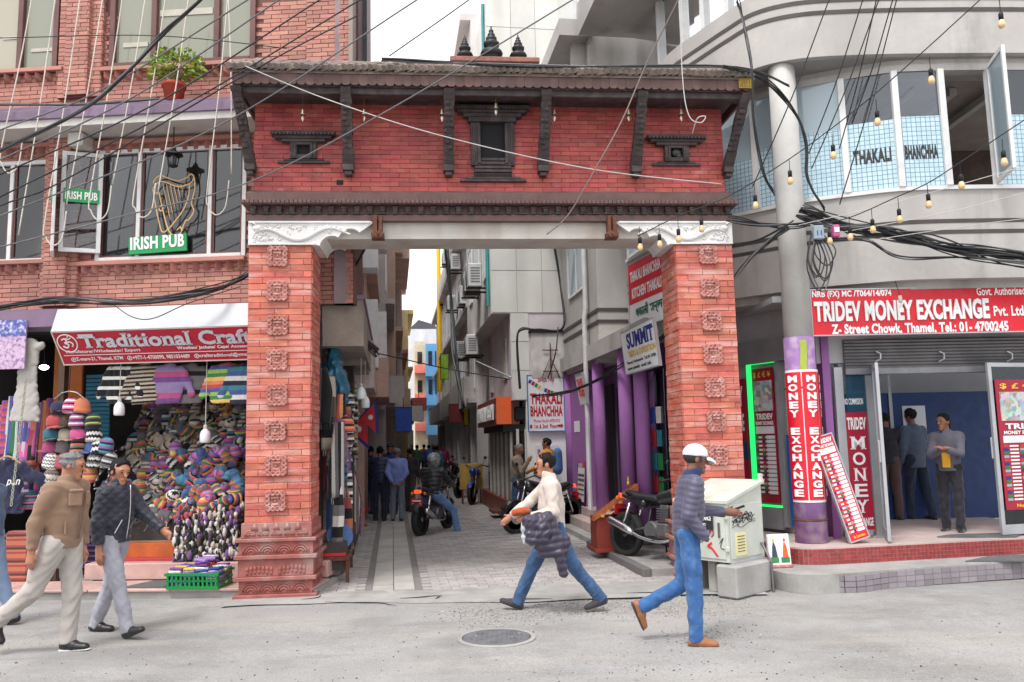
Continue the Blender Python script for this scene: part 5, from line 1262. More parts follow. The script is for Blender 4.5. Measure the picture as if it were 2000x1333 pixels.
def garment(seq, period=.12, kind='sweater', axis=2):
    key = ('g', seq, period, kind)
    if key in _hm: return _hm[key]
    b = Blob(); Y = vec(0, 1, 0)
    if kind == 'tee': b.cap((0, 0, -.14), (0, 0, -.56), .13, .13, flat=[(vec(1, 0, 0), 1.6), (Y, .32)], cut=[((0, 0, -.62), (0, 0, -1))]); arms = [((s * .2, 0, -.1), (s * .4, 0, -.2), .075, .08) for s in (-1, 1)]
    elif kind == 'dress': b.cap((0, 0, -.12), (0, 0, -.5), .11, .1, flat=[(vec(1, 0, 0), 1.3), (Y, .5)]); b.cap((0, 0, -.5), (.02, 0, -1.1), .1, .17, flat=[(vec(1, 0, 0), 1.3), (Y, .45)], cut=[((0, 0, -1.12), (0, 0, -1))]); arms = []
    else: b.cap((0, 0, -.14), (0, 0, -.54), .14, .14, flat=[(vec(1, 0, 0), 1.55), (Y, .4)], cut=[((0, 0, -.6), (0, 0, -1))]); arms = [((s * .2, 0, -.08), (s * .37, -.02, -.46), .075, .06) for s in (-1, 1)]
    for a, c_, ra, rb_ in arms: b.cap(a, c_, ra, rb_, flat=[(Y, .55)], k=.03)
    b.cap((-.16, 0, -.05), (.16, 0, -.05), .055, flat=[(Y, .7)], k=.04); b.cap((0, 0, -.02), (0, 0, .03), .075, .07, flat=[(Y, .7)], cut=[((0, 0, .035), (0, .25, 1))])
    me = b.mesh('garment', knit(seq, period, axis=axis), .014, .03, folds(.009 if kind != 'dress' else .005, len(seq), 1.3)); _hm[key] = me; return me
def put(name, me, loc, rot, label, cat, group, sc=1.0):
    o = inst(name, me, None, loc, rot, (sc, sc, sc) if not isinstance(sc, tuple) else sc); return tag(o, label, cat, group)
def LW(px, py, off): 
    x, z = L_.hit(px, py, off); return L_.W(x, off, z)
random.seed(77)
# ---- caps and beanies strung up at the shop entrance
RACK = [(115, 806, 'b', 'n', 'dark navy cap'), (137, 806, '', 'mkmw', 'pink and black striped beanie'), (160, 806, '', 'o', 'orange beanie'),
        (107, 833, 'b', 'r', 'scarlet cap'), (127, 834, 'b', 'f', 'brown cap'), (150, 834, '', 'nmwp', 'navy beanie with pink and white stripes'), (182, 836, '', 'kflk', 'dark beanie with a lime stripe'),
        (101, 858, 'b', 't', 'turquoise cap'), (128, 858, 'b', 'c', 'sand coloured cap'), (153, 858, 'b', 'm', 'plum pink cap'), (183, 862, 'z', 'wk', 'white and black patterned beanie'),
        (95, 884, 'b', 'm', 'bright magenta cap'), (123, 884, '', 'e', 'plain grey beanie'), (152, 884, '', 'oke', 'orange and black striped beanie'), (178, 884, 'b', 'b', 'blue cap'), (194, 886, 'z', 'kw', 'black beanie with white flecks'),
        (97, 914, 'z', 'wewe', 'pale grey patterned beanie'), (122, 914, '', 'r', 'maroon beanie'), (97, 944, 'ez', 'wec', 'cream earflap hat'), (176, 940, '', 'roy', 'red and yellow beanie'), (184, 912, 'z', 'kwe', 'black and white nordic beanie'), (210, 912, 'e', 'ekw', 'grey earflap hat'), (205, 884, '', 'tkp', 'teal and purple beanie')]
for px, py, kd, sq, lb in RACK:
    put('hat', hatmesh(kd, sq, .09 if len(sq) > 1 else .3), LW(px, py, .05 + random.uniform(-.05, .05)), (random.uniform(-.25, .1), random.uniform(-.2, .2), L_.yaw + random.uniform(-.5, .5)), lb + ' on the hat rack by the shop entrance', 'hat', 'hats on the entrance rack', .92)
hgr = thing('hat_rack', 'wire hanger line carrying the rows of hats at the shop entrance', 'rack', LW(135, 775, .08), L_.yaw)
MB().tube([(-.2, 0, -.03), (-.1, 0, .05), (0, 0, .07), (.1, 0, .05), (.22, 0, -.04)], .006, 5).build('hanger', m_alu, hgr)
for x in (-.14, .02, .18): MB().tube([(x, .02, .0), (x - .06, .03, -1.25)], .004, 4).build('string', m_blk, hgr)
MB().tube([(0, 0, .07), (0, 0, .5)], .005, 4).build('hook', m_blk, hgr)
# ---- sweaters along the top of the opening
SW = [(238, 716, 'kkw', .16, 'black sweater with a white patterned yoke'), (285, 716, 'fckc', .13, 'brown and cream striped sweater'), (334, 716, 'vpmv', .34, 'lilac and pink hooded jacket'), (377, 716, 'eeke', .3, 'plain grey sweater'), (440, 714, 'royglb', .36, 'rainbow striped woollen jacket'), (478, 716, 'nwbt', .3, 'blue and white blocked sweater')]
for px, py, sq, pr, lb in SW: put('sweater', garment(sq, pr), LW(px, py, .12 + random.uniform(-.04, .04)), (0, random.uniform(-.05, .05), L_.yaw + random.uniform(-.1, .1)), lb + ' hanging under the craft signboard', 'sweater', 'sweaters under the signboard', .8)
# ---- heaped knitwear inside, on a stepped display stand
stand = MB()
for r in range(8): stand.box(-3.0, -.85 - .05 * r, .55 + .14 * r, .72 + .14 * r, .52, .76 + .19 * r)
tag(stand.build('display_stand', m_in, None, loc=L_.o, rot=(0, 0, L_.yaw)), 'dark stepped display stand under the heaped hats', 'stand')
KINDS = [('', 'kwe', .08), ('e', 'ewk', .1), ('p', 'royg', .12), ('z', 'wk', .09), ('e', 'fcw', .1), ('', 'ntw', .09), ('p', 'ewec', .1), ('e', 'rokb', .1), ('z', 'cf', .08), ('', 'gyrb', .1), ('e', 'e', .3), ('p', 'c', .3), ('', 'pmv', .09)]
WH = ['front', 'second', 'third', 'fourth', 'fifth', 'sixth', 'seventh', 'top']
heap = MB(); HM = ['kwe', 'royg', 'ewec', 'rokb', 'fcw', 'ntw', 'pmv', 'e', 'gyrb', 'k']; hobj = 0
ncol = {'kwe': 'black and white', 'ewk': 'grey and white', 'royg': 'rainbow', 'wk': 'white patterned', 'fcw': 'brown and cream', 'ntw': 'navy and teal', 'ewec': 'pale grey', 'rokb': 'red and orange', 'cf': 'cream and brown', 'gyrb': 'green and yellow', 'e': 'plain grey', 'c': 'plain cream', 'pmv': 'purple'}
for r in range(8):
    for lay in range(3):
        x = -2.95 + random.uniform(0, .1)
        while x < -.95 - .05 * r:
            kd, sq, pr = random.choice(KINDS if x > -1.9 else KINDS[:5] + KINDS[8:12] * 2)
            z = .76 + .19 * r + .02 + .07 * lay + random.uniform(0, .03); y = .57 + .14 * r + .035 * lay + random.uniform(-.03, .03)
            if lay > 0 and random.random() < .62:
                k0 = len(heap.v); heap.mi = random.randrange(10); D_ = dome(n=8, ear=random.random() < .3); heap.add(D_.v, D_.f); sc_ = random.uniform(.7, .95); heap.xf(Matrix.Translation((x, y, z)) @ Matrix.Rotation(random.uniform(0, 6.28), 4, 'Z') @ Matrix.Rotation(random.uniform(.3, 1.5), 4, 'X') @ Matrix.Scale(sc_, 4), k0); x += random.uniform(.1, .14); continue
            o = put('knitted_hat', hatmesh(kd, sq, pr, .03), L_.W(x, y, z), (random.uniform(.4, 1.5), random.uniform(-.7, .7), random.uniform(0, 6.28)), '%s knitted hat heaped in the %s row of the shop display' % (ncol[sq], WH[r]), 'hat', '%s knitted hats in the %s row' % (ncol[sq], WH[r]), random.uniform(.72, .95))
            x += random.uniform(.115, .16)
tag(heap.build('hat_heap', [knit(q, .11) for q in HM], None, True, L_.o, (0, 0, L_.yaw)), 'jumbled mass of small knitted hats filling the gaps of the shop display', None, None, 'stuff')
# right bin of small knitwear reaching the step
bx0, bz1 = L_.hit(346, 1005, .15); bx1 = L_.hit(470, 1005, .15)[0]
bin_ = thing('knitwear_bin', 'big bin at the shop step heaped with black and white knitted gloves', 'bin', L_.o, L_.yaw)
MB().box(bx0 + .05, bx1 - .03, .12, .62, .3, bz1 - .08, .03).build('bin_body', m_in, bin_)
gm = MB(); random.seed(8)
for i in range(900):
    f = random.random(); x = random.uniform(bx0, bx1)
    if f < .6: y = random.uniform(.06, .13); z = random.uniform(.32, bz1)
    elif f < .75: y = random.uniform(.1, .6); z = random.uniform(.32, bz1); x = bx0 + random.uniform(-.02, .05)
    else: y = random.uniform(.1, .7); z = bz1 + .12 * (y - .1) / .6 + random.uniform(-.05, .06)
    gm.mi = random.choice((0, 0, 1, 1, 1, 2, 3, 4)) if z < bz1 - .08 else random.choice((0, 1, 2, 3, 4, 5)); gm.sphere((x, y, z), random.uniform(.02, .04), 6, 4, (random.uniform(.5, 1), .6, random.uniform(.9, 1.7)))
tag(gm.build('gloves', [knit(q, .3) for q in ('w', 'k', 'c', 'f', 'p', 'r')], bin_, True), kind='stuff')
# heap of bright items above the bin
random.seed(15)
for i in range(90):
    px = random.uniform(335, 468); py = random.uniform(880, 1000); off = .75 - (py - 880) / 120 * .45
    kd, sq, pr = random.choice((('', 'royg', .12), ('', 'rokb', .1), ('e', 'gyrb', .1), ('', 'tb', .1), ('', 'ore', .1), ('z', 'kw', .1), ('', 'pmv', .1)))
    hc = {'royg': 'rainbow', 'rokb': 'red and orange', 'gyrb': 'green and yellow earflap', 'tb': 'teal and blue', 'ore': 'orange and grey', 'kw': 'black and white', 'pmv': 'purple and pink'}[sq] + (' knitted hat high' if py < 920 else ' knitted hat midway' if py < 960 else ' knitted hat low') + ' in the bright heap beside the gate pillar'
    put('knitted_hat', hatmesh(kd, sq, pr, .04), LW(px, py, off), (random.uniform(-1, 1.5), random.uniform(-1, 1), random.uniform(0, 6)), hc, 'hat', hc.replace('hat', 'hats'), random.uniform(.62, .88))
# ---- white bulb lamps
def bulb_lamp(p, top, lab):
    t = thing('bulb_lamp', lab, 'lamp', p); k = mat('bulb_white', (.82, .83, .86), .3, var=0)
    MB().lathe([(0, -.1), (.055, -.098), (.066, -.08), (.066, .0), (.055, .04), (.03, .07), (.025, .075)], 16).build('bulb', k, t, True)
    MB().lathe([(.025, .07), (.025, .12), (.012, .13), (0, .13)], 10).build('socket', m_soff, t); MB().tube([(0, 0, .13), (0, 0, top)], .005, 4).build('flex', m_cord, t)
bulb_lamp(LW(233, 797, .0), .75, 'white bulb lamp on a flex left of centre under the sweaters'); bulb_lamp(LW(401, 850, .0), 1.05, 'lower white bulb lamp hanging near the gate pillar')
# ---- green crate of packets on the pavement
gp0 = LW(322, 1152, -.42); gp0.z = .1
gx = ground(376, 1152, .1)
cr = thing('green_crate', 'green slotted plastic crate on the pavement beside the gate pillar', 'crate', (gx.x, gx.y + .22, .1), L_.yaw)
m_gr = paint('crate_green', (20, 140, 70), rough=.4, var=.06)
MB().box(-.3, .3, -.2, .2, 0, .015).build('floor', m_gr, cr)
for (sx, sy, L0, rz_) in ((0, -.2, .62, 0), (0, .2, .62, 0), (-.3, 0, .4, 1.5708), (.3, 0, .4, 1.5708)):
    w = MB(); w.box(-L0 / 2, L0 / 2, -.008, .008, .0, .035); w.box(-L0 / 2 - .01, L0 / 2 + .01, -.012, .012, .155, .185)
    for k in range(12): x = -L0 / 2 + (k + .5) * L0 / 12; w.box(x - .012, x + .012, -.006, .006, .035, .155)
    w.box(-L0 / 2, L0 / 2, -.006, .006, .085, .1); q = w.build('side', m_gr, cr, loc=(sx, sy, 0), rot=(.12 if sy < 0 else (-.12 if sy > 0 else 0), 0, rz_))
PK = [paint('packet_' + k, PAL[k], rough=.35, var=.3, vscale=40) for k in 'woevbyp']
pkm = [MB().box(-.075, .075, -.055, .055, 0, .026, .006).mesh('packet', k) for k in PK]
random.seed(6)
for i in range(12):
    for j in range(7):
        x = -.22 + (i % 4) * .15 + random.uniform(-.02, .02); y = -.13 + (i // 4) * .13; z = .03 + j * .03 + (.10 if i % 4 == 2 else 0)
        q = cr.matrix_world; ci = random.randrange(7); o = inst('incense_packet', pkm[ci], None, (gx.x + x, gx.y + .22 + y, .1 + z), (random.uniform(-.12, .12), random.uniform(-.1, .1), random.uniform(-.3, .3)))
        lb_ = '%s packet %s in the %s row of the green crate' % (['white', 'orange', 'grey', 'lilac', 'blue', 'yellow', 'purple'][ci], 'low' if j < 2 else 'midway' if j < 5 else 'on top', ['front', 'middle', 'rear'][i // 4]); tag(o, lb_, 'packet', lb_.replace('packet', 'packets'))
# ---- left stall
def hang(px, py, off, w, L0, sq, pr, lab, axis=2, grp='scarves hanging in the left stall', seed=None): put('scarf', scarfmesh(w, L0, sq, pr, axis, .02, seed if seed is not None else random.randrange(5)), LW(px, py, off), (0, 0, L_.yaw + random.uniform(-.3, .3)), lab, 'scarf', grp)
random.seed(12); cols = ['pvm', 'nbt', 'kef', 'rok', 'gtb', 'wve', 'mrp', 'tgn', 'bpw']
cnm = ['purple and lilac', 'blue and teal', 'dark brown', 'red and orange', 'green and blue', 'pale grey', 'pink and red', 'teal and navy', 'blue and purple']
for i in range(26):
    k = random.randrange(9); r = i % 2
    hang(-14 + i * 4.6, 782 + 62 * r + random.uniform(-12, 12), .35 + .25 * r, random.uniform(.14, .2), random.uniform(.7, 1.0), cols[k], random.choice((.1, .35, .6)), '%s scarf in the crowded rail of the left stall' % cnm[k], random.choice((0, 2)), '%s scarves on the left stall rail' % cnm[k])
put('garment', garment('h', .5, 'dress'), LW(60, 668, .0), (0, .05, L_.yaw), 'long white sleeveless dress hanging in the left stall', 'dress', None, .92)
put('garment', garment('n', .5, 'tee'), LW(18, 905, -.1), (0, .05, L_.yaw + .15), 'navy T-shirt with pink and white print on a wooden hanger', 'T-shirt', None, 1.0)
tp_ = thing('shirt_print', 'white and pink lettering printed on the navy T-shirt', 'lettering', LW(0, 950, -.15), L_.yaw + .15); letter(tp_, 'pan', .07, .24, -.02, .08, 0, m_wtxt, bold=.01, shear=.3)
MB().tube(smoothpts([(-.12, -.05, .0), (0, -.05, .05), (.11, -.05, .09), (.26, -.05, .0)], 4), .012, 5).build('hanger', mat('hanger_wood', (.5, .28, .1), .5), tp_, loc=(0, 0, .28))
pc = thing('print_cloth', 'lilac and white printed cloth hung high over the left stall', 'cloth', LW(-8, 722, -.12), L_.yaw)
m_print = mat('floral_print', lin((205, 180, 205)), .8, var=.15, vscale=30, stain=lin((130, 70, 140)), samt=1, sscale=26)
MB().box(0, .385, -.012, .012, 0, .63).build('cloth_panel', m_print, pc)
MB().box(0, .385, -.014, -.0125, .42, .63).build('blue_border', mat('border_blue', lin((90, 100, 175)), .8, var=.4, vscale=25, stain=lin((225, 220, 230)), samt=1, sscale=22), pc)
# striped blankets
for i, (px, py, h, sq) in enumerate(((34, 1120, .62, 'orofro'), (60, 1118, .5, 'rormo'), (10, 1120, .45, 'pbpn'), (70, 1128, .35, 'gwrk'))):
    w = MB(); w.box(-.16, .16, -.05, .1, 0, h, .03); a = LW(px, 1128, .02 + .03 * (i % 2)); 
    put('blanket', w.mesh('blanket', knit(sq, .16)), (a.x, a.y, .1), (0, 0, L_.yaw + .05 * i), ['orange and red striped blanket hanging at the stall front', 'red striped blanket beside the orange one', 'violet blanket at the left stall edge', 'green and white blanket end low at the stall front'][i], 'blanket', 'blankets at the stall front')
put('blanket', MB().box(-.28, .28, -.1, .2, 0, .16, .04).mesh('blanket', knit('mpgn', .08)), LW(32, 995, .08), (0, 0, L_.yaw), 'folded magenta and green blanket on top of the striped ones', 'blanket', 'blankets at the stall front')
# chain
ch = thing('hanging_chain', 'pale chain hanging down the front of the left stall', 'chain', LW(22, 985, -.3), L_.yaw)
lk = MB().tube([(.014 * math.cos(a * .785), 0, .026 * math.sin(a * .785)) for a in range(8)], .005, 5, closed=True).mesh('link', mat('pale_chain', (.45, .47, .35), .5, metal=.3))
for i in range(38): inst('link', lk, ch, (.006 * i * .5, 0, .041 * i), (0, 0, 1.57 * (i % 2)))
led2 = thing('stall_lamp', 'lit round lamp in the left stall', 'lamp', LW(86, 718, .9)); MB().sphere((0, 0, 0), .06, 12, 8, (1, 1, .6)).build('bulb', mat('lit_bulb', (1, 1, 1), .4, var=0, emit=(.9, .95, 1), estr=12), led2); MB().tube([(0, 0, .03), (0, 0, .3)], .006, 4).build('stem', m_blk, led2)
# brown stall contents behind so the rail does not hang before a void
for i in range(6):
    MB2 = MB().box(-.22, .22, -.12, .2, 0, .5, .03); put('cloth_stack', MB2.mesh('cloth_stack', knit(['rfk', 'nbk', 'kfe', 'pnk', 'gkf', 'kre'][i], .07)), L_.W(-4.4 + .45 * i, .75, .1 + .0 * i), (0, 0, L_.yaw), ['dark red', 'navy', 'brown', 'violet', 'green', 'grey'][i] + ' folded cloth stack low in the left stall', 'cloth', 'folded cloth in the left stall')
# ================================================================== ALLEY
def AW(x, y, z=0): return A.W(x, y, z)
AR = Frame(*A.W(2.5, 7.35)[:2], 8.4 - 90)                # right wall, seen from the alley; x runs toward the camera
def at_A(o): o.location = A.o; o.rotation_euler = (0, 0, A.yaw); return o
def abox(nm, m, par, x0, x1, y0, y1, z0, z1, bev=0): return MB().box(x0, x1, y0, y1, z0, z1, bev).build(nm, m, par)
m_alw = mat('alley_white', (.62, .615, .58), .85, var=.08, vscale=2, bump=.15, stain=(.42, .40, .38), samt=.5, sscale=1.2, streak=True)
# --- purple ground floor of the corner building (own frame A)
pg = at_A(thing('purple_shopfront', 'purple painted shopfront with columns along the right of the alley', 'shopfront'))
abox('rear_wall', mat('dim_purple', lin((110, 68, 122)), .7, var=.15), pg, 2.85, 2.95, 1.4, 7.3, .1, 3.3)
abox('base_step', m_step, pg, 2.2, 3.0, 2.6, 7.3, .1, .26, .01); abox('base_step', m_step, pg, 2.45, 3.0, 2.6, 7.3, .26, .42, .01)
for y in (2.2, 3.05, 4.75, 7.2): MB().lathe([(.12, .3), (.115, 3.2)], 14, (2.52, y, 0)).build('column', m_purple, pg, True)
abox('pier', m_purple, pg, 2.5, 2.86, 5.9, 7.1, .42, 3.2); abox('pier', m_purple, pg, 2.62, 2.86, 3.25, 3.6, .42, 3.2)
abox('lime_jamb', mat('lime_jamb', lin((185, 195, 40)), .6, var=.1), pg, 2.66, 2.84, 3.75, 3.92, .42, 2.5)
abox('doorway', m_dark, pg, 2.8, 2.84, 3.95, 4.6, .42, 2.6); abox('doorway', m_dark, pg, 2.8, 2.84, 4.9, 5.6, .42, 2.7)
abox('shop_glass', glassmat('shop_glass', (.9, .95, 1), .05, .3), pg, 2.7, 2.71, 1.7, 2.95, .6, 2.7); abox('glass_frame', m_alu, pg, 2.66, 2.74, 2.93, 3.0, .42, 2.8)
random.seed(41)
for k in range(14):
    c_ = random.choice('oyrgtwb'); y = 1.85 + (k % 4) * .27; z = .9 + (k // 4) * .34
    abox('shop_sticker', paint('sticker_' + c_, PAL[c_], var=.25, vscale=30), pg, 2.68, 2.695, y, y + .2, z, z + .24)
abox('beam', m_cc, pg, 2.35, 3.0, 1.4, 7.3, 3.12, 3.4)
# upper storeys of the far half, jutting into the alley
up = at_A(thing('alley_upper_storeys', 'grey rendered upper storeys with dark twin stripes over the purple shopfront', 'building'))
abox('wall', m_cc, up, 2.45, 4.2, 4.35, 7.3, 3.05, 10)
for z in (3.75, 3.96):
    abox('stripe', m_stripe, up, 2.435, 2.46, 4.33, 7.3, z, z + .06); abox('stripe', m_stripe, up, 2.45, 3.0, 4.335, 4.36, z, z + .06)
def awin(par, x, y0, y1, z0, z1, side, pm, fm=m_wfr, t=.05):
    s = side; f = MB()
    for q in ((y0, y0 + t, z0, z1), (y1 - t, y1, z0, z1), (y0 + t, y1 - t, z0, z0 + t), (y0 + t, y1 - t, z1 - t, z1), ((y0 + y1) / 2 - .02, (y0 + y1) / 2 + .02, z0 + t, z1 - t)): f.box(x - s * .03, x + s * .06, q[0], q[1], q[2], q[3])
    w = f.build('window', fm, par); MB().box(x - s * .012, x + s * .0, y0 + t, y1 - t, z0 + t, z1 - t).build('pane', pm, w); return w
for z in (4.55, 7.4): awin(up, 2.44, 5.1, 6.6, z, z + 1.7, 1, m_lit)
for (z, d) in ((6.75, .5), (9.1, .55)): abox('balcony_slab', m_cc, up, 2.45 - d, 2.5, 4.3, 7.2, z, z + .32)
MB().tube([(2.36, 4.9, 11), (2.36, 4.9, 4.1), (2.33, 4.9, 3.9), (2.33, 4.9, .45)], .045, 8).build('drainpipe', mat('pipe_white', (.6, .6, .6), .5), up)
# bay and balconies of the near half facing the alley, seen above the gate
for (y0, z0) in ((4.6, 7.4), (5.9, 7.4)): abox('upper_pier', m_cc, up, 2.2, 2.46, y0, y0 + .2, 7.07, 9.1)
for (z, y0, y1, d) in ((6.9, 2.6, 3.9, .7), (9.0, 2.2, 4.1, .7)):
    abox('balcony', m_cc, up, 2.9 - d, 3.3, y0, y1, z, z + .6); 
abox('ceiling_lamp', mat('lamp_ring', (.1, .1, .1), .5), up, 2.4, 2.62, 2.9, 3.12, 6.85, 6.9, .02); MB().sphere((2.51, 3.01, 6.84), .085, 12, 6, (1, 1, .4)).build('lamp_dome', m_bwhite, up)
awin(up, 2.86, 2.4, 3.7, 4.75, 6.2, 1, m_lit)
# signs on this side
ss = board('summit_signboard', 'white SUMMIT signboard with blue letters over the purple shopfront', AW(2.3, 2.2, 2.66), AR.yaw, .1, 1.55, .62, m_bwhite, m_alu)
ft(ss, 'SUMMIT', .16, .97, .56, .92, 1.55, .62, paint('summit_blue', (35, 45, 130), var=.05), bold=.03, serif=True); ft(ss, 'TREKS & EXPEDITION', .16, .97, .36, .5, 1.55, .62, paint('summit_gold', (205, 170, 70), var=.05), bold=.01)
ft(ss, 'Thamel, Kathmandu  Tel: 01-4700', .08, .95, .2, .28, 1.55, .62, m_black); ft(ss, 'www.summit  email: info', .08, .8, .07, .15, 1.55, .62, m_black)
ts = board('kitchen_signboard', 'red and white THAKALI BHANCHHA kitchen sign hung high on the alley wall', AW(2.35, 2.05, 3.3), AR.yaw + .1, 0, 1.2, .98, m_bwhite, m_alu)
MB().box(0, 1.2, -.004, 0, .38, .98).build('red_half', m_bred, ts)
ft(ts, 'THAKALI BHANCHHA', .06, .97, .72, .88, 1.2, .98, m_wtxt, y=-.006, bold=.03); ft(ts, 'KITCHEN THAKALI', .1, .97, .46, .62, 1.2, .98, m_wtxt, y=-.006, bold=.03)
ft(ts, 'थकाली भान्छा', .2, .97, .12, .34, 1.2, .98, paint('sign_green', (25, 95, 80), var=.05), y=-.006, bold=.02); ft(ts, '1st Floor', .4, .7, .02, .09, 1.2, .98, m_bred, y=-.006)
sm3 = board('small_red_text_sign', 'small white sign with red lettering hung between the purple columns', AW(2.3, 5.3, 2.35), AR.yaw, .15, .55, .55, m_bwhite, m_alu); ft(sm3, 'TRAVEL', .08, .92, .6, .85, .55, .55, m_bred, bold=.03); ft(sm3, 'TOURS', .1, .9, .25, .5, .55, .55, m_bred, bold=.03)
ps2 = board('parking_notice', 'white printed notice board leaning under the purple pier', AW(2.46, 6.55, .5), AR.yaw, -.06, .62, .92, m_bwhite, m_blk); MB().box(.02, .6, -.004, 0, .66, .9).build('photo_strip', m_cash, ps2); MB().box(.42, .6, -.006, 0, .66, .9).build('red_corner', m_bred, ps2)
for k in range(5): ft(ps2, 'HEALTHY FOOD AND' if k < 2 else 'open daily for all guests', .1, .9, .52 - k * .1, .58 - k * .1, .62, .92, m_black)
ps3 = board('wall_plate', 'small white plate high on the purple pier', AW(2.49, 6.75, 1.85), AR.yaw, 0, .45, .22, m_bwhite, m_bwhite, frame=0)
# little wooden donation stairs by the motorbike: red shrine box with sloped carved top
bxp = ground(1195, 1078, .1)
shr = thing('red_shrine_box', 'small red wooden stand with sloped carved top on the ledge', 'stand', (bxp.x - .02, bxp.y - .02, .1), A.yaw)
m_rw = mat('red_wood', lin((140, 55, 40)), .6, var=.2); MB().box(-.2, .25, -.05, .35, 0, .5, .01).build('box', m_rw, shr); MB().box(-.24, .29, -.09, .39, 0, .06, .01).build('foot', m_rw, shr)
sl_ = MB().add([(-.22, -.1, .52), (-.22, .1, .52), (.42, -.1, .95), (.42, .1, .95), (-.25, -.1, .45), (-.25, .1, .45), (.42, -.1, .86), (.42, .1, .86)], [(0, 2, 3, 1), (4, 5, 7, 6), (0, 4, 6, 2), (1, 3, 7, 5), (2, 6, 7, 3), (0, 1, 5, 4)]); sl_.build('sloped_top', mat('carved_orange', lin((190, 105, 60)), .6, var=.3, vscale=20), shr)
for k in range(6): MB().box(-.15 + k * .09, -.1 + k * .09, -.112, -.1, .5 + k * .06, .54 + k * .06).build('carved_mark', paint('gilt_mark', (225, 180, 90)), shr)
MB().lathe([(0, 0), (.03, 0), (.035, .05), (.015, .08), (.02, .1), (0, .15)], 10).build('brass_finial', mat('brass', (.6, .42, .1), .35, metal=.8), shr, True, (.3, 0, .92))
# --- white building with the big THAKALI BHANCHHA wall sign
wbd = at_A(thing('white_tiled_building', 'tall white panelled building end wall beyond the purple shopfront', 'building'))
Y0 = 7.42
abox('upper_body', m_alw, wbd, .92, 4.4, Y0 + .02, 13, 4.4, 11.6); abox('lower_body', mat('mauve_render', lin((208, 198, 203)), .85, var=.1, vscale=1.5, stain=lin((160, 150, 155)), samt=.5), wbd, 1.32, 4.4, Y0 + .02, 13, 2.55, 4.4)
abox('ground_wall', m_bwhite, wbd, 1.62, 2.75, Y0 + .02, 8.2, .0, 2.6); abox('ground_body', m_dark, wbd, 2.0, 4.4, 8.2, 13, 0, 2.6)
pnl = MB().box(.006, .994, 0, .025, .006, .994).mesh('wall_panel', mat('panel_white', (.66, .655, .61), .7, var=.07, vscale=2, per=.04, stain=(.45, .43, .4), samt=.5, sscale=1.5, streak=True))
for i in range(3):
    for j in range(8):
        z = 4.42 + j * .92; inst('wall_panel', pnl, wbd, (.93 + i * .55, Y0, z), (0, 0, 0), (.545, 1, .915))
for j in range(3): inst('wall_panel', pnl, wbd, (1.33, Y0, 2.56 + j * .62), (0, 0, 0), (.38, 1, .61))
abox('blank_sign', mat('mossy_white', (.6, .58, .55), .85, var=.2, stain=(.2, .2, .22), samt=.8, sscale=3, streak=True), wbd, 1.75, 2.55, Y0 - .06, Y0 + .01, 3.02, 3.98)
abox('parapet_rail', m_blk, wbd, 1.7, 2.6, Y0 - .1, Y0 + .02, 3.98, 4.03)
for (y0, y1, z0, z1) in ((8.0, 8.6, 3.05, 3.95), (10.5, 11.1, 2.9, 3.6)): awin(wbd, 1.31, y0, y1, z0, z1, 1, m_olive, m_soff)
for k in range(2):
    for j in range(3): awin(wbd, .91, 7.9 + j * 1.7, 8.7 + j * 1.7, 5.3 + k * 2.6, 6.8 + k * 2.6, 1, m_lit)
MB().tube([(.88, 7.65, 11.5), (.88, 7.65, 4.6)], .035, 6).build('teal_pipe', paint('teal_pipe', (60, 150, 150)), wbd)
th = board('wall_sign', 'white wall sign with red THAKALI BHANCHHA letters and prayer flags', AW(1.66, Y0 - .05, 1.9), A.yaw, 0, .76, 1.16, m_bwhite, paint('frame_blue', (60, 130, 190)), frame=.02)
m_tr = paint('thakali_red', (190, 25, 55), rough=.5, var=.05)
ft(th, 'SINCE 1995', .28, .74, .89, .955, .76, 1.16, m_tr, bold=.02); ft(th, 'THAKALI', .05, .95, .48, .68, .76, 1.16, m_tr, bold=.04); ft(th, 'BHANCHHA', .05, .96, .26, .45, .76, 1.16, m_tr, bold=.04)
ft(th, 'Phone No.01-4701910', .14, .87, .155, .21, .76, 1.16, m_tr); ft(th, "1st & 2nd  Floor", .16, .8, .05, .12, .76, 1.16, m_tr, bold=.02)
MB().prism([(.8, .075), (.88, .075), (.88, .05), (.93, .1), (.88, .15), (.88, .125), (.8, .125)], -.006, 0).build('arrow', m_tr, th, loc=(-.19, 0, 0)); MB().prism([(.02, .06), (.07, .06), (.07, .13), (.02, .13)], -.006, 0).build('arrow', m_tr, th)
for k in range(11):
    t = k / 10; x = .05 + .66 * t; z = 1.05 - .28 * math.sin(1.5 * t); MB().box(-.03, .03, -.006, 0, -.05, .03).build('prayer_flag', paint('pf' + 'brgyw'[k % 5], PAL['brgyw'[k % 5]]), th, loc=(x, 0, z), rot=(0, .45 * math.cos(1.5 * t), 0))
npn = board('no_parking_notice', 'paper notices pasted on the white wall below the big sign', AW(1.8, Y0, 1.05), A.yaw, 0, .5, .55, mat('paper', (.7, .72, .74), .8, var=.06), m_bwhite, frame=0); ft(npn, 'P', .08, .2, .65, .85, .5, .55, m_tr, bold=.02)
# antenna
an = at_A(thing('antenna_frame', 'rusty cross shaped antenna stand on the blank sign', 'antenna'))
for q in ([(2.15, Y0 - .1, 3.0), (2.15, Y0 - .1, 3.75)], [(1.98, Y0 - .1, 3.6), (2.32, Y0 - .1, 3.6)], [(1.95, Y0 - .1, 3.0), (2.15, Y0 - .1, 3.45), (2.35, Y0 - .1, 3.0)], [(1.98, Y0 - .1, 3.15), (2.32, Y0 - .1, 3.15)]): MB().tube(q, .012, 5).build('rod', m_rust, an)
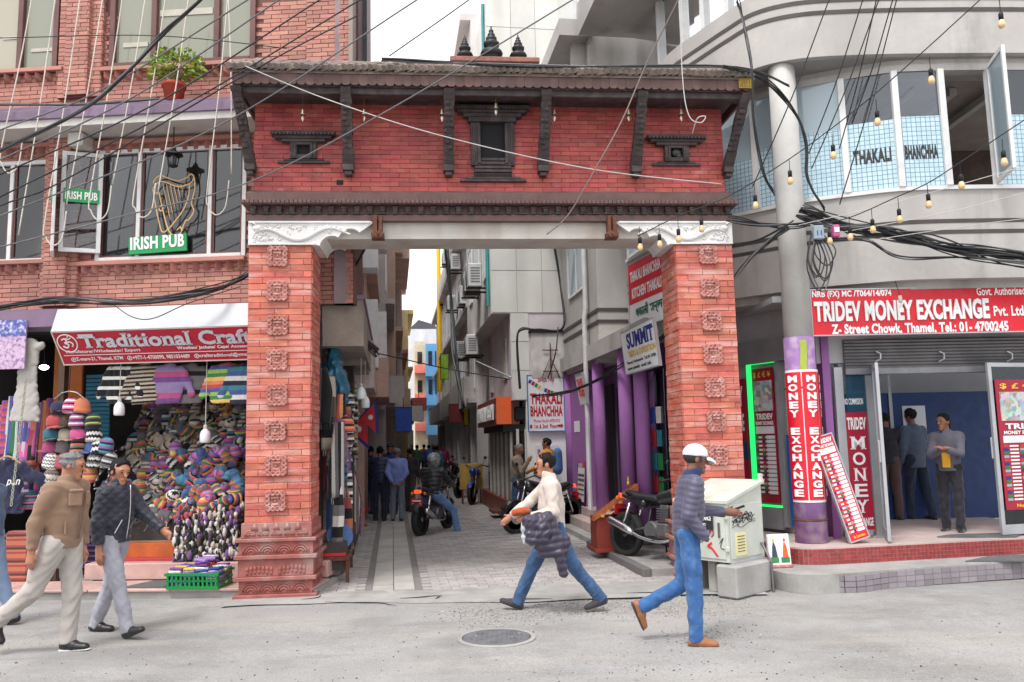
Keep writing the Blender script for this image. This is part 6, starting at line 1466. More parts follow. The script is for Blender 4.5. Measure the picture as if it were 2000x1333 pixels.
# --- glass fronted shop with brown and orange fascia
gsx = at_A(thing('brown_fascia_shop', 'shop with brown fascia, orange end and pale curtains along the alley', 'shop'))
m_brn = paint('fascia_brown', (125, 58, 42), rough=.45, var=.15); m_org = paint('fascia_orange', (235, 100, 40), rough=.4, var=.08)
abox('fascia', m_brn, gsx, 1.0, 1.5, 7.6, 11.4, 2.05, 2.62); abox('end_panel', m_org, gsx, 1.0, 1.32, 7.55, 7.6, 2.06, 2.64)
abox('under_fascia', m_blk, gsx, 1.15, 2.0, 7.62, 11.4, 1.9, 2.05); abox('plinth', m_brn, gsx, 1.25, 2.0, 7.62, 13, 0, .42)
m_curt = mat('pale_curtain', (.36, .32, .28), .9, var=.1)
for k in range(6):
    y = 7.7 + k * .75; abox('post', mat('post_cream', (.5, .46, .42), .6), gsx, 1.3, 1.38, y, y + .07, .42, 1.95)
    abox('pane', m_pane, gsx, 1.345, 1.355, y + .07, y + .75, .42, 1.95)
    if k % 2 == 0:
        c_ = MB(); c_.grid(lambda u, v: (1.45 + .02 * math.sin(u * 40), y + .1 + .6 * u, .45 + 1.45 * v), 30, 1); c_.build('curtain', m_curt, gsx)
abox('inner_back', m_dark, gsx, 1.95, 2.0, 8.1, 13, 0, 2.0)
for x in (1.42, 1.6): abox('end_post', m_soff, gsx, x, x + .06, 7.6, 7.66, .42, 1.95)
abox('end_pane', m_pane, gsx, 1.34, 1.72, 7.63, 7.64, .42, 1.95); abox('exhaust_fan', m_blk, gsx, 1.38, 1.68, 7.55, 7.62, 2.12, 2.42, .03)
abox('bench', m_rust, gsx, 1.0, 1.22, 8.5, 9.3, .12, .18); 
AF = Frame(*A.W(.995, 11.4)[:2], 8.4 - 90); ls = thing('fascia_lettering', 'white raised lettering on the brown shop fascia', 'lettering', AW(.995, 11.3, 0), AF.yaw); letter(ls, 'HIMALAYAN MUSEUM', .2, 3.4, 2.16, 2.5, -.01, m_wtxt, bold=.03, depth=.03)
# --- far buildings
def abuild(lab, side, y0, y1, xf, z1, col, floors=((3.0, 5), ), wm=None, wood=None, nwin=3, proud=.0, fl=2.7, gf=True, band=None):
    t = at_A(thing('alley_building', lab, 'building')); m = mat('alley_%d_%d_%d' % col, lin(col), .85, var=.18, vscale=1.2, bump=.2, stain=tuple(q * .55 for q in lin(col)), samt=.6, sscale=.9, streak=True); s = side
    xb = xf + s * 4
    abox('wall', m, t, min(xf, xb), max(xf, xb), y0, y1, 2.6 if gf else 0, z1)
    if gf:
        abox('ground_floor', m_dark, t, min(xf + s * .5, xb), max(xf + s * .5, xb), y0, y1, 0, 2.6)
        n = max(1, int((y1 - y0) / 1.8))
        for k in range(n + 1): yy = y0 + .1 + (y1 - y0 - .3) * k / n; abox('pier', m, t, min(xf, xf + s * .5), max(xf, xf + s * .5), yy, yy + .18, 0, 2.6)
    k = 0; z = 3.2
    while z + 1.3 < z1:
        for j in range(nwin):
            yy = y0 + (j + .5) * (y1 - y0) / nwin; w = min(.55, (y1 - y0) / nwin * .35)
            awin(t, xf, yy - w, yy + w, z, z + 1.35, s, wm or m_pane, wood or m_wfr)
        abox('floor_ledge', band or m, t, min(xf - s * .25, xf), max(xf - s * .25, xf), y0 + .05, y1 - .05, z - .42, z - .28)
        if proud and k % 2 == 0: abox('balcony', band or m, t, min(xf - s * proud, xf), max(xf - s * proud, xf), y0 + .6, y1 - .5, z - .5, z + .35)
        z += fl; k += 1
    abox('cornice', band or m, t, min(xf - s * .3, xf), max(xf - s * .3, xf), y0, y1, z1 - .2, z1)
    return t
abuild('mauve plastered building end just past the brick pub in the alley', -1, 4.5, 7.5, -2.05, 9.0, (200, 186, 182), nwin=2, proud=.55)
abuild('brick red building with white boxed windows on the left of the alley', -1, 7.5, 12.5, -1.75, 8.6, (196, 160, 148), nwin=3, proud=.5, wm=m_lit)
abuild('grey building with jutting balconies further left along the alley', -1, 12.5, 18, -1.35, 9.5, (180, 172, 170), nwin=3, proud=.5)
abuild('orange brick building with dark roof boxes far left in the alley', -1, 18, 25, -1.05, 10, (205, 175, 160), nwin=3, proud=.5, wood=m_bfr)
abuild('pale building with red balcony fronts far left in the alley', -1, 25, 33, -.75, 9.6, (205, 195, 190), nwin=3, proud=.4, band=paint('balc_red', (196, 130, 125)))
abuild('yellow edged cream building at the far left end of the alley', -1, 33, 42, -.35, 8.6, (225, 205, 150), nwin=3, proud=.3, band=paint('edge_yellow', (222, 195, 125)))
abuild('grimy building hung with cables beyond the white building', 1, 13, 19, 1.15, 14.2, (205, 200, 198), nwin=3, proud=.3)
abuild('white block with yellow drainpipe far right in the alley', 1, 19, 28, 1.2, 11.5, (215, 214, 216), nwin=3, proud=.25)
abuild('grey house with overhanging grey balcony far right in the alley', 1, 28, 40, 1.5, 9.0, (165, 160, 165), nwin=4, proud=.5)
yp = at_A(thing('yellow_drainpipe', 'bright yellow vertical pipe on the far right building', 'pipe')); MB().tube([(1.0, 28.1, 4), (1.0, 28.1, 11.5)], .1, 8).build('pipe', paint('yellow_pipe', (240, 195, 30), var=.05), yp)
for z in (5, 8, 11): abox('clip', m_blk, yp, 1.05, 1.2, 28.0, 28.15, z, z + .08)
# end of the view
eb = at_A(thing('blue_house', 'bright blue house with pink balconies closing the alley view', 'building'))
m_bl = paint('house_blue', (95, 155, 205), var=.1); m_pk = paint('balcony_pink', (235, 130, 120), var=.1)
abox('wall', mat('house_cream', (.62, .55, .42), .8), eb, .3, 1.15, 45, 49, 0, 8.4); abox('blue_bay', m_bl, eb, 1.05, 2.2, 44.6, 49, 2.2, 8.2)
for k in range(3):
    z = 2.5 + k * 1.9; abox('blue_balcony', m_bl, eb, 1.0, 2.3, 44.2, 44.7, z - .3, z + .35); abox('window', m_pane, eb, 1.2, 1.45, 44.55, 44.6, z + .45, z + 1.4); abox('window', m_pane, eb, 1.65, 1.95, 44.55, 44.6, z + .45, z + 1.4)
    abox('pink_balcony', m_pk, eb, .3, 1.0, 44.4, 45, z - .05, z + .45); abox('window', m_pane, eb, .5, .8, 44.95, 45, z + .6, z + 1.4)
abuild('white house with dark hipped roof at the very end of the street', 1, 52, 58, -1.0, 10.2, (215, 215, 220), nwin=2)
wh2 = at_A(thing('end_house', 'pale house with dark roof seen above the blue house', 'building')); abox('wall', m_alw, wh2, -.6, 2.6, 55, 60, 0, 9.6); MB().prism([(-.8, 9.6), (2.8, 9.6), (2.2, 10.9), (.9, 11.3)], 54.6, 60).build('roof', mat('slate', (.06, .06, .075), .7), wh2)
for k in range(3): abox('window', m_pane, wh2, .2 + k * .8, .65 + k * .8, 54.95, 55, 7.2, 8.6)
# air conditioners
def aircon(x, y, z, side, lab):
    t = thing('air_conditioner', lab, 'air conditioner', AW(x, y, z), A.yaw, 'air conditioners on the alley walls'); m = mat('ac_white', (.62, .62, .62), .5, var=.1, stain=(.4, .38, .36), samt=.4)
    MB().box(-.15, .15, -.34, .34, 0, .52, .02).build('casing', m, t)
    MB().lathe([(.19, 0), (.19, -.012), (.16, -.016), (.03, -.012), (0, -.012)], 18, (-.15, .08, .26), 'x').build('fan_grille', mat('grille_grey', (.16, .16, .17), .5), t)
    for k in range(6): MB().box(-.1, .1, -.346, -.34, .1 + k * .06, .125 + k * .06).build('louvre', mat('grille_grey', (.16, .16, .17), .5), t)
    for yy in (-.25, .25): MB().box(-.2, .3, yy - .02, yy + .02, -.04, 0).build('bracket', m_blk, t)
AC = [(.62, 8.1, 5.05, 'white air conditioner on the near upper side of the white building'), (.7, 9.7, 5.2, 'air conditioner second along the white building side'), (.85, 11.3, 3.9, 'air conditioner low on the white building above the dark gap'), (.9, 13.6, 5.6, 'air conditioner on the grimy building near its corner'), (.9, 15.2, 4.2, 'lower air conditioner on the grimy building'), (.9, 16.9, 7.3, 'higher air conditioner on the grimy building'), (.95, 19.6, 6.4, 'air conditioner on the white block by the yellow pipe'), (.95, 22, 8.6, 'topmost air conditioner on the white block')]
for a in AC: aircon(a[0], a[1], a[2], 1, a[3])
# --- left side: concrete balcony over the stalls, boxed windows, stalls
lbk = at_A(thing('concrete_balcony', 'stained concrete balcony jutting from the left alley wall above the stalls', 'balcony'))
m_oldc = mat('old_concrete', lin((150, 138, 128)), .9, var=.2, vscale=3, bump=.3, stain=lin((95, 85, 82)), samt=.6, sscale=2)
abox('soffit_slab', m_oldc, lbk, -2.25, -1.55, 1.25, 6.2, 3.0, 3.12); abox('front_rail', m_oldc, lbk, -1.62, -1.55, 1.25, 6.2, 3.12, 3.62); abox('near_end', m_oldc, lbk, -2.25, -1.62, 1.25, 1.33, 3.12, 3.62)
abox('lilac_cap', m_lilac, lbk, -2.25, -1.53, 1.22, 6.2, 3.62, 3.68)
for y in (2.9, 4.6): abox('soffit_beam', m_oldc, lbk, -2.25, -1.57, y, y + .12, 2.9, 3.0)
for i, (y, z, w) in enumerate(((6.6, 3.2, .7), (6.6, 5.2, .7), (9.4, 3.4, .8), (9.4, 6.3, .8))):
    t = at_A(thing('boxed_window', ['pale boxed window panel low over the left stalls', 'pale boxed window panel above the first on the left', 'boxed window on the brick red building, lower', 'boxed window on the brick red building, upper'][i], 'window', group='boxed windows on the left alley wall')); xf = -1.45 if y < 8 else -1.3
    f = MB(); f.box(xf - .5, xf, y, y + w, z, z + .06); f.box(xf - .5, xf, y, y + w, z + 1.3, z + 1.36); f.box(xf - .5, xf, y, y + .05, z + .06, z + 1.3); f.box(xf - .5, xf, y + w - .05, y + w, z + .06, z + 1.3); f.build('frame', m_wfr, t); MB().box(xf - .45, xf - .04, y + .05, y + w - .05, z + .06, z + 1.3).build('panel', m_lit, t)
# steel pole
spo = at_A(thing('steel_pole', 'grey steel utility pole on the left of the alley', 'pole')); MB().tube([(-1.95, 7.3, 0), (-1.95, 7.3, 9)], [.08, .065], 10).build('shaft', m_alu, spo); 
for z in (5.2, 6.5): abox('cross_arm', m_rust, spo, -2.3, -1.5, 7.2, 7.26, z, z + .07)
abox('meter_box', m_alu, spo, -2.1, -1.8, 7.0, 7.2, 2.9, 3.5)
# stalls of hanging textiles along the left wall
random.seed(55); rowsq = ['royglb', 'kwe', 'pmv', 'rok', 'gtb', 'wce', 'nbt', 'kfc', 'mrp', 'ygl']; rn = ['rainbow', 'black and white', 'purple', 'red and orange', 'green and blue', 'cream', 'navy and teal', 'brown', 'pink', 'yellow green']
for i in range(48):
    k = random.randrange(10); y = 1.1 + (i % 16) * .2; lev = i // 16; z = (2.6, 1.95, 1.3)[lev] + random.uniform(-.1, .1); x = -2.12 + random.uniform(0, .34)
    p = AW(x, y, z); put('scarf', scarfmesh(random.choice((.16, .22)), random.choice((.7, .95)), rowsq[k], random.choice((.12, .4, .8)), random.choice((0, 2)), .02, random.randrange(5)), p, (0, 0, A.yaw + random.uniform(-.6, 1.2)), '%s scarf in the %s row of the left alley stall' % (rn[k], ('top', 'middle', 'bottom')[lev]), 'scarf', '%s scarves in the %s row of the alley stall' % (rn[k], ('top', 'middle', 'bottom')[lev]))
for i in range(16):
    k = random.randrange(10); p = AW(-1.86 + random.uniform(-.1, .1), 1.2 + i * .19, random.uniform(1.2, 2.3)); put('knitted_hat', hatmesh(random.choice(('e', 'p', '')), rowsq[k], .1), p, (0, 0, random.uniform(0, 6)), '%s woollen hat hung on the left alley stall' % rn[k], 'hat', '%s hats on the alley stall' % rn[k])
stb = at_A(thing('stall_bench', 'low wooden bench at the foot of the left alley stall', 'bench')); abox('top', m_rust, stb, -2.1, -1.72, .95, 2.0, .28, .33)
for (x, y) in ((-2.08, .97), (-1.76, .97), (-2.08, 1.95), (-1.76, 1.95)): abox('leg', m_rust, stb, x, x + .04, y, y + .05, 0, .28)
rs_ = at_A(thing('red_cloth', 'red cloth and blue round tray on the bench by the gate pillar', 'cloth')); abox('cloth', m_bred, rs_, -2.08, -1.76, .98, 1.5, .335, .37); MB().lathe([(0, 0), (.16, 0), (.17, .02), (0, .015)], 20).build('blue_tray', paint('tray_blue', (70, 100, 150), var=.3, vscale=30), rs_, loc=(-1.85, 1.2, .55), rot=(1.2, 0, .3))
stl = at_A(thing('market_stall', 'dark backing boards of the left alley stall', 'stall')); abox('boards', m_in, stl, -2.25, -2.15, .95, 7.2, .1, 2.95); abox('low_step', m_conc, stl, -2.25, -1.85, 1.2, 7.4, 0, .16)
abox('shelf', m_in, stl, -2.2, -1.75, 1.0, 5.4, .16, .5)
sk = thing('clay_stool', 'round clay pedestal stool standing by the left stall', 'stool', ground(699, 1030)); MB().lathe([(0, 0), (.19, 0), (.2, .03), (.13, .08), (.12, .16), (.13, .24), (.2, .3), (.21, .34), (0, .34)], 18).build('pedestal', m_terra, sk, True); MB().lathe([(0, 0), (.22, 0), (.22, .03), (0, .04)], 18).build('red_seat', m_bred, sk, loc=(0, 0, .34))
# Nepal style double pennant flag on a slanting staff
ux = at_A(thing('upper_annex', 'mauve plastered annex jutting from the brick building above the gate', 'building')); abox('wall', mat('mauve_plaster', (.3, .25, .27), .8), ux, -2.3, -1.52, 1.3, 4.2, 6.6, 10.5); abox('edge_post', m_blk, ux, -1.56, -1.5, 1.24, 1.3, 6.6, 10.5); abox('under_slab', m_oldc, ux, -2.3, -1.5, 1.25, 4.2, 6.5, 6.6)
tk = at_A(thing('dark_roof_tank', 'dark slatted tank box standing against the pale block behind the finials', 'tank')); abox('box', mat('tank_grey', (.09, .09, .1), .6, var=.3), tk, .42, 1.14, 17.2, 18.9, 9.2, 13.3); abox('top_rail', m_blk, tk, .38, 1.14, 17.1, 18.9, 13.3, 13.45)
fl = thing('pennant_flag', 'crimson double pennant flag with blue border on a slanting staff', 'flag', AW(-2.08, 6.6, .42), A.yaw); fl.scale = (.8, .8, .8)
def tri(s, m, y, nm):
    P = [(0, 0), (.0, 1.0), (.62, .42), (.22, .42), (.72, 0)]; c = (.2, .4)
    MB().prism([((a - c[0]) * s + c[0], (b - c[1]) * s + c[1]) for a, b in P], y, y + .006).build(nm, m, fl, loc=(.05, 0, 1.95), rot=(0, .75, 0))
tri(1.0, paint('flag_border', (35, 50, 140), var=.1), 0, 'border'); tri(.82, paint('flag_crimson', (205, 40, 50), var=.1), -.007, 'field')
for (x, z, r) in ((.2, .6, .075), (.18, .2, .09)):
    sn = MB(); n = 12; sn.prism([(r * (1 if k % 2 else .65) * math.cos(k * math.pi / n), r * (1 if k % 2 else .65) * math.sin(k * math.pi / n)) for k in range(2 * n)], -.014, -.008); q = sn.build('white_emblem', m_bwhite, fl); q.matrix_basis = Matrix.Translation((.05, 0, 1.95)) @ Matrix.Rotation(.75, 4, 'Y') @ Matrix.Translation((x, 0, z))
MB().tube([(-.05, .02, 1.75), (.8, .02, 2.75)], .012, 6).build('staff', m_blk, fl)
# hanging signs over the far alley
for i, (x, y, z, w, h, c_, lb) in enumerate(((.55, 15.5, 2.3, .6, .55, (120, 40, 40), 'dark red hanging sign on the right side'), (1.0, 15.4, 2.2, .12, .6, (230, 200, 40), 'narrow yellow hanging sign beside the dark red one'), (-1.1, 11.2, 2.0, .4, .6, (40, 80, 170), 'blue hanging sign on the left side'), (-.9, 17, 2.4, .7, .5, (215, 205, 200), 'white hanging sign far left'), (-.4, 24, 3.0, .6, .5, (220, 120, 110), 'pink hanging sign far left'), (.75, 23, 4.2, .3, 1.0, (150, 200, 60), 'lime vertical banner far right'))):
    b_ = board('hanging_sign', lb + ' of the alley', AW(x, y, z), A.yaw, 0, w, h, paint('hs%d' % i, c_, var=.2, vscale=12), m_blk, 'signs hanging over the alley', t=.06); MB().tube([(w / 2, .03, h), (w / 2, .03, h + .25)], .012, 5).build('bracket', m_blk, b_)
# ---- figures
_skins = {}
def cloth(nm, rgb, rough=.85, bump=.25, bs=220, var=.12, vs=8, stain=None, **k): return mat('cloth_' + nm, lin(rgb), rough, var=var, vscale=vs, bump=bump, bscale=bs, sheen=.15, stain=lin(stain) if stain else None, samt=.28, sscale=16, **k)
SK = [mat('skin_a', lin((172, 118, 92)), .5, var=.08, vscale=25), mat('skin_b', lin((150, 100, 78)), .5, var=.08, vscale=25), mat('skin_c', lin((128, 84, 66)), .5, var=.08, vscale=25)]
HAIR = dict(black=mat('hair_black', (.008, .0075, .008), .6, spec=.2, var=.3, vscale=60, bump=.6, bscale=160), grey=mat('hair_grey', (.16, .155, .155), .55, var=.4, vscale=60, bump=.6, bscale=160), dark=mat('hair_dark', (.025, .02, .018), .5, var=.3, vscale=60, bump=.6, bscale=160))
def person(label, at, heading, H=1.72, L=(0, 0, 0), Rr=(0, 0, 0), aL=(0, 8, 10), aR=(0, 8, 10), lean=2, twist=0, hyaw=0, hpitch=0, top=None, bot=None, shoe=None, skin=1, hair='black', h=.011, build=1.0, topstyle='plain', hand=(1, 1), z0=0.0, hem=-.02, group=None, extra=None, sole=None, collar=None, hairlen=0, sit=None, legw=1.0, wL=0, wR=0, topamp=.007, cuffz=0.0, vest=None, seed=1):
    """heading in degrees, 0 = toward +x. L/Rr = thigh pitch, knee bend, foot pitch; aL/aR = arm pitch, outward, elbow bend"""
    s = H / 1.75; rd = math.radians; t = thing('person', label, 'person', (at[0], at[1], z0), rd(heading), group)
    P = vec(0, 0, .94 * s); u = vec(math.sin(rd(lean)), 0, math.cos(rd(lean))); lat = vec(-math.sin(rd(twist)), math.cos(rd(twist)), 0); fw_ = vec(math.cos(rd(twist)), math.sin(rd(twist)), 0)
    N_ = P + u * .50 * s; hips = {}; J = {}
    for sd, (a, k, f) in ((1, L), (-1, Rr)):
        hp_ = P + vec(0, sd * .088 * s, -.02); a, b = rd(a), rd(a - k); sp_ = .03 * sd if sit is None else sit * sd
        kn = hp_ + .43 * s * vec(math.sin(a), sp_, -math.cos(a)); an_ = kn + .42 * s * vec(math.sin(b), sp_ * .3, -math.cos(b)); f = rd(f)
        J[sd] = (hp_, kn, an_, vec(math.cos(f), .12 * sd, math.sin(f)), vec(-math.sin(f), 0, math.cos(f)))
    low = min(min((J[sd][2] - J[sd][4] * .085 * s - J[sd][3] * .05 * s)[2], (J[sd][2] - J[sd][4] * .085 * s + J[sd][3] * .18 * s)[2]) for sd in (1, -1)) if sit is None else 0
    dz = vec(0, 0, -low); P = P + dz; N_ = N_ + dz
    for sd in J: J[sd] = tuple(q + dz for q in J[sd][:3]) + J[sd][3:]
    AR_ = {}
    for sd, (a, b, e), w in ((1, aL, wL), (-1, aR, wR)):
        sh_ = N_ - u * .055 * s + lat * sd * .178 * s * build; a, b, e = rd(a), rd(b), rd(e); w = rd(w)
        el = sh_ + .285 * s * (fw_ * math.sin(a) * math.cos(b) + lat * sd * math.sin(b) - vec(0, 0, 1) * math.cos(a) * math.cos(b)); fd = fw_ * math.sin(a + e) * math.cos(w) - lat * sd * math.sin(w) - vec(0, 0, 1) * math.cos(a + e) * math.cos(w)
        AR_[sd] = (sh_, el, el + .25 * s * fd, fd)
    hy, hp2 = rd(hyaw), rd(hpitch); f = vec(math.cos(hy) * math.cos(hp2), math.sin(hy) * math.cos(hp2), math.sin(hp2)); l = vec(-math.sin(hy), math.cos(hy), 0); uh = np.cross(f, l); c = N_ + u * .155 * s + f * .035 * s
    # ---- skin
    B = Blob(); z = s
    B.cap(c + uh * .033 * z - f * .012 * z, c + uh * .03 * z - f * .01 * z, .076 * z, flat=[(f, 1.24), (uh, 1.12)]); B.cap(c + f * .022 * z - uh * .005 * z, c + f * .034 * z - uh * .078 * z, .062 * z, .043 * z, k=.03)
    B.cap(c + f * .084 * z + uh * .014 * z, c + f * .106 * z - uh * .026 * z, .009 * z, .015 * z, k=.012); B.cap(c + f * .074 * z + uh * .034 * z - l * .04 * z, c + f * .074 * z + uh * .034 * z + l * .04 * z, .014 * z, k=.015)
    B.ball(c + f * .064 * z - uh * .105 * z, .021 * z, k=.03); B.cap(c + f * .082 * z - uh * .062 * z - l * .018 * z, c + f * .082 * z - uh * .062 * z + l * .018 * z, .010 * z, k=.01)
    for sd in (1, -1): B.ball(c + l * sd * .08 * z - f * .012 * z - uh * .005 * z, .03 * z, flat=[(l, .35), (f, .65)], k=.01)
    B.cap(c - uh * .05 * z - f * .025 * z, N_ - u * .03 * s, .054 * z, .056 * z, k=.02); B.cap(P, N_ - u * .13 * s, .09 * s, .095 * s, flat=[(lat, 1.2)], k=.01)
    for sd in (1, -1):
        a, b, w, d = AR_[sd]; B.cap(a - u * .02, b, .034 * s, .03 * s, k=.005); B.cap(b, w, .03 * s, .026 * s, k=.005); hp_, kn, an_, fd, fu = J[sd]; B.cap(hp_, kn, .07 * s, .05 * s); B.cap(kn, an_, .05 * s, .036 * s); B.cap(an_, an_ + fd * .06 * s - fu * .045 * s, .026 * s, .02 * s)
        hv = hand[0] if sd == 1 else hand[1]
        if hv:
            sdv = np.cross(d, fw_ if abs(d @ fw_) < .8 else vec(0, 0, 1)); sdv /= np.linalg.norm(sdv); pn = np.cross(sdv, d); kn_ = w + d * .085 * s
            fwd = fw_ - d * (d @ fw_); fwd = fwd / (np.linalg.norm(fwd) + 1e-6); side_ = fwd if np.linalg.norm(fwd) > .3 else sdv; cur = -lat * sd; cur = cur - d * (d @ cur); cur /= np.linalg.norm(cur) + 1e-6
            B.cap(w, kn_, .026 * s, .03 * s, flat=[(side_, 1.3)], k=.012)
            for i in range(4):
                r0 = kn_ + side_ * (i - 1.5) * .0185 * s; Lf = (.062, .072, .068, .052)[i] * s; m1 = r0 + (d + cur * .25) * Lf * .55; B.cap(r0 - d * .01, m1, .0095 * s, .009 * s, k=.006); B.cap(m1, m1 + (d * .8 + cur * .7) * Lf * .5, .009 * s, .0075 * s, k=.006)
            tb_ = w + d * .03 * s + side_ * .03 * s; B.cap(tb_, tb_ + (d * .7 + side_ * .6 + cur * .3) * .05 * s, .011 * s, .009 * s, k=.008)
    body = inst('body', B.mesh('body', SK[skin], min(h, .011) if h < .013 else h, .02), t)
    for sd in (1, -1):
        if h < .015:
            e = MB().sphere(tuple(c + f * .0835 * z + uh * .008 * z + l * sd * .032 * z), .0105 * z, 7, 5, (1, 1, .75)); e.build('eye', mat('eye_dark', (.02, .015, .012), .2, var=0), t)
            eb = MB().tube([tuple(c + f * (.088 - .012 * abs(q)) * z + uh * (.034 - .004 * abs(q)) * z + l * sd * (.032 + .018 * q) * z) for q in (-1, 0, 1)], [.003 * z, .0055 * z, .003 * z], 5); eb.build('eyebrow', HAIR[hair if hair in HAIR else 'black'], t, True)
    if h < .015: MB().tube([tuple(c + f * (.0925 - .012 * abs(q)) * z - uh * .0625 * z + l * q * .019 * z) for q in (-1, 0, 1)], [.003 * z, .005 * z, .003 * z], 5).build('lips', mat('lip', lin((140, 80, 70)), .5), t, True)
    # ---- hair
    if hair in HAIR:
        Hh = Blob(); Hh.cap(c + uh * .036 * z - f * .014 * z, c + uh * .033 * z - f * .014 * z, .086 * z, flat=[(f, 1.2), (uh, 1.1)]); cuts = [(c + f * .045 * z + uh * .055 * z, f * .86 - uh * .5), (c - uh * .055 * z - f * .02 * z, -uh - f * .35)]
        if hairlen: Hh.cap(c - f * .06 * z, c - f * .085 * z - uh * .14 * z * hairlen, .07 * z, .05 * z); cuts = [cuts[0]]
        fn = folds(.011, seed + 3, 2.4); inst('hair', Hh.mesh('hair', HAIR[hair], min(h, .014), .02, fn, cuts), t)
        for sd in (1, -1): 
            if not hairlen and h < .015: MB().box(-.012, .012, -.004, .004, -.03, .03, .004).build('sideburn', HAIR[hair], t, loc=tuple(c + l * sd * .079 * z + f * .022 * z + uh * .012 * z), rot=(0, 0, hy))
    # ---- trousers
    T = Blob(); T.cap(P + lat * .045 * s + u * .03 * s, P - lat * .045 * s + u * .03 * s, .115 * s * build, flat=[(fw_, .95)])
    for sd in (1, -1):
        hp_, kn, an_, fd, fu = J[sd]; sh = an_ - kn; sh /= np.linalg.norm(sh); e = an_ - sh * cuffz + sh * .04
        T.cap(hp_ + vec(0, 0, .01), kn, .098 * s * build * legw, .072 * s * legw, k=.035); T.cap(kn, an_ + sh * .07, .071 * s * legw, .060 * s * legw, cut=[(e, sh)], k=.025)
    inst('trousers', T.mesh('trousers', bot, h, .03, folds(.007, seed + 5, 1.8), [(P + u * .12 * s, u)]), t)
    # ---- shoes
    for sd in (1, -1):
        hp_, kn, an_, fd, fu = J[sd]; q = fd / np.linalg.norm(fd); lt = np.cross(fu, q); S = Blob(); b0 = an_ - fu * .045 * s
        S.cap(b0 - q * .035 * s, b0 + q * .05 * s + fu * .005, .043 * s, .045 * s, cut=[(b0 - fu * .04 * s, -fu)]); S.cap(b0 + q * .05 * s - fu * .008, b0 + q * .16 * s - fu * .016, .043 * s, .033 * s, flat=[(lt, 1.15)], cut=[(b0 - fu * .04 * s, -fu)]); S.cap(an_, b0, .045 * s, .045 * s, cut=[(an_ + fu * .02, fu)])
        so2 = inst('shoe', S.mesh('shoe', shoe or cloth('shoe', (30, 28, 30), .5), min(h, .014), .015), t)
        if sole: 
            S2 = Blob(); S2.cap(b0 - q * .04 * s - fu * .036 * s, b0 + q * .165 * s - fu * .036 * s, .046 * s, .04 * s, flat=[(fu, .3)]); inst('sole', S2.mesh('sole', sole, min(h, .012), .01), so2)
    # ---- upper garment
    G_ = Blob(); hemp = P + u * hem * s
    G_.cap(P + u * min(.02, hem - .04) * s, P + u * .2 * s, .128 * s * build, .132 * s * build, flat=[(lat, 1.28)], k=.04); G_.cap(P + u * .2 * s, N_ - u * .12 * s, .132 * s * build, .125 * s * build, flat=[(lat, 1.36)], k=.04)
    G_.cap(N_ - u * .065 * s - lat * .13 * s * build, N_ - u * .065 * s + lat * .13 * s * build, .078 * s, k=.05); G_.cap(N_ - u * .06 * s, N_ + u * .025 * s + f * .012 * s, .085 * s, .068 * s, cut=[(N_ + u * .05 * s, u - f * .25)], k=.04)
    for sd in (1, -1):
        a, b, w, d = AR_[sd]; 
        if vest: A2 = Blob()
        G_.cap(a, b, .072 * s * build, .060 * s, k=.04); G_.cap(b, w + d * .03, .060 * s, .046 * s, cut=[(w + d * .0 * s, d)], k=.02)
    dp = {'plain': folds(topamp, seed), 'puffer': ribs(.016, .085, seed=seed), 'fine': ribs(.008, .05, seed=seed), 'quilt': quilt(.012, .085, seed)}[topstyle]
    inst('jacket' if topstyle != 'shirt' else 'shirt', G_.mesh('jacket', top, h, .03, dp, [(hemp, -u)]), t)
    info = dict(t=t, c=c, f=f, l=l, uh=uh, N=N_, P=P, u=u, fw=fw_, lat=lat, J=J, arm=AR_, s=s)
    if collar: 
        K = Blob(); K.cap(N_ + u * .0 * s, N_ + u * .06 * s + f * .015 * s, .082 * s, .074 * s, cut=[(N_ + u * .075 * s, u - f * .3)]); inst('collar', K.mesh('collar', collar, h, .02, folds(.005, seed)), t)
    if extra: extra(info)
    return info
def pt(v): return tuple(float(q) for q in v)
def buttons_line(i, m, x=.135, z0=.02, z1=.5, off=.0, w=.006):
    P, u, fw_, lat = i['P'], i['u'], i['fw'], i['lat']; n = 10
    MB().tube([pt(P + u * (z0 + (z1 - z0) * k / n) * i['s'] + fw_ * (x + .02 * math.sin(math.pi * k / n)) * i['s'] + lat * off) for k in range(n + 1)], w, 5).build('zip', m, i['t'], True)
def ppatch(i, m, z, off, w, hh, x=.14, nm='pocket', sdw=-1):
    P, u, fw_, lat = i['P'], i['u'], i['fw'], i['lat']; o = MB().box(-.012, .012, -w / 2, w / 2, -hh / 2, hh / 2, .01).build(nm, m, i['t']); ang = math.atan2(fw_[1], fw_[0]); o.location = pt(P + u * z + fw_ * x + lat * off); o.rotation_euler = (0, 0, ang + math.atan2(off * 1.6, .17)); return o
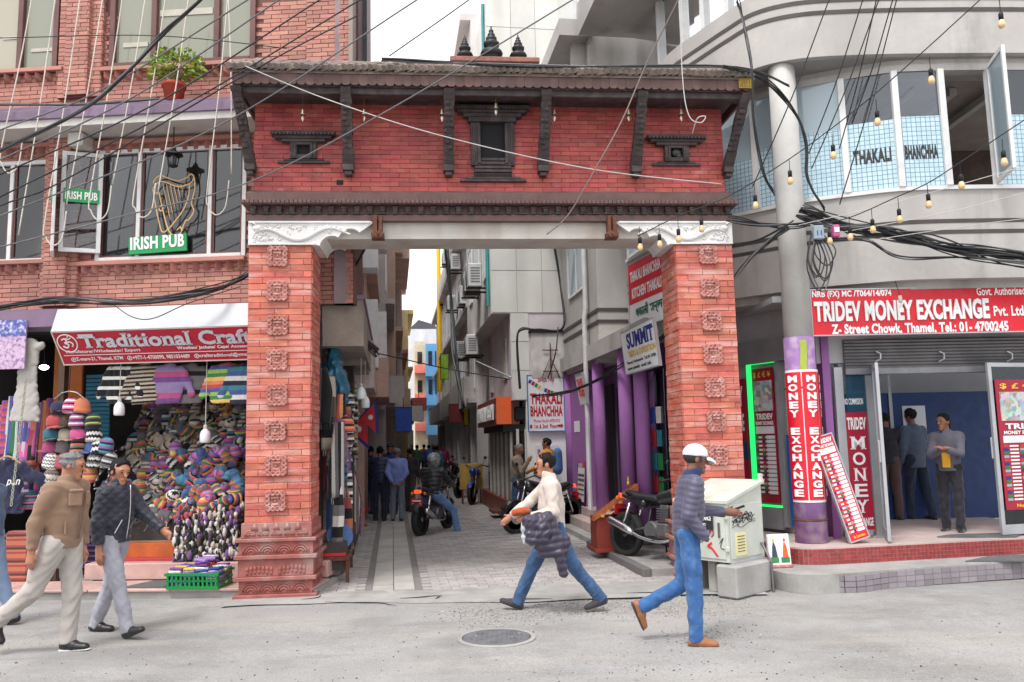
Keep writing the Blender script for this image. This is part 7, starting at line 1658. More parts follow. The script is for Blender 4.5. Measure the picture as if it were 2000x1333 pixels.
# ---------- foreground walkers
m_bj = cloth('brown_fleece', (140, 112, 92), .95, .4, 160); m_kh = cloth('stone_cotton', (178, 170, 164), .9, .2, 200); m_nav = cloth('navy_quilt', (34, 36, 50), .6, .1); m_gry = cloth('grey_cotton', (160, 160, 170), .85)
m_jean = cloth('denim', (52, 82, 120), .9, .3, 300, .25, 7, stain=(95, 125, 160)); m_jean2 = cloth('bright_denim', (48, 92, 146), .9, .3, 300, .25, 7, stain=(120, 155, 190)); m_jd = cloth('dark_denim', (40, 48, 72), .9, .3, 300)
m_blkshoe = cloth('black_leather', (24, 22, 24), .4, .05); m_tan = cloth('tan_leather', (150, 95, 60), .55, .1); m_sole = mat('white_sole', (.65, .64, .62), .6)
def brown_x(i):
    ppatch(i, m_bj, .36, -.075, .11, .12, .152); ppatch(i, m_bj, .43, -.075, .115, .03, .158, 'pocket_flap'); ppatch(i, m_bj, .36, .085, .1, .12, .15); buttons_line(i, cloth('brown_dark', (105, 80, 64)), .158)
    ppatch(i, m_bj, .12, -.13, .02, .12, .125, 'pocket_slit')
    hp_, kn, *_ = i['J'][-1]; K = Blob(); q = hp_ + (kn - hp_) * .6; K.cap(q + vec(-.02, -.055, .05), q + vec(-.04, -.055, -.05), .05, .05, flat=[(vec(0, 1, 0), .8)]); inst('cargo_pocket', K.mesh('cargo_pocket', m_kh, .01, .01, folds(.004, 3)), i['t'])
p = ground(112, 1277)
person('man in brown fleece jacket and stone cargo trousers walking at far left', p, -10, 1.73, L=(6, 10, 2), Rr=(-25, 27, -48), aR=(-20, 10, 14), aL=(0, 4, 6), lean=3, hyaw=22, hpitch=-10, top=m_bj, bot=m_kh, shoe=m_blkshoe, skin=0, hair='grey', sole=m_sole, collar=m_bj, build=1.06, h=.0105, extra=brown_x, hem=-.05, cuffz=.02, legw=1.08, seed=2)
def navy_x(i): buttons_line(i, mat('zip_silver', (.6, .6, .62), .3, metal=.6), .155, .0, .52, -.01, .005); o = MB().tube([pt(i['P'] + i['u'] * z + i['fw'] * (.11 + .02 * k) + i['lat'] * (-.125 + .02 * k)) for k, z in enumerate((.06, .12, .18))], .005, 5).build('pocket_zip', mat('zip_silver', (.6, .6, .62), .3), i['t'])
p = ground(215, 1241)
person('man in dark quilted bomber jacket and grey trousers walking near the craft shop', p, -14, 1.68, L=(-13, 9, 0), Rr=(21, 4, 20), aR=(-6, 8, 12), aL=(34, 6, 22), lean=3, hyaw=-22, hpitch=-12, top=m_nav, bot=m_gry, shoe=m_blkshoe, skin=0, hair='black', topstyle='quilt', h=.0105, extra=navy_x, hem=-.03, seed=4, collar=m_nav)
p = ground(-32, 1228)
person('person in blue sweater and pale jeans cut off by the left picture edge', p, 182, 1.66, L=(12, 6, 5), Rr=(-12, 8, -8), aL=(-14, 8, 12), aR=(10, 8, 15), top=cloth('blue_knit', (78, 98, 128), .95, .5, 90), bot=cloth('pale_jeans', (130, 150, 180)), shoe=m_blkshoe, skin=1, h=.013, seed=6)
# man with jackets over the arm
m_crm = cloth('cream_knit', (205, 192, 182), .95, .5, 110); m_pufj = cloth('plum_nylon', (52, 46, 64), .4, .1)
def jackets(i):
    a, b, w, d = i['arm'][1]; t = i['t']; c0 = np.array(w); fw_ = i['fw']
    J1 = Blob(); o = c0 + vec(-.07, .07, -.02)
    J1.cap(o + vec(-.09, .03, .02), o + vec(.1, .05, .0), .065, .06); J1.cap(o + vec(-.06, .05, -.02), o + vec(-.04, .06, -.15), .075, .085); J1.cap(o + vec(.06, .05, -.04), o + vec(.06, .06, -.17), .07, .075)
    J2 = Blob(); q = o + vec(-.13, .03, -.1); J2.cap(q + vec(.0, .0, .1), q + vec(-.02, .0, -.05), .05, .07); J2.cap(q + vec(-.1, .02, -.12), q + vec(.1, .02, -.14), .075, .08, flat=[(vec(0, 1, 0), .7)]); J2.cap(q + vec(-.1, .02, -.2), q + vec(.08, .02, -.22), .055, .05, flat=[(vec(0, 1, 0), .8)]); J2.cap(q + vec(-.06, .03, -.22), q + vec(-.1, .03, -.42), .05, .042)
    R_ = t.matrix_basis.copy()
    for J_, lab, sd in ((J1, 'bunched plum puffer jacket over the forearm of the man walking left', 1), (J2, 'second plum puffer jacket dangling with one sleeve below the first', 3)):
        o_ = inst('carried_jacket', J_.mesh('carried_jacket', m_pufj, .011, .04, (lambda X, Y, Z, r_=ribs(.010, .07, seed=sd), g_=folds(.008, sd, 1.6): r_(X, Y, Z) + g_(X, Y, Z))), None, t.location, t.rotation_euler); tag(o_, lab, 'jacket', 'jackets carried over the arm')
    hb = Blob(); hb.cap(c0 + vec(.05, .02, .07), c0 + vec(.15, .02, .05), .05, .045, flat=[(vec(0, 0, 1), .8)]); o_ = inst('rust_hat', hb.mesh('rust_hat', cloth('rust_wool', (165, 72, 35), .95, .6, 80), .01, .02, folds(.006, 2, 2)), None, t.location, t.rotation_euler); tag(o_, 'rust orange woollen hat held above the carried jackets', 'hat')
    wb_ = Blob(); wb_.cap(c0 + vec(.04, .09, -.05), c0 + vec(.05, .1, -.19), .055, .05, flat=[(vec(0, 1, 0), .7)]); o_ = inst('silver_bag', wb_.mesh('silver_bag', mat('silver_pack', (.5, .53, .56), .35, var=.4, vscale=20), .011, .02, folds(.008, 5, 2)), None, t.location, t.rotation_euler); tag(o_, 'crumpled silver bag pressed against the carried jackets', 'bag')
p = ground(1085, 1193)
person('man in cream sweater striding left with jackets over his arm', p, 183, 1.67, L=(-27, 12, -14), Rr=(29, 4, 20), aR=(46, 10, 8), aL=(-2, 10, 82), lean=3, hyaw=0, hpitch=0, top=m_crm, bot=m_jean, shoe=cloth('charcoal_shoe', (52, 46, 50), .7), skin=0, hair='black', h=.0105, extra=jackets, hem=-.02, collar=m_crm, seed=8, legw=1.03)
# man with white cap
m_ppl = cloth('slate_nylon', (78, 76, 98), .5, .15)
def capx(i):
    c, f, uh, l, t = i['c'], i['f'], i['uh'], i['l'], i['t']; K = Blob(); K.cap(c + uh * .045 - f * .012, c + uh * .042 - f * .012, .09, flat=[(f, 1.2), (uh, 1.0)]); o = inst('cap', K.mesh('cap', mat('cap_white', (.72, .73, .76), .8, var=.08, bump=.4, bscale=200), .008, .01, None, [(c + uh * .03, -uh)]), t)
    br = MB(); br.grid(lambda a, b: pt(c + uh * (.035 - .03 * b * b - .12 * (a - .5) ** 2) + f * (.075 + .085 * b) + l * (a - .5) * .15 * (1 - .35 * b * b)), 10, 5); br.grid(lambda a, b: pt(c + uh * (.03 - .03 * b * b - .12 * (a - .5) ** 2) + f * (.075 + .085 * b) + l * (a - .5) * .15 * (1 - .35 * b * b)), 10, 5); br.build('brim', mat('cap_grey', (.55, .58, .62), .8), o, True)
    ph = MB().box(-.035, .075, -.006, .006, -.01, .01, .004); a, b, w, d = i['arm'][1]; q = inst('phone', ph.mesh('phone', m_blk), None); tag(q, 'dark phone in the hand of the man in the white cap', 'phone'); R_ = Matrix.Rotation(i['t'].rotation_euler.z, 4, 'Z'); wp = R_ @ Vector(pt(w + d * .1 + vec(0, 0, .035))); q.location = Vector(t.location) + wp; q.rotation_euler = (0, -.3, i['t'].rotation_euler.z)
    ppatch(i, cloth('plaid_blue', (40, 50, 90)), .53, 0, .09, .05, .07, 'shirt_collar')
p = ground(1352, 1258)
person('man in white cap, slate quilted jacket and bright jeans walking right by the cabinet', p, 0, 1.66, L=(-4, 58, -68), Rr=(3, 4, 0), aR=(-16, 8, 52), aL=(20, 4, 66), lean=7, hyaw=2, hpitch=-6, top=m_ppl, bot=m_jean2, shoe=m_tan, sole=cloth('brown_sole', (70, 48, 36)), skin=2, hair='dark', topstyle='fine', h=.0105, extra=capx, hand=(1, 0), hem=-.03, seed=10, collar=cloth('plaid_blue', (40, 50, 90)))
# ---------- customers at the money shop
def rsp(px, py): q = ground(px, py, .4); return q
m_char = cloth('charcoal', (40, 38, 46)); m_wool = cloth('grey_wool', (98, 96, 108)); m_brw = cloth('brown_wool', (88, 66, 64))
def wom(i): ppatch(i, paint('mustard', (225, 165, 40)), .12, .0, .10, .26, .132, 'mustard_shirt')
q = rsp(1872, 1042); person('woman with crossed arms in grey jacket and mustard top at the shop doorway', (q.x, q.y + .1), 232, 1.55, L=(4, 2, 0), Rr=(-2, 2, 0), aL=(28, 4, 85), aR=(26, 4, 85), wL=45, wR=45, hyaw=-28, top=m_wool, bot=m_char, shoe=m_blkshoe, skin=1, hair='black', h=.0125, extra=wom, z0=.4, hem=-.06, seed=12, hairlen=.3)
q = rsp(1815, 1020); person('man in blue grey shirt and jeans standing inside the shop door', (q.x, q.y + .25), 110, 1.68, L=(10, 6, 0), Rr=(-8, 4, 0), aL=(0, 8, 20), aR=(5, 8, 30), hyaw=35, top=cloth('slate_shirt', (82, 94, 115)), bot=m_jd, shoe=m_blkshoe, sole=m_sole, skin=2, h=.0125, z0=.4, hem=-.14, seed=13)
q = rsp(1762, 1022); person('person in black hoodie and brown trousers at the counter inside the shop', (q.x, q.y + .3), 80, 1.62, L=(2, 2, 0), Rr=(-2, 2, 0), aL=(30, 6, 60), aR=(30, 6, 60), hpitch=-15, top=m_char, bot=m_brw, shoe=m_blkshoe, sole=m_sole, skin=2, h=.0135, z0=.4, hem=-.05, seed=14)
q = rsp(1885, 1015); person('person in long dark coat and hat behind the woman in the doorway', (q.x + .05, q.y + .5), 250, 1.66, L=(2, 2, 0), Rr=(-2, 2, 0), top=cloth('black_coat', (28, 26, 32)), bot=cloth('black_coat', (28, 26, 32)), shoe=m_blkshoe, skin=1, h=.0135, z0=.4, hem=-.45, seed=15)
# ---------- people in the alley
m_mar = cloth('maroon', (70, 38, 52)); m_vest = cloth('navy_vest', (40, 46, 80), .5); m_peri = cloth('periwinkle', (120, 138, 198))
def apx(px, py): q = ground(px, py); return (q.x, q.y)
def capdark(i):
    K = Blob(); c, f, uh = i['c'], i['f'], i['uh']; K.cap(c + uh * .045 - f * .012, c + uh * .042 - f * .012, .095, flat=[(f, 1.2)]); K.cap(c + uh * .05 + f * .08, c + uh * .045 + f * .15, .05, flat=[(uh, .25)]); inst('cap', K.mesh('cap', cloth('cap_navy', (25, 28, 42)), .015, .01, None, [(c + uh * .02, -uh)]), i['t'])
person('man in maroon jacket and dark cap with his back turned at the left stall', apx(703, 1008), 75, 1.68, L=(3, 2, 0), Rr=(-3, 2, 0), aL=(15, 8, 50), aR=(15, 8, 50), top=m_mar, bot=m_jd, h=.019, extra=capdark, seed=20, hem=-.1)
person('man in navy puffer vest seen from behind in the alley group', apx(742, 1019), 88, 1.66, L=(2, 2, 0), Rr=(-2, 2, 0), aL=(10, 8, 40), aR=(10, 8, 40), top=m_vest, bot=cloth('navy_track', (34, 38, 62)), sole=m_sole, topstyle='puffer', h=.019, seed=21, hem=-.06)
person('man in periwinkle shirt with hands clasped behind his back', apx(776, 1019), 92, 1.62, L=(2, 2, 0), Rr=(-2, 2, 0), aL=(-22, 10, 5), aR=(-22, 10, 5), wL=30, wR=30, top=m_peri, bot=cloth('grey_jeans', (120, 130, 145)), sole=m_sole, hair='grey', h=.019, seed=22, hem=-.1)
person('man in cap facing the camera behind the alley group', apx(764, 1006), 265, 1.74, top=cloth('royal', (36, 48, 96)), bot=m_jd, h=.021, extra=capdark, seed=23)
person('person in dark denim jacket between the maroon and vest men', apx(722, 1005), 60, 1.66, top=cloth('denim_top', (50, 58, 82)), bot=m_jean, h=.021, seed=24)
person('person in charcoal coat just right of the alley group', apx(801, 1000), 80, 1.6, L=(10, 6, 0), Rr=(-12, 14, -10), top=m_char, bot=cloth('brown_pants', (70, 55, 55)), h=.021, seed=25)
person('man in beige jacket raising a hand to his mouth by the glass shop', apx(1012, 1030), -15, 1.66, L=(4, 3, 0), Rr=(-4, 3, 0), aR=(30, 8, 115), aL=(0, 8, 20), hpitch=-22, top=cloth('beige_shell', (140, 124, 106)), bot=m_jean, shoe=m_tan, hair='grey', h=.017, seed=26)
def bpk(i):
    t = i['t']; R_ = Matrix.Rotation(t.rotation_euler.z, 4, 'Z'); Bk = Blob(); o = i['P'] - i['fw'] * .2; Bk.cap(o + vec(0, 0, .12), o + vec(0, 0, .42), .13, .12, flat=[(vec(1, 0, 0), .7)]); q = inst('backpack', Bk.mesh('backpack', cloth('pack_blue', (70, 110, 160)), .017, .02), None, t.location, t.rotation_euler); tag(q, 'blue backpack worn by the man in the mustard shirt', 'backpack')
q = A.W(2.0, 7.0); person('man in mustard shirt with a backpack turned to the white wall', (q.x, q.y), 150, 1.66, top=paint('mustard_cloth', (205, 140, 50), rough=.9), bot=m_jd, h=.017, z0=.1, extra=bpk, seed=27, aL=(25, 5, 40), aR=(25, 5, 40))
FAR = [(853, 962, 'teal', (30, 140, 150), 'person in teal top walking away beyond the motorbike', 95), (838, 940, 'blue2', (50, 100, 190), 'person in bright blue further up the alley', 90), (815, 938, 'green2', (70, 120, 70), 'small figure in green far up the alley', 90), (868, 945, 'magenta2', (180, 50, 110), 'small figure in pink by the right shopfronts', 250), (805, 932, 'royal2', (40, 60, 150), 'tiny figure in royal blue far up the alley', 270), (828, 930, 'red2', (170, 50, 50), 'tiny figure in red far up the alley', 80), (846, 928, 'black2', (40, 40, 50), 'tiny dark figure far up the alley', 270)]
for px, py, nm, rgb, lb, hd in FAR: person(lb, apx(px, py), hd, 1.62, L=(12, 8, 0), Rr=(-12, 12, -10), top=cloth(nm, rgb), bot=m_jd, h=.03, seed=px, hand=(0, 0))
# ================================================================== MOTORBIKES
m_tyre = mat('tyre', (.025, .025, .026), .85, var=.2, bump=.4, bscale=120); m_chr = mat('chrome', (.6, .6, .62), .2, metal=.95, var=.1); m_eng = mat('engine_grey', (.16, .16, .165), .45, metal=.6, var=.2); m_seat = mat('seat_vinyl', (.02, .02, .022), .5, var=.2)
def wheel(par, x, r=.30, w=.05, front=True):
    ty = MB(); pr = [(r - .07, -w * .6), (r - .02, -w), (r - .003, -w * .6), (r, 0), (r - .003, w * .6), (r - .02, w), (r - .07, w * .6), (r - .07, -w * .6)]
    ty.lathe(pr, 30, (0, 0, 0), 'y'); t = ty.build('wheel', m_tyre, par, True, (x, 0, r))
    MB().lathe([(r - .065, -.03), (r - .085, -.03), (r - .085, .03), (r - .065, .03)], 30, (0, 0, 0), 'y').build('rim', m_eng, t, True)
    for k in range(5):
        a = k * 2 * math.pi / 5; MB().tube([(.03 * math.cos(a), 0, .03 * math.sin(a)), ((r - .08) * math.cos(a), 0, (r - .08) * math.sin(a))], [.022, .014], 6).build('spoke', m_eng, t)
    MB().lathe([(.0, -.05), (.045, -.05), (.045, .05), (0, .05)], 12, (0, 0, 0), 'y').build('hub', m_eng, t, True)
    if front: MB().lathe([(.07, .045), (.12, .045), (.12, .05), (.07, .05), (.07, .045)], 22, (0, 0, 0), 'y').build('brake_disc', m_chr, t)
def motorbike(label, at, heading, body, z=0.0, group='motorbikes in the alley', lean=0.0, plate=True):
    b = thing('motorbike', label, 'motorbike', (at[0], at[1], z), R(heading), group); b.rotation_euler = (R(lean), 0, R(heading))
    wheel(b, .64); wheel(b, -.64, .30, .06, False)
    for s_ in (-.075, .075): MB().tube([(.64, s_, .30), (.50, s_, .72), (.44, s_, .95)], [.026, .024, .02], 8).build('fork_leg', m_chr, b, True)
    fe = MB(); fe.grid(lambda u, v: (.64 + .335 * math.cos(R(35 + 95 * u)), (v - .5) * .13, .30 + .335 * math.sin(R(35 + 95 * u)) - .03 * (2 * v - 1) ** 2), 10, 4); fe.build('front_fender', body, b, True)
    rf_ = MB(); rf_.grid(lambda u, v: (-.64 - .36 * math.sin(R(-25 + 85 * u)), (v - .5) * .15, .30 + .36 * math.cos(R(-25 + 85 * u)) - .02 * (2 * v - 1) ** 2), 10, 4); rf_.build('rear_fender', m_seat, b, True)
    T = Blob(); T.cap(vec(.02, 0, .80), vec(.33, 0, .86), .10, .12, flat=[(vec(0, 1, 0), 1.15)]); inst('fuel_tank', T.mesh('fuel_tank', body, .016, .02), b)
    S_ = Blob(); S_.cap(vec(-.05, 0, .79), vec(-.45, 0, .82), .075, .07, flat=[(vec(0, 1, 0), 1.5), (vec(0, 0, 1), .75)]); S_.cap(vec(-.45, 0, .83), vec(-.62, 0, .88), .065, .05, flat=[(vec(0, 1, 0), 1.4), (vec(0, 0, 1), .7)]); inst('seat', S_.mesh('seat', m_seat, .016, .02), b)
    Tl = Blob(); Tl.cap(vec(-.3, 0, .73), vec(-.72, 0, .82), .07, .035, flat=[(vec(0, 1, 0), 1.5)]); inst('tail_fairing', Tl.mesh('tail_fairing', body, .016, .02), b)
    MB().box(-.78, -.72, -.07, .07, .78, .85, .015).build('tail_light', mat('tail_red', lin((200, 40, 20)), .3, var=.1, emit=(1, .12, .03), estr=.6), b)
    for s_ in (-1, 1): MB().sphere((-.72, s_ * .13, .78), .03, 8, 6).build('indicator', mat('amber', lin((235, 130, 30)), .3), b)
    if plate: pl_ = MB().box(-.80, -.785, -.11, .11, .55, .70, .004).build('number_plate', paint('plate_red', (195, 30, 50)), b); MB().box(-.806, -.8, -.085, .085, .64, .665).build('plate_marks', m_wtxt, pl_); MB().box(-.806, -.8, -.085, .085, .585, .61).build('plate_marks', m_wtxt, pl_)
    e = MB(); e.box(-.16, .2, -.13, .13, .28, .5, .04); 
    for k in range(6): e.box(.0, .2, -.12, .12, .5 + k * .032, .515 + k * .032)
    e.box(.02, .18, -.1, .1, .5, .72, .02); e.lathe([(.1, -.16), (.12, -.13), (.12, .13), (.1, .16), (0, .16)], 16, (-.08, 0, .38), 'y'); e.build('engine', m_eng, b)
    f_ = MB(); f_.tube([(.44, 0, .92), (.3, 0, .74), (-.2, 0, .68), (-.55, 0, .74)], .022, 7); f_.tube([(.42, 0, .85), (.3, 0, .3), (-.1, 0, .27), (-.25, 0, .45), (-.2, 0, .68)], .02, 7)
    for s_ in (-.1, .1): f_.tube([(-.2, s_, .4), (-.64, s_, .3)], .022, 6)
    f_.build('frame', m_seat, b, True)
    for s_ in (-.13, .13): MB().tube([(-.48, s_, .72), (-.62, s_, .34)], .022, 7).build('shock', m_chr, b, True)
    ex = MB(); ex.tube(smoothpts([(.2, -.06, .5), (.3, -.1, .32), (.1, -.15, .24), (-.2, -.17, .27), (-.35, -.18, .32)], 4), .022, 8); eo_ = ex.build('exhaust', m_chr, b, True); MB().tube([(-.35, -.18, .32), (-.42, -.18, .35), (-.78, -.19, .47), (-.82, -.19, .48)], [.03, .052, .055, .035], 12).build('muffler', m_chr, eo_, True)
    hb = MB(); hb.tube(smoothpts([(.30, -.36, 1.02), (.36, -.22, 1.05), (.43, 0, .98), (.36, .22, 1.05), (.30, .36, 1.02)], 4), .013, 7); ho = hb.build('handlebar', m_seat, b, True)
    for s_ in (-1, 1):
        MB().tube([(.31, s_ * .30, 1.03), (.28, s_ * .40, 1.01)], .02, 8).build('grip', m_seat, ho); MB().tube([(.35, s_ * .22, 1.05), (.36, s_ * .3, 1.22)], .007, 5).build('mirror_stem', m_seat, ho); MB().sphere((.36, s_ * .31, 1.26), .055, 10, 6, (.3, 1, .75)).build('mirror', m_seat, ho, True)
    H_ = Blob(); H_.cap(vec(.50, 0, .90), vec(.56, 0, .90), .10, .095); inst('headlight_cowl', H_.mesh('headlight_cowl', body, .016, .02), b); MB().sphere((.60, 0, .90), .075, 12, 7, (.7, 1, 1)).build('headlight', mat('lens', (.7, .72, .75), .1, var=0), b, True)
    MB().tube([(-.05, .12, .26), (-.12, .26, .02)], .013, 6).build('side_stand', m_seat, b)
    for s_ in (-1, 1): MB().tube([(-.02, s_ * .12, .3), (-.02, s_ * .27, .3)], .014, 6).build('footrest', m_seat, b)
    return b
b_blk = mat('bike_black', (.02, .02, .023), .2, coat=.5, var=.1); b_blu = paint('bike_blue', (30, 60, 160), rough=.25, coat=.5, var=.1); b_red = paint('bike_maroon', (110, 25, 35), rough=.25, coat=.5, var=.1)
q = ground(1262, 1098, .1); motorbike('black motorbike parked on the ledge behind the man in the white cap', (q.x + .22, q.y + .12), -52, b_blk, .1, lean=-6)
q = ground(826, 1047); motorbike('motorbike with red number plate ridden up the alley', (q.x + .16, q.y + .55), 72, b_blk)
def helm(i):
    K = Blob(); c, f, uh, l = i['c'], i['f'], i['uh'], i['l']; K.cap(c + uh * .03 - f * .01, c - uh * .04 - f * .0, .135, .115, flat=[(f, 1.1)]); q = inst('helmet', K.mesh('helmet', mat('camo_helmet', (.30, .31, .31), .3, var=.7, vscale=16, stain=(.08, .09, .09), samt=1, sscale=14), .016, .02), None, i['t'].location, i['t'].rotation_euler); tag(q, 'mottled grey helmet on the motorbike rider', 'helmet')
person('motorbike rider in black puffer jacket and jeans seen from behind', (q.x + .12, q.y + .42), 72, 1.68, L=(42, 40, 0), Rr=(42, 40, 0), sit=.62, aL=(42, 14, 30), aR=(42, 14, 30), lean=10, top=cloth('black_puffer', (30, 29, 34), .5, .1), bot=cloth('light_denim', (96, 130, 175), .9, .3, 300, .2), shoe=m_blkshoe, sole=m_sole, topstyle='puffer', h=.016, z0=-.17, extra=helm, hem=-.03, seed=31, hair='black', build=1.12)
q = ground(935, 985); motorbike('blue motorbike parked by the brown fascia shop', (q.x, q.y + .3), 255, b_blu, group='motorbikes in the alley')
q = ground(912, 975); motorbike('black motorbike parked just behind the blue one', (q.x - .05, q.y + .9), 250, b_blk)
q = ground(888, 952); motorbike('far parked motorbike against the dark right shopfronts', (q.x, q.y), 250, b_red)
q = ground(1052, 1042); motorbike('motorbike half hidden behind the man in the cream sweater', (q.x + .1, q.y + .3), 215, b_blk)
tl = thing('yellow_crate_board', 'yellow painted wooden board beside the parked blue motorbike', 'board', AW(1.0, 13.1, 0), A.yaw); MB().box(-.35, .3, 0, .05, .4, 1.1, .01).build('panel', paint('board_yellow', (200, 165, 80), var=.2), tl); MB().box(-.3, -.25, 0, .05, 0, .4).build('leg', m_rust, tl); MB().box(.2, .25, 0, .05, 0, .4).build('leg', m_rust, tl)
# ================================================================== CABINET
cg = ground(1431, 1170); CF = Frame(cg.x, cg.y + .06, -48)
cab = thing('utility_cabinet', 'grey green metal utility cabinet with graffiti on concrete blocks by the right pillar', 'cabinet', (cg.x, cg.y + .06, 0), CF.yaw)
m_cab = mat('cabinet_paint', lin((196, 200, 190)), .5, var=.1, vscale=4, stain=lin((150, 140, 120)), samt=.6, sscale=2.2, streak=True, bump=.1)
cw, cd, c0, c1, c2 = .66, .70, .36, .98, 1.16
bd_ = MB().add([(-cw, 0, c0), (0, 0, c0), (0, cd, c0), (-cw, cd, c0), (-cw, 0, c1), (0, 0, c1), (0, cd, c2), (-cw, cd, c2)], [(0, 1, 5, 4), (1, 2, 6, 5), (2, 3, 7, 6), (3, 0, 4, 7), (4, 5, 6, 7), (3, 2, 1, 0)]); bd_.build('body', m_cab, cab)
lid = MB().add([(-cw - .03, -.03, c1 + .005), (.03, -.03, c1 + .005), (.03, cd + .03, c2 + .018), (-cw - .03, cd + .03, c2 + .018), (-cw - .03, -.03, c1 + .035), (.03, -.03, c1 + .035), (.03, cd + .03, c2 + .05), (-cw - .03, cd + .03, c2 + .05)], [(0, 1, 5, 4), (1, 2, 6, 5), (2, 3, 7, 6), (3, 0, 4, 7), (4, 5, 6, 7), (3, 2, 1, 0)]); lid.build('sloped_lid', m_cab, cab)
MB().box(-cw + .03, -.03, -.012, 0, c0 + .03, c1 - .03, .005).build('front_door', m_cab, cab); MB().box(0, .012, .04, cd - .04, c0 + .03, c1 - .01, .005).build('side_door', m_cab, cab)
for z in (.48, .82): MB().box(-.02, .02, -.03, .0, z, z + .05, .004).build('hinge', m_cab, cab)
MB().box(-.02, .02, cd - .02, cd + .02, c2 + .02, c2 + .12).build('lifting_eye', m_cab, cab); MB().box(-cw - .0, -cw + .03, .3, .34, c1 + .06, c1 + .16).build('lifting_eye', m_cab, cab)
MB().box(-.11, -.085, -.03, -.012, .62, .78, .004).build('door_handle', m_eng, cab)
for (x0, x1, y0, y1, h) in ((-.14, .12, -.06, .62, .34), (-.68, -.48, .0, .4, .34), (-.36, -.24, .1, .4, .36)): MB().box(x0, x1, y0, y1, 0, h, .02).build('concrete_block', m_conc, cab)
MB().box(-.02, .03, .03, cd - .05, .3, .37, .004).build('steel_sill', m_alu, cab); MB().tube([(.02, .62, .52), (.14, .6, .32), (.16, .58, .0)], .015, 6).build('stay_rod', m_eng, cab)
random.seed(19)
def scrib(nm, m, pts, r, right=True):
    P = [(.016, a, b) if right else (a, -.016, b) for a, b in pts]; MB().tube(smoothpts(P, 4), r, 4).build(nm, m, cab)
for k in range(5): scrib('graffiti', m_black, [(.08 + .4 * t / 9 + random.uniform(-.03, .03), .86 - .02 * k + random.uniform(-.045, .045)) for t in range(10)], .004)
for k in range(3): scrib('graffiti', m_black, [(.06 + .09 * t + random.uniform(-.02, .02), .74 + .05 * k + random.uniform(-.03, .03)) for t in range(6)], .003)
m_rsp = paint('spray_red', (215, 30, 40), rough=.6)
scrib('graffiti', m_rsp, [(-.27, .70), (-.25, .62), (-.2, .70), (-.17, .66), (-.2, .62)], .007, False); scrib('graffiti', m_rsp, [(-.2, .56), (-.25, .52), (-.2, .50), (-.13, .42)], .012, False); scrib('graffiti', m_black, [(-.46, .74), (-.44, .62), (-.36, .56), (-.3, .58)], .004, False); scrib('graffiti', m_black, [(-.1, .56), (-.05, .62), (-.09, .52), (-.04, .5)], .004, False)
yl = MB().box(.012, .018, .12, .32, .42, .66).build('paper_notice', mat('paper_yellow', lin((225, 215, 160)), .8, var=.1), cab)
for k in range(6): MB().box(.018, .02, .15, .29, .46 + k * .032, .468 + k * .032).build('print_line', m_black, yl)
es = thing('entrance_sign', 'small black ENTRANCE sign with orange stripe tied to the cabinet', 'sign', CF.W(-.36, -.045, .70), CF.yaw); MB().box(0, .2, 0, .012, 0, .26).build('panel', mat('sign_black', (.02, .02, .025), .4, var=0), es); MB().box(0, .2, -.003, 0, .16, .19).build('orange_band', paint('band_orange', (235, 150, 40)), es); MB().box(0, .2, -.003, 0, .2, .26).build('blue_band', paint('band_blue', (40, 110, 170), var=.4, vscale=30), es); letter(es, 'ENTRANCE', .012, .188, .10, .15, -.004, m_wtxt, bold=.03); letter(es, 'NYC', .08, .12, .04, .07, -.004, m_wtxt)
gpn = ground(1527, 1112, .2); gd = thing('picture_panel', 'small glossy picture panel with two painted figures leaning beside the cabinet', 'picture', (gpn.x - .12, gpn.y + .05, .2), .12); gd.rotation_euler = (-.12, 0, .12)
MB().box(0, .27, 0, .05, 0, .38, .01).build('panel', m_bwhite, gd); MB().box(-.01, .28, -.01, .06, -.0, .04, .01).build('stone_foot', m_plaq, gd)
for x, cs_ in ((.02, ((60, 70, 90), (230, 180, 60), (60, 140, 80))), (.15, ((225, 100, 40), (200, 40, 40), (60, 130, 90)))):
    MB().prism([(x, .06), (x + .1, .06), (x + .1, .12), (x, .12)], -.004, 0).build('painted_ground', paint('pg%g' % x, cs_[2], var=.4, vscale=50), gd); MB().prism([(x + .02, .12), (x + .09, .12), (x + .075, .24), (x + .05, .3), (x + .035, .24)], -.004, 0).build('painted_figure', paint('pf%g' % x, cs_[0], var=.4, vscale=50), gd); MB().prism([(x + .04, .3), (x + .07, .3), (x + .055, .34)], -.004, 0).build('painted_head', paint('ph%g' % x, cs_[1], var=.2), gd)
def mat_(lab, px0, px1, py0, py1, z, m):
    a, b, c_, d = ground(px0, py1, z), ground(px1, py1, z), ground(px1 + 20, py0, z), ground(px0 + 60, py0, z); o = MB().prism([(q.x, q.y) for q in (a, b, c_, d)], z, z + .014, 'z').build('door_mat', m); tag(o, lab, 'mat')
mat_('red doormat at the money shop threshold', 1770, 1960, 1026, 1040, .397, paint('mat_red', (140, 60, 62), var=.2, bump=.6)); mat_('grey rubber mat below the red doormat', 1830, 1985, 1041, 1050, .4, paint('mat_grey', (95, 98, 98), var=.2, bump=.8)); mat_('grey rubber mat on the lower step', 1885, 2010, 1086, 1098, .202, paint('mat_grey', (95, 98, 98))); mat_('grey rubber mat on the pavement before the craft shop', 240, 320, 1136, 1149, .102, paint('mat_grey', (95, 98, 98)))
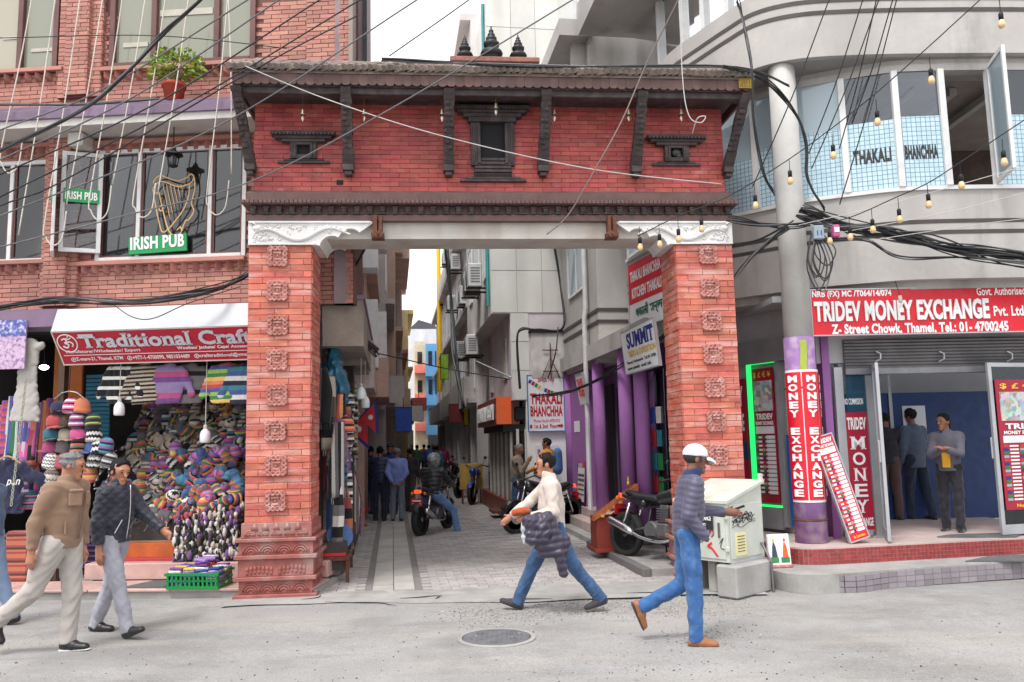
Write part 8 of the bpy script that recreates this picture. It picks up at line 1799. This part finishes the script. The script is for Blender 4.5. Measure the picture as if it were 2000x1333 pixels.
# ================================================================== CABLES
m_cab1 = mat('cable_black', (.018, .018, .022), .6, var=.2); m_cab2 = mat('cable_grey', (.12, .12, .125), .6, var=.2); m_cabw = mat('cable_pale', (.5, .49, .47), .6, var=.1)
def PD_(p): return tuple(atY(p[0], p[1], p[2]))
def cable(lab, pts, r=.010, m=None, grp='overhead cables', n=7, name='cable', strands=1, spread=.03, seed=0):
    rnd = random.Random(seed + int(pts[0][0])); W_ = [Vector(PD_(p)) for p in pts]
    out_ = lambda p: p[0] < 0 or p[0] > 2000 or p[1] < 0
    if out_(pts[0]): W_.insert(0, W_[0] + (W_[0] - W_[1]).normalized() * 3)
    if out_(pts[-1]): W_.append(W_[-1] + (W_[-1] - W_[-2]).normalized() * 3)
    P0 = smoothpts(W_, n)
    if strands == 1: o = MB().tube(P0, r, 6).build(name, m or m_cab1, None, True); tag(o, lab, 'cable', grp); return o
    t = thing('cable_bundle', lab, 'cable', tuple(P0[0]), 0, grp); b0 = P0[0]
    for s_ in range(strands):
        ph, am = rnd.uniform(0, 6), rnd.uniform(.2, 1) * spread; fr = rnd.uniform(.15, .4); Q = [(p.x - b0.x + am * .5 * math.sin(ph + i * fr * .7), p.y - b0.y + am * math.cos(ph * 2 + i * fr), p.z - b0.z + am * math.sin(ph + i * fr)) for i, p in enumerate(P0)]
        MB().tube(Q, r * rnd.uniform(.7, 1.15), 5).build('strand', rnd.choice((m_cab1, m_cab1, m_cab1, m_cab2)), t, True)
    return t
cable('thick black cable bundle sweeping from left edge up across the brick building', [(-20, 305, 8.8), (150, 222, 8.4), (240, 150, 8.2), (320, 65, 8.0), (410, -20, 7.8)], .013, strands=6, spread=.028)
LN = [((-20, 395, 9), (360, 205, 9), (720, -10, 9)), ((-20, 430, 9), (420, 250, 9), (830, -10, 9)), ((-20, 350, 9), (300, 205, 8.8), (640, -10, 8.6)), ((-20, 322, 9), (260, 190, 8.8), (560, -10, 8.6)), ((-20, 410, 9.1), (130, 350, 9.1), (490, 140, 9), (700, 30, 9)), ((-20, 262, 9), (200, 175, 8.8), (500, -10, 8.5)), ((-20, 75, 9.2), (300, 70, 9.2), (560, 95, 9.2))]
NM = ['uppermost', 'second', 'third', 'fourth', 'fifth', 'sixth', 'nearly level']
for k, q in enumerate(LN): cable('%s thin black cable slanting across the upper left facade' % NM[k], q, .009 if k != 6 else .006, m_cab1 if k % 2 == 0 else m_cab2, 'thin cables over the left facade')
cable('pale cable rising from the left facade across the gate wall to the upper right', [(-20, 488, 8.8), (250, 420, 8.8), (490, 355, 8.7), (760, 215, 8.5), (1110, 5, 8.2), (1150, -20, 8.2)], .008, m_cab2); cable('pale cable crossing the gate wall from upper left to lower right', [(480, 130, 8.9), (640, 195, 8.9), (860, 265, 8.9), (1150, 330, 9.1), (1410, 360, 9.3)], .006, m_cabw)
cable('kinked brown cable falling from the sky across the third strut to the lintel', [(1330, -10, 8.6), (1265, 120, 8.9), (1215, 235, 8.9), (1160, 335, 8.9), (1110, 420, 9.1), (1068, 458, 9.2)], .008, mat('cable_brown', (.2, .15, .13), .6)); cable('thin black wire across the top of the sky gap', [(760, 110, 9.2), (860, 40, 9.1), (930, -10, 9.0)], .007)
cable('dark twisted cable lying along the gate roof tiles', [(745, 118, 9.2), (860, 122, 9.2), (1000, 128, 9.25), (1200, 130, 9.35), (1440, 135, 9.5), (1540, 168, 9.7)], .011, strands=4, spread=.02)
cable('white wire dangling with a loop over the small right window', [(1327, -20, 9.0), (1333, 150, 9.0), (1345, 225, 9.0), (1368, 240, 9.0), (1378, 228, 9.0), (1362, 232, 9.0), (1352, 262, 9.2)], .006, m_cabw)
cable('black cable bundle running along the bricks above the craft sign', [(-20, 606, 9.6), (120, 585, 9.6), (260, 592, 9.55), (400, 570, 9.8), (470, 540, 10.1), (560, 480, 10.4)], .010, strands=11, spread=.05); cable('thin cable looping down in front of the white awning', [(225, 598, 9.5), (260, 620, 9.45), (300, 622, 9.45), (370, 592, 9.5), (470, 560, 9.5)], .006); cable('cable along the upper brick course above the lilac ledge', [(-20, 205, 9.9), (140, 205, 9.9), (310, 193, 9.9)], .012, strands=3, spread=.02)
# right side tangle
cable('heavy cable bundle from the round column to the right edge', [(1560, 415, 9.9), (1640, 440, 9.8), (1740, 455, 9.7), (1860, 485, 9.6), (2030, 512, 9.5)], .011, strands=20, spread=.085); cable('sagging cable bundle under the heavy bundle on the right', [(1600, 470, 9.8), (1690, 470, 9.75), (1760, 502, 9.7), (1880, 505, 9.65), (2030, 518, 9.6)], .009, strands=4, spread=.03)
cable('cables linking the gate cornice to the round column', [(1420, 428, 9.5), (1500, 440, 9.7), (1580, 440, 9.85)], .009, strands=6, spread=.04); cable('black cable bundle dropping from the roof corner past the gate eave', [(1440, 0, 9.4), (1452, 40, 9.4), (1468, 130, 9.4), (1470, 230, 9.45), (1488, 330, 9.6), (1512, 378, 9.8)], .009, strands=6, spread=.03); cable('second cable bundle curving from the gate eave round the column', [(1410, 132, 9.4), (1490, 155, 9.6), (1550, 215, 9.75), (1575, 280, 9.8), (1578, 350, 9.8), (1610, 410, 9.8)], .009, strands=5, spread=.025)
for k, (a, b, c_, d) in enumerate(((1625, 0, 1470, 365), (1690, 0, 1580, 300), (1715, 0, 1640, 290), (1722, 0, 1585, 330), (1748, 0, 1665, 240), (1755, 0, 1640, 400))): cable('%s of the steep thin cables over the curved windows' % ['leftmost', 'second', 'third', 'fourth', 'fifth', 'rightmost'][k], [(a, b - 15, 8.8), ((a + c_) / 2, (b + d) / 2 + 6, 9.2), (c_, d, 9.7)], .007, None, 'steep cables over the curved windows')
for k in range(7):
    rnd = random.Random(k); x0 = 1588 + rnd.uniform(-6, 12); w = rnd.uniform(14, 34); hh = rnd.uniform(60, 130); cable('coil of slack cable %s hanging on the round column' % ['outermost', 'innermost', 'longest', 'second longest', 'short', 'pale', 'low'][k], [(x0, 455, 9.75), (x0 - 8, 455 + hh * .6, 9.7), (x0 + w * .5, 455 + hh, 9.68), (x0 + w, 455 + hh * .55, 9.7), (x0 + w * .3, 460, 9.75)], .008, m_cab2 if k == 5 else m_cab1, 'cable coils on the column')
cable('dark bundle behind the gate pillar rising under the curved parapet', [(1420, 560, 10.2), (1470, 500, 10.0), (1540, 445, 9.9)], .011, strands=5, spread=.05); cable('cables from the column down to the parapet behind the gate', [(1425, 480, 10.1), (1480, 470, 10.0), (1550, 430, 9.9)], .009, strands=3, spread=.03)
for k, (px, py, w, h_, col) in enumerate(((1598, 455, .12, .17, (150, 165, 175)), (1632, 452, .08, .15, (190, 90, 140)))):
    x, y, z = atY(px, py, 9.72); t = thing('junction_box', ['pale grey junction box numbered 11 on the cable tangle', 'small pink labelled junction box beside the grey one'][k], 'box', (x, y, z)); MB().box(-w / 2, w / 2, -.04, .06, -h_ / 2, h_ / 2, .01).build('case', paint('jb%d' % k, col, var=.1), t)
    if k == 0: letter(t, '11', -.03, .03, -.04, .02, -.042, paint('num_blue', (40, 100, 180)), bold=.03)
    else: MB().box(-.03, .03, -.045, -.04, -.02, .04).build('label_plate', m_bwhite, t)
# bulbs on strings
m_bulb = mat('amber_bulb', lin((225, 190, 140)), .12, var=.1, coat=.5)
bm1 = MB().lathe([(0, -.12), (.024, -.112), (.034, -.085), (.028, -.055), (.018, -.03), (.016, -.02)], 12).mesh('glass_bulb', m_bulb, True); bm2 = MB().lathe([(.021, -.035), (.023, .03), (.014, .045), (0, .045)], 12).mesh('bulb_socket', m_blk, True)
def bulbs(lab, strpts, bl, nm):
    cable(lab, strpts, .006, None, 'bulb strings', 8)
    for k, (px, py, d) in enumerate(bl):
        x, y, z = atY(px, py - 9, d); t = thing('string_bulb', '%s clear bulb from the right on the %s' % (['first', 'second', 'third', 'fourth', 'fifth', 'sixth', 'seventh', 'eighth', 'ninth', 'tenth'][k], nm), 'bulb', (x, y, z), 0, 'bulbs on the strings'); inst('glass_bulb', bm1, t); inst('bulb_socket', bm2, t); MB().tube([(0, 0, .045), (0, 0, .17)], .004, 4).build('drop_wire', m_blk, t)
bulbs('bulb string crossing before the curved windows from upper right to the gate', [(1925, -10, 7.6), (1810, 95, 7.9), (1705, 187, 8.2), (1615, 258, 8.5), (1525, 322, 8.8), (1420, 385, 9.1), (1330, 420, 9.2), (1245, 462, 9.3)], [(1955, 42, 7.5), (1818, 152, 7.9), (1713, 234, 8.2), (1627, 300, 8.5), (1543, 350, 8.8), (1475, 398, 8.95), (1370, 444, 9.2), (1325, 464, 9.2), (1288, 474, 9.25), (1250, 480, 9.3)], 'upper bulb string')
bulbs('lower bulb string from the right edge toward the column', [(2020, 222, 7.9), (1955, 265, 8.1), (1875, 318, 8.4), (1812, 358, 8.6), (1752, 385, 8.9), (1660, 425, 9.3), (1590, 440, 9.6)], [(1960, 312, 8.1), (1877, 358, 8.4), (1813, 396, 8.6), (1756, 425, 8.9), (1704, 445, 9.1), (1660, 460, 9.3), (1620, 468, 9.5)], 'lower bulb string')
for k, q in enumerate(([(1560, 440, 9.6), (1750, 395, 9.2), (2020, 320, 8.8)], [(1640, 455, 9.6), (1850, 415, 9.2), (2020, 372, 9.0)], [(1700, 470, 9.6), (1900, 440, 9.3), (2020, 425, 9.1)])): cable('%s thin white fairy light wire over the parapet band' % ['upper', 'middle', 'lower'][k], q, .004, m_cabw, 'fairy light wires')
# alley cables
cable('tangled cable bundle bridging from the gate pillar into the left alley wall', [(615, 560, 10.6), (650, 590, 11.2), (690, 650, 12), (735, 690, 13.5)], .012, strands=12, spread=.12); cable('cable bundle rising from the left balcony to the lintel', [(660, 590, 11), (690, 530, 10.8), (720, 470, 10.2)], .012, strands=6, spread=.05); cable('black cables falling behind the left gate pillar', [(622, 520, 10.6), (628, 600, 10.7), (622, 700, 10.6)], .012, strands=6, spread=.06)
cable('black cable spanning the alley above the crowd', [(690, 680, 16), (780, 700, 17.5), (880, 722, 18.5), (1000, 742, 17.5)], .014); cable('cable bundle along the purple shopfront', [(1040, 775, 16.5), (1110, 765, 15), (1180, 735, 13.5), (1250, 690, 12.2), (1320, 640, 11)], .012, strands=5, spread=.04); cable('cable stapled over the white building corner', [(1078, 455, 16.8), (1095, 560, 16.8), (1100, 640, 16.8), (1050, 645, 16.8), (1020, 642, 16.8), (1010, 665, 16.8), (1016, 760, 16.8)], .02, strands=3, spread=.02); cable('cable run down the grey upper storeys', [(1090, 640, 15.5), (1085, 690, 15.3), (1070, 740, 15.8)], .012); cable('cable bundle along the grimy right wall deep in the alley', [(870, 480, 24), (880, 600, 24), (890, 700, 22), (905, 800, 21)], .03, strands=5, spread=.15); cable('slanting conduit arm on the mauve wall', [(930, 706, 18.5), (965, 722, 17.6), (998, 738, 17)], .018, m_alu)
blp = thing('blue_tarpaulin', 'crumpled blue plastic sheet hung under the left balcony', 'tarpaulin', AW(-1.95, 1.55, 2.35), A.yaw); K = Blob(); K.cap(vec(0, 0, .5), vec(.2, .3, .1), .16, .18, flat=[(vec(1, 0, 0), .5)]); K.cap(vec(-.05, .1, .3), vec(.05, .5, .0), .15, .1); inst('sheet', K.mesh('sheet', mat('blue_plastic', lin((50, 105, 135)), .25, var=.3, vscale=6), .02, .03, folds(.025, 4, 1.2)), blp)
bulb_lamp(AW(-1.62, 2.3, 2.45), .5, 'white bulb lamp under the left alley balcony, nearer one'); bulb_lamp(AW(-1.58, 2.9, 2.35), .6, 'white bulb lamp under the left alley balcony, farther one')
flush_texts()
